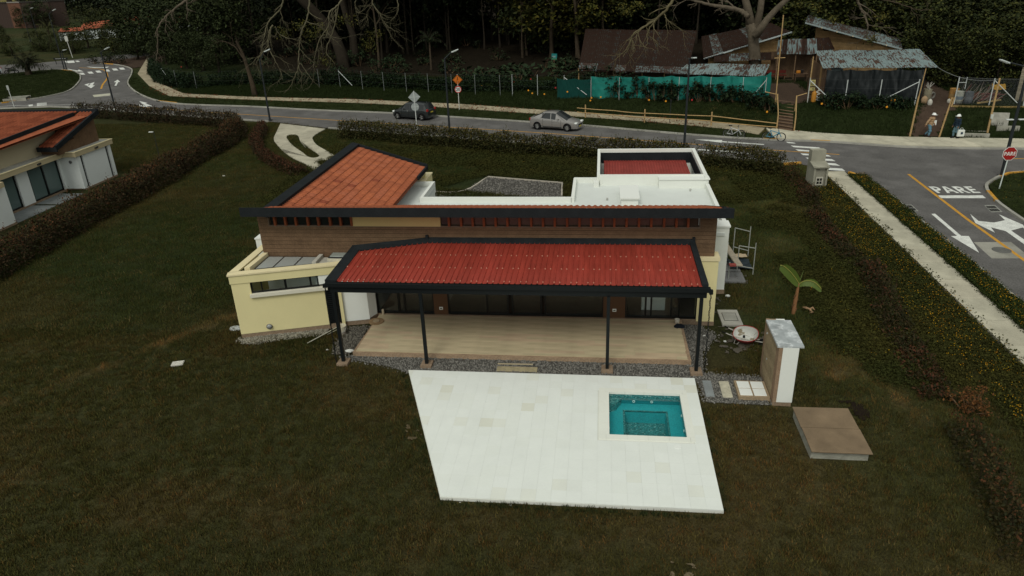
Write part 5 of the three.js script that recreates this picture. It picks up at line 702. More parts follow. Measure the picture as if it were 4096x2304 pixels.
{ // things under the porch roof
  const p = hit(...sD(380, 720)); const t = thing('bench', 'dark red bench under the porch roof', 'bench', [16.6, 1.8, -74.2]); mb().box(0, .45, 0, 1.9, .06, .4).build('seat', M([.1, .02, .015], .7), t); mb().box(0, .75, -.2, 1.9, .28, .04).build('backrest', M([.1, .02, .015], .7), t); for (const x of [-.8, .8]) mb().box(x, .22, 0, .06, .44, .35).build('leg', MAT.oldWood, t);
  const w = thing('work_table', 'dark work table holding an orange tool under the porch', 'table', [18.5, 1.8, -72.6]); mb().box(0, .78, 0, 1.2, .05, .7).build('tabletop', MAT.planksDark[0], w); for (const x of [-.52, .52]) for (const z of [-.28, .28]) mb().box(x, .38, z, .07, .76, .07).build('leg', MAT.planksDark[1], w);
  const c = thing('orange_tool', 'orange and black machine on the work table', 'machine', [18.25, 2.61, -72.6]); mb().rbox(0, .13, 0, .38, .26, .24, .06).build('body', M([.45, .17, .02], .5), c); mb().rbox(.32, .18, .02, .24, .3, .22, .05).build('motor', M([.015, .015, .015], .5), c);
  const g = thing('gas_cylinder', 'orange canister with white cap at the shed corner', 'canister', hit(...sD(600, 955))); mesh('body', boxUV(norm(new THREE.LatheGeometry([[0, 0], [.17, 0], [.2, .05], [.2, .72], [.13, .86], [.05, .9], [.05, 1], [0, 1]].map(q => new THREE.Vector2(...q)), 16))), M([.45, .2, .03], .5), g);
  const b = thing('white_tubing', 'tangle of white tubing beside the orange canister', 'tubing', hit(...sD(638, 955))); const pts = []; for (let i = 0; i <= 50; i++) { const a = i * .42; pts.push(V(.22 * Math.cos(a) * (1 - i * .008), .1 + i * .019, .12 * Math.sin(a))); } mesh('tube', mb().tube(pts, .035, 6).geo(), M([.55, .56, .52], .5), b);
}
{ const d = rayTo(...sC(507, 530)), k = 92 / Math.hypot(d.x, d.z), c = V(d.x * k, HC + d.y * k, d.z * k), g0 = gy(c.x, c.z), H = c.y - g0; const t = thing('teal_sign', 'small square teal notice board at the forest edge', 'sign', [c.x, g0, c.z]); mb().rod([0, -.1, 0], [0, H, -.03], .04).build('post', MAT.oldWood, t); mb().box(0, H, 0, .66, .72, .04, 0, 0, -.06).build('panel', M([.012, .17, .17], .5), t); mb().box(0, H - .27, .024, .6, .12, .008).build('band', M([.08, .2, .08], .5), t); mb().box(-.03, H + .06, .024, .4, .05, .008).box(.02, H - .04, .024, .34, .04, .008).build('lettering', M([.35, .45, .43], .5), t); }
// ================================================================ street lamps and signs
function lamp(label, base, height, armX, armZ, rise, o = {}) {         // dark tapered pole, slanting arm, pale flat head
  const t = thing('street_lamp', label, 'street lamp', [base.x, base.y ?? 0, base.z], 0, o.group); const H = height;
  mb().rod([0, 0, 0], [0, H, 0], o.r ?? .095, (o.r ?? .095) * .62, 10).build('pole', MAT.darkPole, t); mb().box(0, .06, 0, .36, .12, .36).build('base_plate', MAT.darkPole, t);
  mb().rod([0, H - .03, 0], [armX, H + rise, armZ], .045, .038).build('arm', MAT.darkPole, t);
  const L = Math.hypot(armX, armZ), ux = armX / L, uz = armZ / L, ry = -Math.atan2(uz, ux); const hd = mesh('lamp_head', boxUV(norm(new RoundedBoxGeometry(.62, .09, .26, 2, .04).rotateZ(rise > .2 ? .35 : .12).rotateY(ry).translate(armX + ux * .25, H + rise + .06, armZ + uz * .25))), M([.5, .54, .52], .4), t);
  mesh('lens', boxUV(norm(new THREE.BoxGeometry(.4, .02, .18).rotateZ(rise > .2 ? .35 : .12).rotateY(ry).translate(armX + ux * .27, H + rise + .012, armZ + uz * .27))), M([.62, .64, .6], .3), hd); return t;
}
lamp('dark street lamp at the left junction, in front of the turning arrows', hit(...sA(1085, 1045)), 6.1, .62, .1, .28); lamp('dark street lamp between the left junction and the driveway mouth', hit(...sB(188, 1130)), 5.6, .55, -.1, .75);
lamp('dark street lamp behind the dark hatchback and the back of the road sign', hit(...sB(1868, 1248)), 6.1, .62, -.05, .5); lamp('dark street lamp rising behind the white roof box of the house', at(...sC(1719, 1415)), 6.5, .12, .9, .12);
{ const l = lamp('dark street lamp at the street corner by the stop sign', at(...sE(2358, 440)), 6.5, -1.25, .25, .3, { r: .11 }); for (const s of [-1, 1]) { mb().rbox(s * .34, 3.5, .05, .4, .07, .2, .03).build('side_lamp', M([.6, .62, .6], .4), l); } mb().rod([-.3, 3.47, .04], [.3, 3.47, .04], .025).build('side_bracket', MAT.darkPole, l); }
lamp('far street lamp at the palm island, left of the crossing', hit(...sA(602, 652)), 8.3, .9, .1, .5); lamp('second far pole close beside the lamp at the palm island', hit(...sA(625, 658)), 2.9, .3, 0, .1); lamp('most distant street lamp on the far lawn at the left', hit(...sA(288, 392)), 9.5, -1.3, .2, .5); lamp('distant dark lamp pole without a visible head on the far lawn', hit(...sA(375, 420)), 7.5, .3, 0, .1);
{ const b = at(...sF(1500, 575)), t = thing('garden_lamp', 'slim garden lamp post behind the left hedge', 'garden lamp', b); mb().rod([0, 0, 0], [0, 2.25, 0], .032, .025).build('pole', MAT.darkPole, t); mb().rbox(-.2, 2.27, 0, .36, .07, .14, .03).build('lamp_head', M([.62, .64, .6], .4), t); }
{ const b = hit(...sC(1585, 1160)), t = thing('thin_post', 'thin black post with a small pipe top on the roadside grass', 'post', b); mb().rod([0, 0, 0], [.02, 2.0, 0], .028).build('pole', MAT.darkPole, t); mb().box(.02, 2.0, 0, .12, .05, .05).build('top', MAT.darkPole, t); }
const ngon = (n, r, d, rot = 0) => norm(new THREE.CylinderGeometry(r, r, d, n).rotateY(rot).rotateX(Math.PI / 2));
{ // orange works sign over a 20 limit
  const b = hit(...sB(1958, 1038)), t = thing('road_sign', 'orange diamond works sign over a round 20 speed limit', 'road sign', b, .12); mb().rod([0, 0, 0], [0, 3.45, -.03], .035).build('post', M([.62, .62, .56], .5), t);
  mesh('diamond', boxUV(ngon(4, .47, .02).translate(0, 2.95, 0)), M([.55, .14, .012], .6), t); const bl = M([.015, .013, .012], .6); mesh('border', boxUV(mergeGeometries([0, 1, 2, 3].map(i => { const a = i * Math.PI / 2; return norm(new THREE.BoxGeometry(.55, .022, .006).translate(0, .295, .014).rotateZ(a + Math.PI / 4).translate(0, 2.95, 0)); }))), bl, t);
  { const k = mb(); k.ball(.01, 3.15, .016, .045, 1, 1, .2); k.bar([0, 3.1, .016], [-.03, 2.96, .016], .06, .008); k.bar([-.03, 2.97, .016], [-.1, 2.84, .016], .035, .008); k.bar([-.02, 2.97, .016], [.05, 2.84, .016], .035, .008); k.bar([0, 3.07, .016], [.11, 2.98, .016], .03, .008); k.build('pictogram', bl, t); } mb().box(0, 2.77, .013, .3, .025, .006).box(0, 2.71, .013, .2, .025, .006).build('small_print', bl, t);
  mesh('disc', boxUV(norm(new THREE.CylinderGeometry(.33, .33, .02, 28).rotateX(Math.PI / 2).translate(0, 2.05, 0))), M([.72, .73, .7], .5), t); mesh('red_ring', boxUV(norm(new THREE.TorusGeometry(.29, .04, 5, 30).translate(0, 2.05, .008))), M([.45, .025, .02], .5), t); mesh('number', mb().add(text('20', .27, .006), new THREE.Matrix4().makeTranslation(0, 2.05, .012)).geo(), bl, t);
}
{ const b = hit(...sB(1562, 1212)), t = thing('road_sign', 'grey back of a diamond and a round road sign on a white post', 'road sign', b, .25); const gm = M([.36, .39, .38], .5, { metalness: .2 }); mb().rod([0, 0, 0], [0, 3.3, 0], .036).build('post', M([.6, .62, .6], .5), t); mesh('diamond', boxUV(ngon(4, .52, .015).translate(0, 2.78, -.04)), gm, t); mb().box(0, 2.78, -.02, .05, 1, .03).box(0, 2.78, -.02, .98, .04, .02).box(0, 1.95, -.02, .62, .04, .02).build('bracing', M([.52, .55, .53], .5), t); mesh('disc', boxUV(norm(new THREE.CylinderGeometry(.33, .33, .015, 26).rotateX(Math.PI / 2).translate(0, 1.95, -.04))), gm, t); }
{ const b = at(...sE(2335, 565)), t = thing('stop_sign', 'red octagonal PARE stop sign on a white post', 'stop sign', b, .1); const top = V(.12, 2.35, 0); mb().rod([0, .05, 0], [.1, 2.1, -.03], .032).build('post', M([.62, .68, .64], .5), t); const oct = (r, z) => ngon(8, r, .012, Math.PI / 8).translate(.11, 2.15, z); mesh('white_edge', boxUV(oct(.42, 0)), M([.68, .68, .64], .5), t); mesh('red_face', boxUV(oct(.385, .008)), M([.32, .018, .015], .45), t); const g = text('PARE', .2, .006); g.scale(1.0, 1.05, 1); mesh('lettering', mb().add(g, new THREE.Matrix4().makeTranslation(.11, 2.15, .014)).geo(), M([.72, .72, .68], .5), t); }
{ const b = hit(...sA(680, 540)), t = thing('road_sign', 'small pale road sign on a leaning post at the far junction', 'road sign', b, .3); mb().rod([0, 0, 0], [-.2, 3.1, 0], .07).build('post', M([.5, .5, .46], .6), t); mb().box(-.22, 3.3, 0, .5, .9, .03).build('plate', M([.55, .55, .5], .6), t); }
{ const b = hit(...sA(135, 1005)), t = thing('road_sign', 'thin white sign post with a narrow plate above the neighbour roof', 'road sign', b, .3); mb().rod([0, 0, 0], [-.05, 2.4, 0], .04).build('post', M([.55, .57, .54], .6), t); mb().box(-.05, 2.2, .03, .22, .5, .03).build('plate', M([.4, .42, .4], .6), t); }
{ const b = hit(...sA(590, 600)), t = thing('street_name_plate', 'long black plate on short legs beside the far lamp', 'plate', [b.x, 0, b.z]); mb().box(-.2, .9, 0, 2.6, .3, .05).build('plate', MAT.black, t); mb().box(-.2, .9, .03, 1.9, .06, .01).build('print', M([.4, .4, .38], .6), t); for (const x of [-1.2, .8]) mb().box(x, .4, 0, .08, .8, .06).build('leg', MAT.black, t); }
// ================================================================ cars
function car(label, rear, front, K_) {                                 // x runs forward from the rear bumper; rear, front: ground points of the near wheels
  const dir = front.clone().sub(rear).setY(0).normalize(), side = V(-dir.z, 0, dir.x), wb = K_.wb; // side points to the driver's right
  const mid = lerpV(rear, front, .5).addScaledVector(side, K_.far * (K_.w / 2 - .1)); const t = thing(K_.name, label, 'car', [mid.x, .02, mid.z], -Math.atan2(dir.z, dir.x));
  const st = K_.st, L0 = st[0][0], gsB = [], gsG = [], W = K_.w / 2;    // stations: [x, half-width scale, belt height, roof height, roof half-width scale, class to the next]
  const ring = s => { const [x, w, b, r, rw] = s, hw = W * w; const pts = [[-hw * .93, .22], [-hw, .42], [-hw * .995, b - .16], [-hw * .95, b]]; if (r > b + .08) pts.push([-W * rw, r - .07], [-W * rw * .8, r - .005], [0, r + .02]); else pts.push([-hw * .86, b + .02], [-hw * .6, r], [0, r + .025]); const m = pts.slice(0, -1).reverse().map(p => [-p[0], p[1]]); return [...pts, ...m].map(p => V(x, p[1], p[0])); };
  const R = st.map(ring), n = R[0].length, f = (a, b, c, d) => norm(quad(a, b, c, d));
  for (let i = 0; i + 1 < R.length; i++) for (let k = 0; k + 1 < n; k++) { const q = f(R[i][k], R[i + 1][k], R[i + 1][k + 1], R[i][k + 1]), kk = Math.min(k, n - 2 - k); const cls = st[i][5]; const glass = cls === 'screen' ? kk >= 4 : cls === 'win' ? kk === 3 : cls === 'qwin' ? kk === 3 : false; (glass ? gsG : gsB).push(q); }
  for (const [i, fl] of [[0, 1], [R.length - 1, 0]]) for (let k = 1; k + 1 < n; k++) gsB.push(fl ? tri(R[i][0], R[i][k], R[i][k + 1]) : tri(R[i][0], R[i][k + 1], R[i][k]));
  const smoothN = gs => { const g = toCreasedNormals(mergeGeometries(gs), .55); return boxUV(g); };
  mesh('body', smoothN(gsB), K_.paint, t); mesh('windows', smoothN(gsG), MAT.darkGlass, t);
  const pill = mb(); for (const s of [-1, 1]) for (const x of K_.pillars) { const [a, b, c, d] = x; pill.bar([a, b, s * (W * .955 + .004)], [c, d, s * (W * K_.rw + .012)], .06, .03); } pill.build('pillars', K_.pillarM ?? K_.paint, t);
  for (const x of [-wb / 2, wb / 2]) for (const s of [-1, 1]) {
    const w = new THREE.Group(); w.name = 'wheel'; w.position.set(x, .31, s * (W - .05)); t.add(w); mesh('tyre', boxUV(norm(new THREE.TorusGeometry(.235, .085, 10, 24))), MAT.rubber, w); mesh('hub', boxUV(norm(new THREE.CylinderGeometry(.2, .2, .1, 20).rotateX(Math.PI / 2))), M([.03, .03, .03], .6), w);
    for (let k = 0; k < K_.spokes; k++) { const a = k / K_.spokes * 2 * Math.PI; mesh('spoke', mb().bar([.04 * Math.cos(a), .04 * Math.sin(a), s * .055], [.2 * Math.cos(a), .2 * Math.sin(a), s * .06], K_.spokes > 6 ? .035 : .06, .02).geo(), M([.5, .5, .48], .35, { metalness: .5 }), w); } mesh('rim', boxUV(norm(new THREE.TorusGeometry(.2, .016, 5, 22).translate(0, 0, s * .05))), M([.5, .5, .48], .35, { metalness: .5 }), w);
    mesh('wheel_arch', boxUV(norm(new THREE.TorusGeometry(.345, .03, 5, 16, Math.PI).translate(x, .31, s * (W * .985)))), M([.006, .006, .006], .8), t);
    mb().add(new THREE.CylinderGeometry(.34, .34, .02, 22), new THREE.Matrix4().makeRotationX(Math.PI / 2).setPosition(x, .33, s * (W - .014))).build('arch_gap', M([.006, .006, .006], .9), t);
  }
  const Lf = st[st.length - 1][0], Lr = st[0][0]; for (const s of [-1, 1]) { mb().rbox(Lf - .12, K_.hl, s * W * .72, .22, .15, .34, .05).build('headlight', M([.75, .77, .74], .12), t); mb().rbox(Lr + .06, K_.tl, s * W * .78, .14, .22, .24, .04).build('tail_light', M([.3, .015, .01], .3), t); mb().rbox(.55, 1.0, s * (W + .07), .12, .11, .16, .03).build('mirror', K_.paint, t); for (const x of K_.handles) mb().box(x, K_.belt - .12, s * (W + .004), .16, .025, .02).build('door_handle', M([.3, .3, .3], .4), t); mb().box(0, .3, s * (W * .995), 1.7, .06, .02).build('sill', M([.02, .02, .02], .7), t); for (const x of K_.seams) mb().box(x, .62, s * (W * .997), .012, .62, .012).build('door_seam', M([.01, .01, .01], .8), t); }
  mb().box(Lf - .01, .52, 0, .03, .12, .8).build('grille', M([.01, .01, .01], .6), t); mb().box(Lf + .005, .38, 0, .015, .11, .42).build('number_plate', M([.5, .4, .05], .6), t); mb().box(Lr - .005, .72, 0, .015, .11, .42).build('number_plate', M([.5, .4, .05], .6), t); return t;
}
const paintG = new THREE.MeshPhysicalMaterial({ color: C(.3, .285, .27), roughness: .3, metalness: .35, clearcoat: 1, clearcoatRoughness: .08 }), paintB = new THREE.MeshPhysicalMaterial({ color: C(.012, .016, .017), roughness: .3, clearcoat: 1, clearcoatRoughness: .06 }), paintW = new THREE.MeshPhysicalMaterial({ color: C(.55, .6, .6), roughness: .35, clearcoat: 1, clearcoatRoughness: .08 });
const sedan = [[-2.12, .8, .8, .84, .7, ''], [-2.02, .93, .95, 1.0, .7, ''], [-1.72, .98, 1.0, 1.06, .7, 'screen'], [-.95, 1, .98, 1.42, .73, 'qwin'], [-.65, 1, .965, 1.47, .75, 'win'], [-.1, 1, .94, 1.49, .76, 'win'], [.3, 1, .91, 1.45, .75, 'screen'], [1.3, .98, .86, .94, .7, ''], [1.8, .93, .78, .83, .66, ''], [2.08, .83, .66, .71, .58, ''], [2.2, .7, .54, .58, .5, '']];
const hatch = [[-1.95, .82, .8, .82, .72, ''], [-1.86, .92, .95, .97, .74, 'screen'], [-1.55, .97, .98, 1.48, .76, 'qwin'], [-.75, 1, .96, 1.54, .77, 'win'], [-.05, 1, .94, 1.55, .77, 'win'], [.5, 1, .92, 1.48, .76, 'screen'], [1.22, .98, .9, .98, .7, ''], [1.68, .93, .78, .84, .66, ''], [1.93, .78, .62, .66, .5, '']];
car('grey metallic sedan parked by the far kerb of the road', hit(...sC(345, 1212)), hit(...sC(638, 1232)), { name: 'parked_car', wb: 2.72, w: 1.72, far: -1, rw: .77, st: sedan, paint: paintG, spokes: 10, hl: .68, tl: .84, belt: .9, handles: [-.75, .1], seams: [-.85, .0, .8], pillars: [[-1.05, .99, -.7, 1.4], [-.12, .94, -.14, 1.43], [1.12, .89, .34, 1.38]] });
car('black hatchback parked by the far kerb behind the road sign', hit(...sB(1615, 1130)), hit(...sB(1385, 1115)), { name: 'parked_car', wb: 2.65, w: 1.7, far: 1, rw: .77, st: hatch, paint: paintB, spokes: 5, hl: .7, tl: .92, belt: .95, handles: [-.7, .15], seams: [-.8, .05, .85], pillars: [[-1.0, .96, -.9, 1.46], [-.06, .94, -.1, 1.47], [1.05, .92, .52, 1.42]], pillarM: paintB });
car('white hatchback entering at the left edge beside the palm', hit(...sA(-40, 700)), hit(...sA(-160, 715)), { name: 'parked_car', wb: 2.65, w: 1.75, far: 1, rw: .77, st: hatch, paint: paintW, spokes: 5, hl: .7, tl: .92, belt: .95, handles: [-.7, .15], seams: [-.8, .05, .85], pillars: [[-1.0, .96, -.9, 1.46], [-.06, .94, -.1, 1.47], [1.05, .92, .52, 1.42]] });
{ const b = hit(...sA(115, 695)), t = thing('motorcycle', 'dark motorcycle beside the white car at the left edge', 'motorcycle', [b.x, 0, b.z], .5); for (const x of [-.65, .65]) mb().add(new THREE.TorusGeometry(.27, .07, 8, 18), new THREE.Matrix4().makeTranslation(x, .33, 0)).build('wheel', MAT.rubber, t); mb().rbox(0, .62, 0, .95, .34, .3, .1).build('engine_body', MAT.black, t); mb().rbox(-.35, .88, 0, .75, .14, .26, .06).build('saddle', MAT.rubber, t); mb().rod([.65, .35, 0], [.42, 1.1, 0], .05).rod([.42, 1.08, -.35], [.42, 1.08, .35], .025).build('fork', MAT.black, t); mb().ball(.58, .95, 0, .12).build('headlight', M([.5, .5, .45], .2), t); }
// ================================================================ bicycles
function bike(label, a, b, frameM) {
  const d = b.clone().sub(a).setY(0), t = thing('bicycle', label, 'bicycle', lerpV(a, b, .5), -Math.atan2(d.z, d.x)); const w = 1.06, r = .33; t.rotation.x = 0;
  for (const x of [-w / 2, w / 2]) { const g = new THREE.Group(); g.name = 'wheel'; g.position.set(x, r, 0); t.add(g); mesh('tyre', boxUV(norm(new THREE.TorusGeometry(r - .02, .032, 7, 28))), MAT.rubber, g); mesh('rim', boxUV(norm(new THREE.TorusGeometry(r - .05, .011, 5, 28))), MAT.steel, g); const k = mb(); for (let i = 0; i < 14; i++) { const q = i / 14 * 2 * Math.PI; k.rod([0, 0, (i % 2 ? .02 : -.02)], [(r - .05) * Math.cos(q), (r - .05) * Math.sin(q), 0], .0025, .0025, 3); } k.rod([0, 0, -.04], [0, 0, .04], .02); k.build('spokes', MAT.steel, g); }
  const bb = [-.1, .29, 0], seat = [-.28, .78, 0], head = [.3, .82, 0], headL = [.36, .62, 0], rear = [-w / 2, r, 0]; const f = mb(); f.rod(bb, seat, .03).rod(bb, headL, .034).rod(seat, headL, .03).rod(head, headL, .034); for (const s of [-.05, .05]) f.rod([rear[0], rear[1], s], [bb[0], bb[1], s * .6], .018).rod([rear[0], rear[1], s], [seat[0], seat[1] - .03, s * .4], .018).rod([headL[0], headL[1], s], [w / 2, r, s], .021); f.build('frame', frameM, t);
  { const k = mb(); k.rod(seat, [-.31, .93, 0], .014); k.build('seat_post', MAT.steel, t); } mb().rbox(-.32, .95, 0, .27, .06, .15, .025).build('saddle', MAT.rubber, t); { const k = mb(); k.rod(head, [.28, .98, 0], .014).rod([.28, .98, -.29], [.28, .98, .29], .02); k.build('handlebar', MAT.black, t); } { const k = mb(); k.add(new THREE.TorusGeometry(.09, .012, 4, 18), new THREE.Matrix4().makeTranslation(bb[0], bb[1], .05)); k.rod([bb[0], bb[1], .06], [bb[0] + .15, bb[1] - .06, .06], .01).box(bb[0] + .15, bb[1] - .06, .11, .09, .02, .08).rod([bb[0], bb[1], -.06], [bb[0] - .15, bb[1] + .06, -.06], .01).box(bb[0] - .15, bb[1] + .06, -.11, .09, .02, .08); k.build('crank', MAT.black, t); } return t;
}
bike('silver bicycle standing by the far kerb', hit(...sC(2118, 1286)), hit(...sC(2250, 1296)), MAT.steel); bike('blue bicycle standing by the kerb at the foot of the steps', hit(...sD(155, 1313)), hit(...sD(300, 1322)), M([.015, .19, .30], .4));
// ================================================================ people
function field(size, cell, centre, sdf, colour) {                      // one continuous skin from a smooth distance field
  const res = Math.ceil(size / cell), mc = new MarchingCubes(res, new THREE.MeshBasicMaterial(), false, false, 60000); mc.isolation = 0; const half = size / 2, p = [0, 0, 0];
  for (let k = 0; k < res; k++) for (let j = 0; j < res; j++) for (let i = 0; i < res; i++) { p[0] = centre[0] + ((i - res / 2) / (res / 2)) * half; p[1] = centre[1] + ((j - res / 2) / (res / 2)) * half; p[2] = centre[2] + ((k - res / 2) / (res / 2)) * half; mc.field[i + j * res + k * res * res] = -sdf(p); }
  mc.update(); const n = mc.count, pos = new Float32Array(n * 3), nor = new Float32Array(n * 3); for (let i = 0; i < n * 3; i++) { pos[i] = mc.positionArray[i] * half + centre[i % 3]; nor[i] = mc.normalArray[i]; }
  const g = new THREE.BufferGeometry(); g.setAttribute('position', new THREE.BufferAttribute(pos, 3)); g.setAttribute('normal', new THREE.BufferAttribute(nor, 3)); g.computeVertexNormals(); g.setAttribute('uv', new THREE.BufferAttribute(new Float32Array(n * 2), 2)); return g;
}
const cap = (p, a, b, r0, r1) => { const bx = b[0] - a[0], by = b[1] - a[1], bz = b[2] - a[2], px = p[0] - a[0], py = p[1] - a[1], pz = p[2] - a[2], t = clamp((px * bx + py * by + pz * bz) / (bx * bx + by * by + bz * bz)); return Math.hypot(px - bx * t, py - by * t, pz - bz * t) - lerp(r0, r1, t); };
const smin = (a, b, k = .05) => { const h = clamp(.5 + .5 * (b - a) / k); return lerp(b, a, h) - k * h * (1 - h); };
const smm = (p, l, k) => l.reduce((d, [a, b, r0, r1]) => smin(d, cap(p, a, b, r0, r1), k), 9);
function person(label, pos, turn, J, cloth, held) {
  const t = thing('person', label, 'person', pos, turn);
  const { hip, neck, head, sh, el, wr, hp, kn, an } = J; const torso = [[[hip[0], hip[1] - .02, hip[2]], [hip[0], hip[1] + .14, hip[2]], .14, .135], [[hip[0], hip[1] + .1, hip[2]], [neck[0], neck[1] - .13, neck[2]], .135, .16], [sh[0], sh[1], .085, .085]];
  const arms = [0, 1].flatMap(i => [[sh[i], el[i], .062, .048], [el[i], wr[i], .046, .034]]), legs = [0, 1].flatMap(i => [[hp[i], kn[i], .092, .062], [kn[i], an[i], .06, .042]]);
  const hands = [0, 1].flatMap(i => { const w = wr[i], d = [w[0] - el[i][0], w[1] - el[i][1], w[2] - el[i][2]], l = Math.hypot(...d), u = d.map(v => v / l); const o = []; o.push([w, w.map((v, k) => v + u[k] * .08), .034, .036]); for (let f = 0; f < 4; f++) { const s = (f - 1.5) * .019, base = w.map((v, k) => v + u[k] * .085 + (k === 0 ? s : 0)), L = [.055, .065, .06, .045][f]; o.push([base, base.map((v, k) => v + u[k] * L + (k === 2 ? .014 : 0)), .0095, .008]); } o.push([w.map((v, k) => v + u[k] * .03 + (k === 0 ? (i ? -.03 : .03) : 0)), w.map((v, k) => v + u[k] * .075 + (k === 0 ? (i ? -.05 : .05) : 0) + (k === 2 ? .02 : 0)), .012, .01]); return o; });
  const feet = [0, 1].map(i => [[an[i][0], an[i][1] - .03, an[i][2] - .03], [an[i][0], an[i][1] - .045, an[i][2] + .17], .042, .036]);
  const headS = [[[neck[0], neck[1] - .02, neck[2]], [head[0], head[1] - .05, head[2] - .01], .056, .058], [[head[0], head[1] + .035, head[2] - .012], [head[0], head[1] - .03, head[2] + .012], .098, .072], [[head[0], head[1] - .005, head[2] + .085], [head[0], head[1] - .03, head[2] + .108], .012, .016], [[head[0] - .095, head[1], head[2] - .01], [head[0] - .098, head[1] - .03, head[2] - .01], .016, .014], [[head[0] + .095, head[1], head[2] - .01], [head[0] + .098, head[1] - .03, head[2] - .01], .016, .014]];
  const body = [...torso, ...arms, ...legs, ...hands, ...feet, ...headS];
  mesh('body', field(2.1, .024, [0, .92, 0], p => smm(p, body, .03)), cloth.skin, t);
  mesh('shirt', field(1.5, .024, [0, 1.2, 0], p => { const arm = cloth.sleeve ? arms : [arms[0], arms[2]]; let d = smm(p, [...torso, ...arm], .05) - .022 - .008 * Math.sin(p[1] * 38 + p[0] * 9); d = Math.max(d, hip[1] - .1 - p[1]); for (const i of [0, 1]) { const L = Math.hypot(p[0] - wr[i][0], p[1] - wr[i][1], p[2] - wr[i][2]); d = Math.max(d, .05 - L); } return Math.max(d, p[1] - (neck[1] + .0)); }), cloth.shirt, t);
  mesh('trousers', field(1.3, .024, [0, .5, 0], p => { let d = smm(p, [...legs, [[hip[0], hip[1] - .04, hip[2]], [hip[0], hip[1] + .02, hip[2]], .135, .135]], .05) - .02 - .006 * Math.sin(p[1] * 30); return Math.max(d, p[1] - hip[1] - .03, .07 - p[1]); }), cloth.trousers, t);
  for (const i of [0, 1]) { const f = feet[i]; mesh('shoe', field(.42, .02, [an[i][0], an[i][1] - .02, an[i][2] + .06], p => Math.max(smm(p, [f, [[an[i][0], an[i][1] + .03, an[i][2]], f[0], .05, .05]], .03) - .018, -p[1] + .005)), cloth.shoe, t); }
  { const h = [head[0], head[1] + .045, head[2]]; const g = new THREE.LatheGeometry([[.001, .13], [.05, .125], [.09, .1], [.118, .05], [.125, 0], [.155, -.008], [.156, -.016], [.12, -.012]].map(q => new THREE.Vector2(...q)), 20); g.scale(1, 1, 1.12); g.translate(h[0], h[1], h[2]); const hm = mesh('hard_hat', boxUV(norm(g)), M([.78, .79, .76], .35), t); mb().box(h[0], h[1] - .006, h[2] + .17, .2, .012, .09).build('peak', M([.78, .79, .76], .35), hm); mb().box(h[0], h[1] + .11, h[2], .03, .03, .2).build('ridge', M([.78, .79, .76], .35), hm); }
  mb().box(head[0] - .035, head[1] + .012, head[2] + .093, .022, .01, .01).box(head[0] + .035, head[1] + .012, head[2] + .093, .022, .01, .01).box(head[0], head[1] - .055, head[2] + .088, .045, .009, .01).build('face_features', M([.03, .018, .014], .6), t); mb().add(new THREE.SphereGeometry(.1, 12, 8, 0, 6.28, 1.2, .9), new THREE.Matrix4().makeTranslation(head[0], head[1] + .03, head[2] - .02)).build('hair', M([.012, .01, .009], .8), t);
  if (held) held(t, wr); return t;
}
{ const p = hit(...sD(1680, 1302)); person('person in tan shirt, jeans and white hard hat walking with papers under the arm', [24.1, .1, -56.75], .75, { hip: [0, .93, 0], neck: [.02, 1.5, .06], head: [.03, 1.63, .12], sh: [[-.19, 1.42, .05], [.19, 1.42, .05]], el: [[-.34, 1.18, -.06], [.3, 1.15, -.02]], wr: [[-.42, .96, -.12], [.24, .97, .16]], hp: [[-.09, .88, 0], [.09, .88, 0]], kn: [[-.1, .5, .12], [.1, .49, -.02]], an: [[-.1, .11, .05], [.1, .13, -.3]] }, { skin: M([.20, .10, .06], .6), shirt: tint([.34, .225, .13], T.grain, .85), trousers: tint([.10, .19, .25], T.grain, .85), shoe: M([.03, .025, .02], .7), sleeve: true }, (t, wr) => mb().box(.27, 1.05, .14, .04, .36, .26, .5).build('papers', M([.72, .73, .7], .7), t)); }
person('person in navy shirt, jeans and white hard hat carrying a white bag on the pavement', [25.75, .12, -56.25], -1.25, { hip: [0, .9, 0], neck: [0, 1.46, .04], head: [.05, 1.59, .08], sh: [[-.18, 1.38, .03], [.18, 1.38, .03]], el: [[-.25, 1.12, .0], [.25, 1.12, .02]], wr: [[-.24, .9, .12], [.27, .9, .12]], hp: [[-.09, .86, 0], [.09, .86, 0]], kn: [[-.1, .49, .1], [.09, .48, .02]], an: [[-.1, .1, .08], [.1, .12, -.22]] }, { skin: M([.17, .085, .05], .6), shirt: tint([.018, .03, .045], T.grain, .85), trousers: tint([.10, .17, .2], T.grain, .85), shoe: M([.02, .02, .02], .7), sleeve: true });
{ const t = thing('white_bag', 'white plastic bag with a dark blue square carried by the worker in navy', 'bag', [26.0, .42, -56.02], .15); const g = new RoundedBoxGeometry(.52, .5, .16, 4, .06), a = g.attributes.position; for (let i = 0; i < a.count; i++) { const n = 1 + .2 * (fbm(a.getX(i) * 6, a.getY(i) * 6, 4, 3) - .5); a.setXYZ(i, a.getX(i) * n * (1 - .25 * a.getY(i)), a.getY(i) * n, a.getZ(i) * n); } g.computeVertexNormals(); g.translate(0, .12, 0); mesh('sack', boxUV(norm(g)), M([.66, .68, .64], .6), t); mb().box(.02, .13, .085, .16, .16, .012).build('print', M([.012, .03, .06], .6), t); mb().tube([V(-.14, .34, 0), V(-.06, .5, 0), V(.06, .5, 0), V(.14, .34, 0)], .014, 5).build('handle', M([.6, .62, .58], .6), t); }
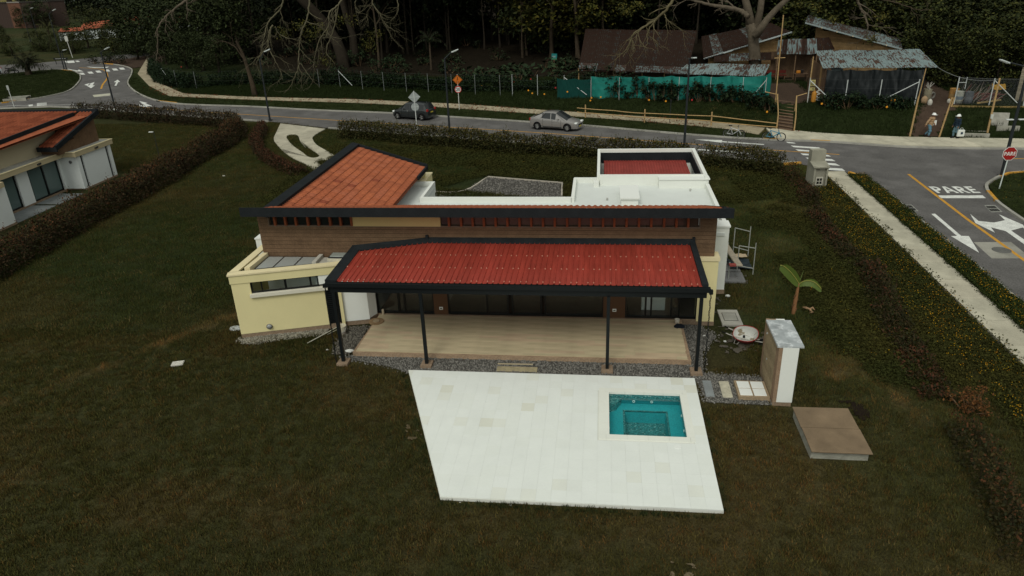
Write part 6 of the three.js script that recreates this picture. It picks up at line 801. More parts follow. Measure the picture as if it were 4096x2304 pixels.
// ================================================================ vegetation
const LG = (n) => { const P = new Float32Array(n * 18), Cc = new Float32Array(n * 18); let k = 0; return {   // a cloud of small folded leaves with their own colours
  leaf(x, y, z, s, r, c, droop = 0, slim = .55) { const a = r() * 6.283, e = (r() - .5) * 1.6 - droop, ca = Math.cos(a), sa = Math.sin(a), ce = Math.cos(e), se = Math.sin(e), dx = ca * ce * s, dy = se * s, dz = sa * ce * s, w = s * slim, t = (r() - .5) * 1.6, wx = -sa * w, wy = t * w * .6, wz = ca * w; const q = [x, y, z, x + dx * .5 + wx * .5, y + dy * .5 + wy, z + dz * .5 + wz * .5, x + dx, y + dy, z + dz, x, y, z, x + dx, y + dy, z + dz, x + dx * .5 - wx * .5, y + dy * .5 - wy * .3, z + dz * .5 - wz * .5]; P.set(q, k * 18); for (let i = 0; i < 6; i++) Cc.set(c, k * 18 + i * 3); k++; },
  geo() { const g = new THREE.BufferGeometry(); g.setAttribute('position', new THREE.BufferAttribute(P.slice(0, k * 18), 3)); g.setAttribute('color', new THREE.BufferAttribute(Cc.slice(0, k * 18), 3)); g.computeVertexNormals(); return g; } }; };
const pal = (list) => (r, k = .35) => { const c = list[Math.floor(r() * list.length)], s = 1 + (r() - .5) * 2 * k; return [c[0] * s, c[1] * s, c[2] * s]; };
const PAL = {
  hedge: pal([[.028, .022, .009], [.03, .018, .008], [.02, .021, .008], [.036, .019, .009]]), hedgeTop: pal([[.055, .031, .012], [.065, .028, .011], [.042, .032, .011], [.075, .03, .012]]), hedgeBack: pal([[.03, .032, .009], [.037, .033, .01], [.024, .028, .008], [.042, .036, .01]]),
  hedgeDark: pal([[.022, .022, .008], [.028, .02, .008], [.018, .02, .007], [.034, .026, .009]]),
  red: pal([[.06, .022, .011], [.07, .027, .012], [.04, .02, .009]]), forest: pal([[.014, .021, .009], [.010, .015, .007], [.02, .026, .009], [.015, .02, .009]]), lit: pal([[.062, .06, .011], [.08, .068, .013], [.042, .045, .010], [.024, .028, .008]]), hill: pal([[.034, .041, .011], [.025, .032, .009], [.05, .052, .012], [.018, .023, .008]]), hillDark: pal([[.02, .028, .010], [.028, .036, .012]]), hibiscus: pal([[.011, .022, .009], [.016, .028, .010], [.008, .016, .007]]), broad: pal([[.022, .036, .015], [.016, .028, .012]]),
};
const shade = (c, k) => [c[0] * k, c[1] * k, c[2] * k];
// ---- hedges along paths
function hedge(label, path, o) {
  const t = thing('hedge', label, 'hedge'), r = rng(o.seed), n = Math.round(o.per * path.slice(1).reduce((s, p, i) => s + Math.hypot(p[0] - path[i][0], p[1] - path[i][1]), 0)), g = LG(n * 2 + 10), core = []; const c3 = new THREE.CatmullRomCurve3(path.map(p => V(p[0], 0, p[1])), false, 'catmullrom', .3);
  const len = c3.getLength(), H = s => o.h * (.72 + .5 * fbm(s * len * .9, 3, o.seed, 4)) * (o.gap ? smooth(o.gap - .1, o.gap + .12, fbm(s * len * .35, 9, o.seed + 4, 3)) * .75 + .25 : 1), W = s => o.w * (.7 + .6 * fbm(s * len * .7, 13, o.seed, 3));
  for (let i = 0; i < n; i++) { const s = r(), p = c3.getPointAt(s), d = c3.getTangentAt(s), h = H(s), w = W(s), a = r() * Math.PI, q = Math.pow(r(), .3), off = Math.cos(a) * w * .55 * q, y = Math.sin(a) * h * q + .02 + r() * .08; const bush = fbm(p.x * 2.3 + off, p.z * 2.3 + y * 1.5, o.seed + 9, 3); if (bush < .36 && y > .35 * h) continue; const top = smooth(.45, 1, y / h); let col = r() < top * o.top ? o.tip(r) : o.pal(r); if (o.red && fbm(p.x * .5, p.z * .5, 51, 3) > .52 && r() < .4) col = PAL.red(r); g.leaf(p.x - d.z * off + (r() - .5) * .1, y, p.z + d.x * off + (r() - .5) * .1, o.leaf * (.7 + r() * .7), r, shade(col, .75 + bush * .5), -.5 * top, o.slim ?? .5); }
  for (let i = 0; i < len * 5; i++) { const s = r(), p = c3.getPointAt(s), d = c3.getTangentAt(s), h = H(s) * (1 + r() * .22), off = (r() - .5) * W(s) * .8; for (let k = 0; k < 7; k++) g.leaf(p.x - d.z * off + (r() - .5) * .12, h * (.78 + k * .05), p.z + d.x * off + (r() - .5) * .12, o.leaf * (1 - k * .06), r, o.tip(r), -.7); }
  mesh('foliage', g.geo(), MAT.leaf, t); const b = mb(); for (let i = 0; i < len * 2.2; i++) { const s = r(), p = c3.getPointAt(s), d = c3.getTangentAt(s), off = (r() - .5) * W(s) * .5; b.rod([p.x - d.z * off, -.05, p.z + d.x * off], [p.x - d.z * off + (r() - .5) * .3, H(s) * .8, p.z + d.x * off + (r() - .5) * .3], .018, .008, 4); } const st = b.build('stems', M([.05, .035, .022], .9), t); st.userData.kind = 'stuff';
}
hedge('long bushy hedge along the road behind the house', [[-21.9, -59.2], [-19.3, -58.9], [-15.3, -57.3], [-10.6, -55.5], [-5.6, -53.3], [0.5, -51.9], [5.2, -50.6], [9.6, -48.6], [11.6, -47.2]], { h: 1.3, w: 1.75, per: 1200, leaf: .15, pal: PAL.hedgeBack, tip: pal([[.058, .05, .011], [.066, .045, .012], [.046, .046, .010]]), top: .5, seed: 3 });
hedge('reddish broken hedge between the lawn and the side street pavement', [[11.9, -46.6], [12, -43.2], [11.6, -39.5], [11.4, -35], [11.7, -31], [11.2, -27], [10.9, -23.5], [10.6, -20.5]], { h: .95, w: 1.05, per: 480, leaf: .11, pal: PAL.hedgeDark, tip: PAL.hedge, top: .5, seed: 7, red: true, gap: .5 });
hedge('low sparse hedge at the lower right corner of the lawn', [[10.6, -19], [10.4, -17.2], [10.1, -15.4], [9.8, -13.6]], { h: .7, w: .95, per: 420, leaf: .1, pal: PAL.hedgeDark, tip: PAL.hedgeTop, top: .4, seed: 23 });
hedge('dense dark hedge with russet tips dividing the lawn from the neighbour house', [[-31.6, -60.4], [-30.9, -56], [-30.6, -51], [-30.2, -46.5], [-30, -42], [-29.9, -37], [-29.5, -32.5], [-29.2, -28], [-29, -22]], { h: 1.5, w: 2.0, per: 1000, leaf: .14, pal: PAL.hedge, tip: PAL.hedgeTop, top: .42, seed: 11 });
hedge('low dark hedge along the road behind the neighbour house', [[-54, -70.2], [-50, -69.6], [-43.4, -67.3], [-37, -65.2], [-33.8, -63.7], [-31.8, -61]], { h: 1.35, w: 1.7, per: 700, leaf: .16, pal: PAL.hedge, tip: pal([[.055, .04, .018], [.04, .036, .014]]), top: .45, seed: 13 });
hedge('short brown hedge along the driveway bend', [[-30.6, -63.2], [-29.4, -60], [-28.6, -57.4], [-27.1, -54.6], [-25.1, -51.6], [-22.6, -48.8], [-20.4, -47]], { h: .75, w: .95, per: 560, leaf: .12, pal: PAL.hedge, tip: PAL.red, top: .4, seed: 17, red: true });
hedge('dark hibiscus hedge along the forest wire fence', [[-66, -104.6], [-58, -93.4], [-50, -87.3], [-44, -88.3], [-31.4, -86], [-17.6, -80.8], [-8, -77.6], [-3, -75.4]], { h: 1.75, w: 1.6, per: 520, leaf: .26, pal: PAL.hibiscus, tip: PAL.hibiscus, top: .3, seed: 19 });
// ---- hibiscus bushes before the tarpaulins: one thing each
function bush(name, label, p, h, w, o) { const t = thing(name, label, o.cat ?? 'bush', p, 0, o.group), r = rng(o.seed), n = o.n ?? 420, g = LG(n), cl = []; for (let i = 0; i < (o.clumps ?? 9); i++) cl.push([(r() - .5) * w, h * (.15 + .8 * r()), (r() - .5) * w * .8]); for (let i = 0; i < n; i++) { const c = cl[Math.floor(r() * cl.length)], k = w * .2; const f = () => (r() + r() + r() - 1.5) * k; g.leaf(c[0] + f(), Math.max(.03, c[1] + f()), c[2] + f(), (o.leaf ?? .22) * (.6 + r() * .7), r, o.pal(r), .2); } mesh('foliage', g.geo(), MAT.leaf, t); const b = mb(); for (const c of cl) b.rod([c[0] * .2, -.1, c[2] * .2], c, .03, .012, 5); b.build('stem', MAT.oldWood, t); return t; }
{
  const xs = [[650, 850, 1.3], [720, 850, 1.45], [780, 850, 1.4], [830, 850, 1.75], [940, 870, 1.9], [1060, 880, 1.35], [1130, 890, 1.3], [1210, 890, 1.35], [1290, 880, 1.6], [1390, 905, 1.1], [1455, 905, 1.2], [1530, 915, 1.0], [1610, 915, 1.1], [1660, 905, 1.0], [1770, 915, 1.15], [1860, 920, 1.1], [1920, 915, 1.15], [1975, 918, 1.05], [2060, 920, .9], [2115, 918, .95], [2190, 925, .85], [2300, 925, .9], [2420, 935, .9]];
  const where = ['at the left end of the green tarpaulin', 'tallest against the green tarpaulin'];
  xs.forEach(([x, y, h], i) => { const p = hit(...sC(x, y + 25)); bush('hibiscus_bush', 'leafy dark green hibiscus bush in the row before the green tarpaulin', p, h * 1.5, 1.35, { seed: 100 + i, pal: PAL.hibiscus, leaf: .26, n: 360, group: 'hibiscus bushes along the green tarpaulin' }); });
  for (let i = 0; i < 9; i++) { const p = hit(...sD(730 + i * 92, 990 + (i % 3) * 12)); bush('hibiscus_bush', 'low dark hibiscus bush in the row before the black plastic sheet', p, i < 4 ? 1.05 : .75, 1.3, { seed: 140 + i, pal: PAL.hibiscus, leaf: .24, n: 360, group: 'hibiscus bushes along the black sheet shed' }); }
  for (let i = 0; i < 5; i++) { const p = hit(...sC(2330 + i * 52, 985 + i * 14)); bush('hibiscus_bush', 'dark hibiscus bush on the bank left of the steps', p, .85, 1.2, { seed: 160 + i, pal: PAL.hibiscus, leaf: .24, n: 300, group: 'hibiscus bushes on the bank by the steps' }); }
  const fl = (p, c, i) => { const t = thing('hibiscus_flower', c[0] > .5 ? 'orange yellow hibiscus flower open on the dark hedge' : 'red hibiscus flower open on the dark hedge', 'flower', p, 0, c[0] > .5 ? 'orange hibiscus flowers' : 'red hibiscus flowers'); for (let k = 0; k < 5; k++) { const a = k / 5 * 6.283; mb().add(new THREE.SphereGeometry(.042, 6, 4), new THREE.Matrix4().makeRotationZ(a).multiply(new THREE.Matrix4().makeScale(1.2, .9, .25)).setPosition(.045 * Math.cos(a), .045 * Math.sin(a), .02)).build('petal', M(c, .6), t); } };
  const O = [.72, .30, .02], Rr = [.42, .03, .03];
  for (const [s, x, y, c] of [[sC, 265, 846, O], [sC, 302, 872, O], [sC, 415, 880, O], [sC, 520, 820, Rr], [sC, 630, 858, O], [sC, 855, 915, O], [sC, 845, 940, O], [sC, 942, 908, O], [sC, 912, 843, Rr], [sC, 1325, 838, O], [sC, 1393, 935, O], [sC, 1550, 946, O], [sC, 1735, 840, Rr], [sC, 1795, 935, Rr], [sC, 2496, 1045, O], [sD, 168, 1046, O], [sD, 680, 970, O], [sD, 1328, 936, O], [sD, 1362, 938, O], [sD, 1288, 1000, O], [sB, 2168, 795, O], [sA, 1608, 686, Rr], [sA, 1695, 625, Rr], [sC, 288, 740, Rr], [sC, 130, 765, Rr]]) { const g = hit(...s(x, y + 50)), d = rayTo(...s(x, y)), t = (Math.hypot(g.x, g.z) - .55) / Math.hypot(d.x, d.z); fl(V(d.x * t, HC + d.y * t, d.z * t), c); }
}
bush('russet_shrub', 'russet orange shrub at the end of the broken hedge on the right lawn', at(3870, 1640), 1.0, .95, { seed: 88, pal: pal([[.10, .04, .013], [.075, .034, .012], [.13, .055, .016], [.05, .03, .01]]), leaf: .09, n: 700, clumps: 14, cat: 'shrub' });
// ---- trees: crowns of leaf clumps, tapered trunks with limbs
function crownGeo(seed, o) { const r = rng(seed), g = LG(o.n), cl = []; for (let i = 0; i < o.clumps; i++) { const a = r() * 6.283, q = Math.sqrt(r()), u = r(); const prof = o.shape === 'full' ? .45 + .55 * Math.sin(Math.PI * Math.min(1, u * .8 + .18)) : Math.sin(Math.PI * (.15 + .75 * u)); cl.push([Math.cos(a) * q * o.rx * prof, u * o.h, Math.sin(a) * q * o.rx * prof, o.cr * (.6 + r() * .8), .7 + r() * .6]); } for (let i = 0; i < o.n; i++) { const c = cl[Math.floor(r() * cl.length)], f = () => (r() + r() + r() - 1.5) * c[3]; g.leaf(c[0] + f(), c[1] + f() * .7, c[2] + f(), o.leaf * (.6 + r() * .8), r, shade(o.pal(r, .4), c[4]), .25, .6); } return { g: g.geo(), cl }; }
function trunkGeo(seed, h, r0, o = {}) { const r = rng(seed), b = mb(), pts = [], rad = [], lx = o.lean?.[0] ?? (r() - .5) * .8, lz = o.lean?.[1] ?? (r() - .5) * .6; for (let i = 0; i <= 7; i++) { const t = i / 7; pts.push([lx * t * t + .08 * Math.sin(t * 9 + seed), t * h - .2, lz * t + .08 * Math.cos(t * 7 + seed)]); rad.push(r0 * (i === 0 ? 1.45 : 1) * lerp(1, .45, t)); } b.tube(pts, rad, 8); for (let k = 0; k < (o.limbs ?? 5); k++) { const t = .55 + .42 * k / 5, i = Math.floor(t * 7), p = pts[i], a = r() * 6.283, l = h * (.18 + r() * .16); b.tube([p, [p[0] + Math.cos(a) * l * .5, p[1] + l * .55, p[2] + Math.sin(a) * l * .5], [p[0] + Math.cos(a) * l, p[1] + l * (.8 + r() * .4), p[2] + Math.sin(a) * l]], [rad[i] * .55, rad[i] * .35, rad[i] * .12], 6); } return b.geo(); }
const bark = { dark: tint([.032, .026, .019], T.grain, .95), mid: tint([.062, .047, .032], T.grain, .95), pale: tint([.115, .094, .068], again(T.blotch, 1.5), .95, { bumpMap: again(T.fineB, .8), bumpScale: .03 }) };
const proto = {};
function tree(label, p, kind, h, o = {}) {
  const key = kind + (o.v ?? 0), K3 = { canopy: { n: 1500, clumps: 26, rx: 4.2, h: 7, cr: 1.5, leaf: .55, pal: PAL.forest }, full: { n: 2600, clumps: 40, rx: 3.2, h: 8, cr: 1.25, leaf: .45, pal: PAL.forest, shape: 'full' }, lit: { n: 2400, clumps: 40, rx: 3.4, h: 6.5, cr: .75, leaf: .3, pal: PAL.lit }, hill: { n: 3400, clumps: 52, rx: 3.4, h: 6.5, cr: .95, leaf: .3, pal: PAL.hill, shape: 'full' }, hillDark: { n: 2600, clumps: 44, rx: 3.4, h: 6.5, cr: 1.0, leaf: .34, pal: PAL.hillDark, shape: 'full' } }[kind];
  if (!proto[key]) { const c = crownGeo(200 + Object.keys(proto).length * 7, K3); proto[key] = { crown: c.g, trunk: trunkGeo(300 + Object.keys(proto).length, 1, 1, { limbs: 0, lean: [0, 0] }), h: K3.h }; }
  const t = thing(o.name ?? 'forest_tree', label, 'tree', p, o.turn ?? (p.x * 7.3 + p.z * 3.1) % 6.28, o.group); const P = proto[key], ch = o.crownH ?? h * .55, y0 = o.y0 ?? h - ch;
  mesh('trunk', trunkGeo(Math.round(Math.abs(p.x * 31 + p.z * 17)), y0 + ch * .5, o.r ?? .16, { limbs: kind === 'full' || kind === 'hill' ? 2 : 5, lean: o.lean }), o.bark ?? bark.dark, t);
  const c = mesh('crown', P.crown, MAT.leaf, t); const k = ch / P.h; c.scale.set(k * (o.wide ?? 1), k, k * (o.wide ?? 1)); c.position.set(o.cx ?? 0, y0, 0); return t;
}
{
  // trunks that show against the dark: place and thickness read from the photograph
  const T1 = [[sB, 1215, 632, .16, bark.mid, .5], [sB, 1010, 574, .12, bark.mid, 0], [sB, 990, 560, .1, bark.dark, 0], [sB, 1480, 503, .17, bark.dark, .1], [sB, 1535, 512, .13, bark.dark, 0], [sB, 1830, 335, .36, bark.mid, -.3], [sB, 1930, 362, .1, bark.mid, 0], [sB, 2550, 542, .1, bark.mid, -.2], [sB, 1275, 470, .14, bark.dark, 0], [sB, 2020, 300, .15, bark.dark, .2], [sB, 2190, 460, .13, bark.dark, .1], [sB, 1150, 420, .12, bark.dark, .1], [sB, 2400, 400, .13, bark.dark, 0], [sC, 212, 540, .1, bark.mid, .1], [sC, 80, 420, .15, bark.dark, 0], [sD, 2372, 330, .3, bark.pale, .1], [sB, 1390, 440, .12, bark.dark, .3], [sB, 660, 430, .2, bark.dark, .3], [sB, 960, 520, .25, bark.dark, -.2]];
  T1.forEach(([s, x, y, r, bk, ln], i) => { const p = hit(...s(x, y)); tree('slim forest tree with a bare trunk in the dark wood behind the wire fence', p, 'canopy', 17 + (i % 4), { r, bark: bk, lean: [ln, 0], crownH: 8.5, v: i % 3, group: 'slim forest trees behind the fence' }); });
  const r = rng(77); let k = 0;
  for (let row = 0; row < 5; row++) for (let i = 0; i < 15; i++) { const x = -66 + i * 8.2 + r() * 6 - row * 4, z = -112 - row * 9 - r() * 6 + (x > 10 ? 16 : 0) - (x < -50 ? 14 : 0); if (!behind(x, z) || distLine(x, z, WALK) < 22 || x > 62) continue; if (x > -12 && x < 16 && z > -104) continue; tree('dense dark tree deep in the wood', on(x, z), row < 2 && r() < .35 ? 'canopy' : 'full', 12 + r() * 6, { r: .2, v: k++ % 3, crownH: row > 0 ? 11 + r() * 4 : 9, y0: row > 1 ? .5 : 1.5 + r() * 2.5, wide: .8 + r() * .3, group: 'dense trees filling the wood' }); }
  for (let i = 0; i < 16; i++) { const x = -58 + i * 5 + r() * 3, z = -100 - r() * 14 - (x < -45 ? 10 : 0); if (!behind(x, z) || distLine(x, z, WALK) < 12) continue; tree('tall tree whose dark crown closes the wood above the fence', on(x, z), 'canopy', 19 + r() * 3, { r: .14, v: k++ % 3, crownH: 9, y0: 10.5, wide: 1.25, group: 'tall canopy trees behind the fence' }); }
  // understory
  for (let i = 0; i < 46; i++) { const x = -56 + r() * 62, z = -92 - r() * 26 - (x < -38 ? 10 : 0); if (!behind(x, z) || distLine(x, z, WALK) < 13) continue; bush('forest_shrub', 'low dark shrub on the floor of the wood', on(x, z), .8 + r() * 1.1, 1.6 + r(), { seed: 400 + i, pal: r() < .5 ? PAL.forest : PAL.broad, leaf: .4, n: 150, clumps: 7, group: 'shrubs on the floor of the wood', cat: 'shrub' }); }
  for (let i = 0; i < 22; i++) { const x = -16 + r() * 13, z = -83 - r() * 8; bush('broad_leaf_plant', 'broad dark leaves of a low plant behind the fence left of the long hut', on(x, z), .9 + r() * .6, 1.5, { seed: 460 + i, pal: PAL.broad, leaf: .75, n: 34, clumps: 8, group: 'broad leaf plants behind the fence', cat: 'plant' }); }
  // yellow-green trees left of the long hut
  for (const [s, x, y, rr, h, ch, w] of [[sC, 480, 540, .3, 15, 11.5, 1.15], [sC, 725, 545, .3, 14, 10, 1.0], [sC, 250, 520, .14, 14.5, 10, .9], [sC, 960, 500, .2, 14.5, 10, .9]]) tree(`yellow green tree ${x < 300 ? 'farthest left of the group before the dark wood' : x < 500 ? 'with a stout trunk behind the teal notice board' : x < 800 ? 'at the left corner of the long hut' : 'leaning over the brown roof of the long hut'}`, hit(...s(x, y)), 'lit', h, { name: 'yellow_green_tree', r: rr, bark: bark.mid, crownH: ch, y0: h - ch - .3, wide: w, v: x % 2, lean: [-.6, 0] });
  for (let i = 0; i < 12; i++) { const x = -12 + i * 2.4 + r() * 1.5, z = -104 - r() * 12; tree('leafy tree behind the roofs of the long hut', on(x, z), i % 3 ? 'hillDark' : 'lit', 12 + r() * 3, { r: .2, v: i % 2, crownH: 10.5, y0: 1.2, group: 'leafy trees behind the long hut' }); }
  // leafy slope on the right
  for (let i = 0; i < 34; i++) { const x = 24 + (i % 9) * 4.2 + r() * 2.5, z = -74 - Math.floor(i / 9) * 7 - r() * 4 + (i % 9 < 3 && i < 9 ? -8 : 0); if (i < 9 && x > 37) continue; tree('bushy green tree on the leafy slope behind the site yard', on(x, z), i % 3 === 2 ? 'hillDark' : 'hill', 6.5 + r() * 2.5 + Math.floor(i / 9), { name: 'bushy_tree', r: .14, v: i % 3, crownH: 6.2 + r() * 2 + Math.floor(i / 9), y0: .2, wide: 1.15, group: 'bushy trees on the leafy slope' }); }
  for (const [x, z, h] of [[28.5, -72, 4.5], [31, -69, 4.6], [33.5, -67.5, 4.4], [34.5, -71, 5.5], [30.5, -74, 6], [36.5, -70, 5.5], [33, -77, 6.5], [29, -79, 6.5], [38, -74, 6.5]]) tree('leafy green tree crowding behind the barrel yard', on(x, z), 'hill', h, { name: 'bushy_tree', r: .1, v: Math.round(x) % 3, crownH: h * .98, y0: .1, wide: 1.1, group: 'leafy trees behind the barrel yard' });
  for (let i = 0; i < 14; i++) tree('dark tree behind the huts', on(8 + i * 3.6 + r() * 2, -104 - r() * 10), 'full', 14, { r: .2, v: i % 3, crownH: 13, y0: .5, group: 'dark trees behind the huts' });
}
// ---- the great leaning trunk, the pale tree by the huts and their bare boughs
function bough(parent, name, pts, r0, r1, seed, m, tw = 1) {           // a wandering limb with twigs
  const c = new THREE.CatmullRomCurve3(pts), n = pts.length * 5, P = c.getPoints(n), r = rng(seed), b = mb(); P.forEach((p, i) => { if (i && i < n) p.add(V((r() - .5) * .1, (r() - .5) * .08, (r() - .5) * .1)); });
  b.tube(P, P.map((_, i) => lerp(r0, r1, i / n)), 6); const twig = (p, d, l, rad, lv) => { const q = [p]; let cur = p.clone(), dir = d.clone(); for (let k = 0; k < 4; k++) { dir.add(V((r() - .5) * .7, (r() - .5) * .6 - .05, (r() - .5) * .7)).normalize(); cur = cur.clone().addScaledVector(dir, l / 4); q.push(cur); if (lv > 0 && r() < .7) twig(cur, dir.clone().add(V((r() - .5) * 1.6, (r() - .5) * 1.2, (r() - .5) * 1.4)).normalize(), l * .55, rad * .6, lv - 1); } b.tube(q, q.map((_, k) => lerp(rad, rad * .35, k / 4)), 4); };
  for (let i = 4; i < n; i += Math.max(1, Math.round(3 / tw))) { const d = P[Math.min(i + 1, n)].clone().sub(P[i - 1]).normalize(); twig(P[i], d.add(V((r() - .5) * 2, (r() - .5) * 1.2, (r() - .5) * 1.2)).normalize(), .8 + r() * 1.5, lerp(r0, r1, i / n) * .45 + .006, 2); } return b.build(name, m, parent);
}
const deep = (s, pts, d0, seed) => { const r = rng(seed); return pts.map(([x, y, dd = 0]) => { const q = rayTo(...s(x, y)), t = (d0 + dd + (r() - .5) * .8) / Math.hypot(q.x, q.z); return V(q.x * t, HC + q.y * t, q.z * t); }); };
{
  const b = hit(...sB(885, 628)); const t = thing('leaning_tree', 'huge leaning trunk in the wood with bare hanging mossy boughs', 'tree', [0, 0, 0]); const D = Math.hypot(b.x, b.z);
  const tp = deep(sB, [[885, 640], [860, 520], [815, 400], [735, 270], [630, 140], [500, 10], [380, -120]], D, 1); mesh('trunk', mb().tube(tp, [1.05, .82, .74, .7, .66, .62, .55], 10).geo(), bark.dark, t); const m = tint([.125, .112, .07], T.grain, .9);
  mesh('side_trunk', mb().tube(deep(sB, [[960, 640], [985, 480], [965, 330], [905, 180], [860, 0]], D + 2, 2), [.6, .5, .45, .4, .4], 8).geo(), bark.dark, t);
  const H = D - 16; [[[320, -40], [290, 70], [215, 155], [160, 230], [135, 340], [105, 480], [60, 590]], [[215, 235], [185, 290], [170, 420], [230, 560], [290, 680], [305, 745]], [[560, -30], [535, 170], [480, 300], [462, 420], [455, 560], [475, 680], [520, 720]], [[880, -20], [800, 70], [742, 115], [735, 235], [650, 370], [600, 560], [595, 690]], [[800, 70], [805, 180], [760, 330], [715, 480], [795, 600]], [[990, -20], [985, 60], [1010, 120], [1120, 40]], [[1150, -20], [1140, 50], [1090, 130], [1100, 190]], [[1145, 40], [1215, 130], [1240, 190], [1300, 255], [1400, 305]], [[235, 250], [265, 310], [330, 350], [425, 370]], [[470, 590], [430, 690], [380, 800], [300, 900]], [[470, 590], [560, 720], [650, 820]], [[170, 430], [90, 520], [0, 610]], [[1370, -20], [1390, 70], [1370, 140]], [[520, 200], [640, 240], [740, 330], [860, 370]]].forEach((q, i) => bough(t, 'bough', deep(sB, q, H, 10 + i), i < 5 ? .1 : .055, .016, 30 + i, m, .9));
  bough(t, 'bough', deep(sA, [[2380, -30], [1800, -20], [1660, 60], [1540, 170], [1480, 250], [1475, 420], [1460, 560]], H + 2, 40), .16, .03, 51, bark.pale, .7);
  const lg = LG(1500), r = rng(5); for (let i = 0; i < 1500; i++) { const cx = [480, 560, 1120, 640, 320, 900, 700, 1160][i % 8], cy = [230, 330, 420, 260, 300, 180, 560, 330][i % 8]; const p = deep(sB, [[cx + (r() + r() - 1) * 110, cy + (r() + r() - 1) * 70, (r() - .5) * 4]], H + 3, i)[0]; lg.leaf(p.x, p.y, p.z, .16 + r() * .14, r, PAL.lit(r), .3); } mesh('sparse_leaves', lg.geo(), MAT.leaf, t);
}
{ const b = hit(...sB(45, 890)), t = thing('crooked_tree', 'crooked brown trunk standing on the roadside grass before the wood', 'tree', [0, 0, 0]), D = Math.hypot(b.x, b.z); mesh('trunk', mb().tube(deep(sB, [[50, 900], [25, 800], [0, 710], [-30, 610], [-70, 500], [-130, 380]], D, 6), [.36, .27, .23, .2, .16, .1], 9).geo(), bark.mid, t); bough(t, 'bough', deep(sB, [[-40, 580], [-150, 430], [-260, 380]], D - .5, 7), .1, .03, 71, bark.mid); }
{ const t = thing('pale_tree', 'big pale barked forked tree between the long hut and the plank hut', 'tree', [0, 0, 0]), b = at(...sC(2385, 575), 3.4), D = Math.hypot(b.x, b.z); const low = V(b.x, 1, b.z);
  mesh('trunk', mb().tube([low, ...deep(sC, [[2385, 575], [2378, 480], [2368, 390], [2360, 300], [2345, 240]], D, 3)], [.62, .6, .53, .5, .5, .52], 10).geo(), bark.pale, t);
  mesh('limb', mb().tube(deep(sC, [[2345, 260], [2330, 150], [2310, 60], [2285, -40]], D, 4), [.5, .4, .36, .3], 8).geo(), bark.pale, t); mesh('limb', mb().tube(deep(sC, [[2375, 300], [2410, 200], [2435, 90], [2450, -40]], D, 5), [.46, .36, .3, .28], 8).geo(), bark.pale, t); mesh('limb', mb().tube(deep(sC, [[2390, 330], [2450, 250], [2500, 180], [2590, 80], [2700, -20]], D - 1, 6), [.42, .36, .32, .28, .24], 8).geo(), bark.pale, t);
  bough(t, 'bough', deep(sC, [[2325, 160], [2250, 100], [2120, 70], [1990, 50], [1860, 20], [1780, -10]], D - 1.5, 8), .26, .1, 81, bark.pale, .6); const m = tint([.13, .11, .062], T.grain, .9);
  [[[1640, -30], [1560, 80], [1450, 190], [1350, 250], [1245, 320], [1200, 430], [1110, 530], [1070, 560]], [[1450, 190], [1380, 300], [1370, 420], [1300, 440]], [[1520, 110], [1550, 170], [1555, 260]], [[1350, 250], [1290, 300], [1190, 380]], [[1240, 330], [1200, 460], [1150, 530]]].forEach((q, i) => bough(t, 'hanging_bough', deep(sC, q, D - 10, 20 + i), i ? .06 : .13, .02, 90 + i, m, .7));
  bough(t, 'hanging_bough', deep(sD, [[1010, -20], [1035, 60], [1080, 140], [1108, 230], [1100, 360]], D - 6, 31), .12, .05, 97, bark.pale, .6); bough(t, 'hanging_bough', deep(sD, [[1200, -20], [1420, 40], [1600, 95], [1720, 85]], D - 6, 32), .05, .02, 98, bark.mid, .5);
  const lg = LG(900), r = rng(8); for (let i = 0; i < 900; i++) { const c = [[sD, 470, 30], [sD, 620, 60], [sD, 790, 170], [sD, 1240, 150], [sC, 1200, 110], [sC, 1150, 60], [sC, 1290, 40], [sD, 1140, 370]][i % 8]; const p = deep(c[0], [[c[1] + (r() + r() - 1) * 80, c[2] + (r() + r() - 1) * 55, (r() - .5) * 3]], D - 6, i)[0]; lg.leaf(p.x, p.y, p.z, .15 + r() * .15, r, PAL.lit(r), .3); } mesh('sparse_leaves', lg.geo(), MAT.leaf, t);
}
// ---- palms
function palm(label, p, h, n, len, r0, seed, c, group) { const t = thing('palm_tree', label, 'palm', p, 0, group), r = rng(seed); const b = mb(); b.tube([[0, -.1, 0], [.03, h * .5, 0], [.05, h, .02]], [r0 * 1.3, r0, r0 * .9], 9); b.build('trunk', bark.mid, t); for (let i = 0; i < n; i++) { const a = i * 2.4, up = .3 + 1.0 * (i / n), g = LG(90), rib = []; for (let k = 0; k <= 7; k++) { const q = k / 7, R = Math.cos(up) * q * len + .02, y = h + Math.sin(up) * q * len - q * q * len * (.35 + .4 * (1 - i / n)); rib.push(V(.05 + Math.cos(a) * R, y, Math.sin(a) * R)); } for (let k = 1; k <= 7; k++) for (let m = 0; m < 6; m++) { const q = lerpV(rib[k - 1], rib[k], r()); const s = m % 2 ? 1 : -1, ll = len * .26 * (1.1 - k * .09), ang = a + s * 1.1; const e = q.clone().add(V(Math.cos(ang) * ll, -.12 - r() * .25, Math.sin(ang) * ll)); const cc = c(r); g.leaf(q.x, q.y, q.z, ll, () => ((ang % 6.283) + 6.283) / 6.283 % 1, cc, .6, .14); } mesh('frond', mergeGeometries([g.geo()]), MAT.leaf, t); mb().tube(rib, rib.map((_, k) => .035 - k * .004), 4).build('rib', bark.dark, t); } return t; }
palm('squat dark palm on the grass island at the left junction', hit(...sA(272, 705)), 1.5, 26, 3.6, .42, 3, pal([[.016, .02, .009], [.022, .026, .011], [.012, .015, .008]])); palm('small palm standing in the wood behind the fence', hit(...sB(1695, 655)), 3.9, 12, 2.4, .12, 9, PAL.forest);
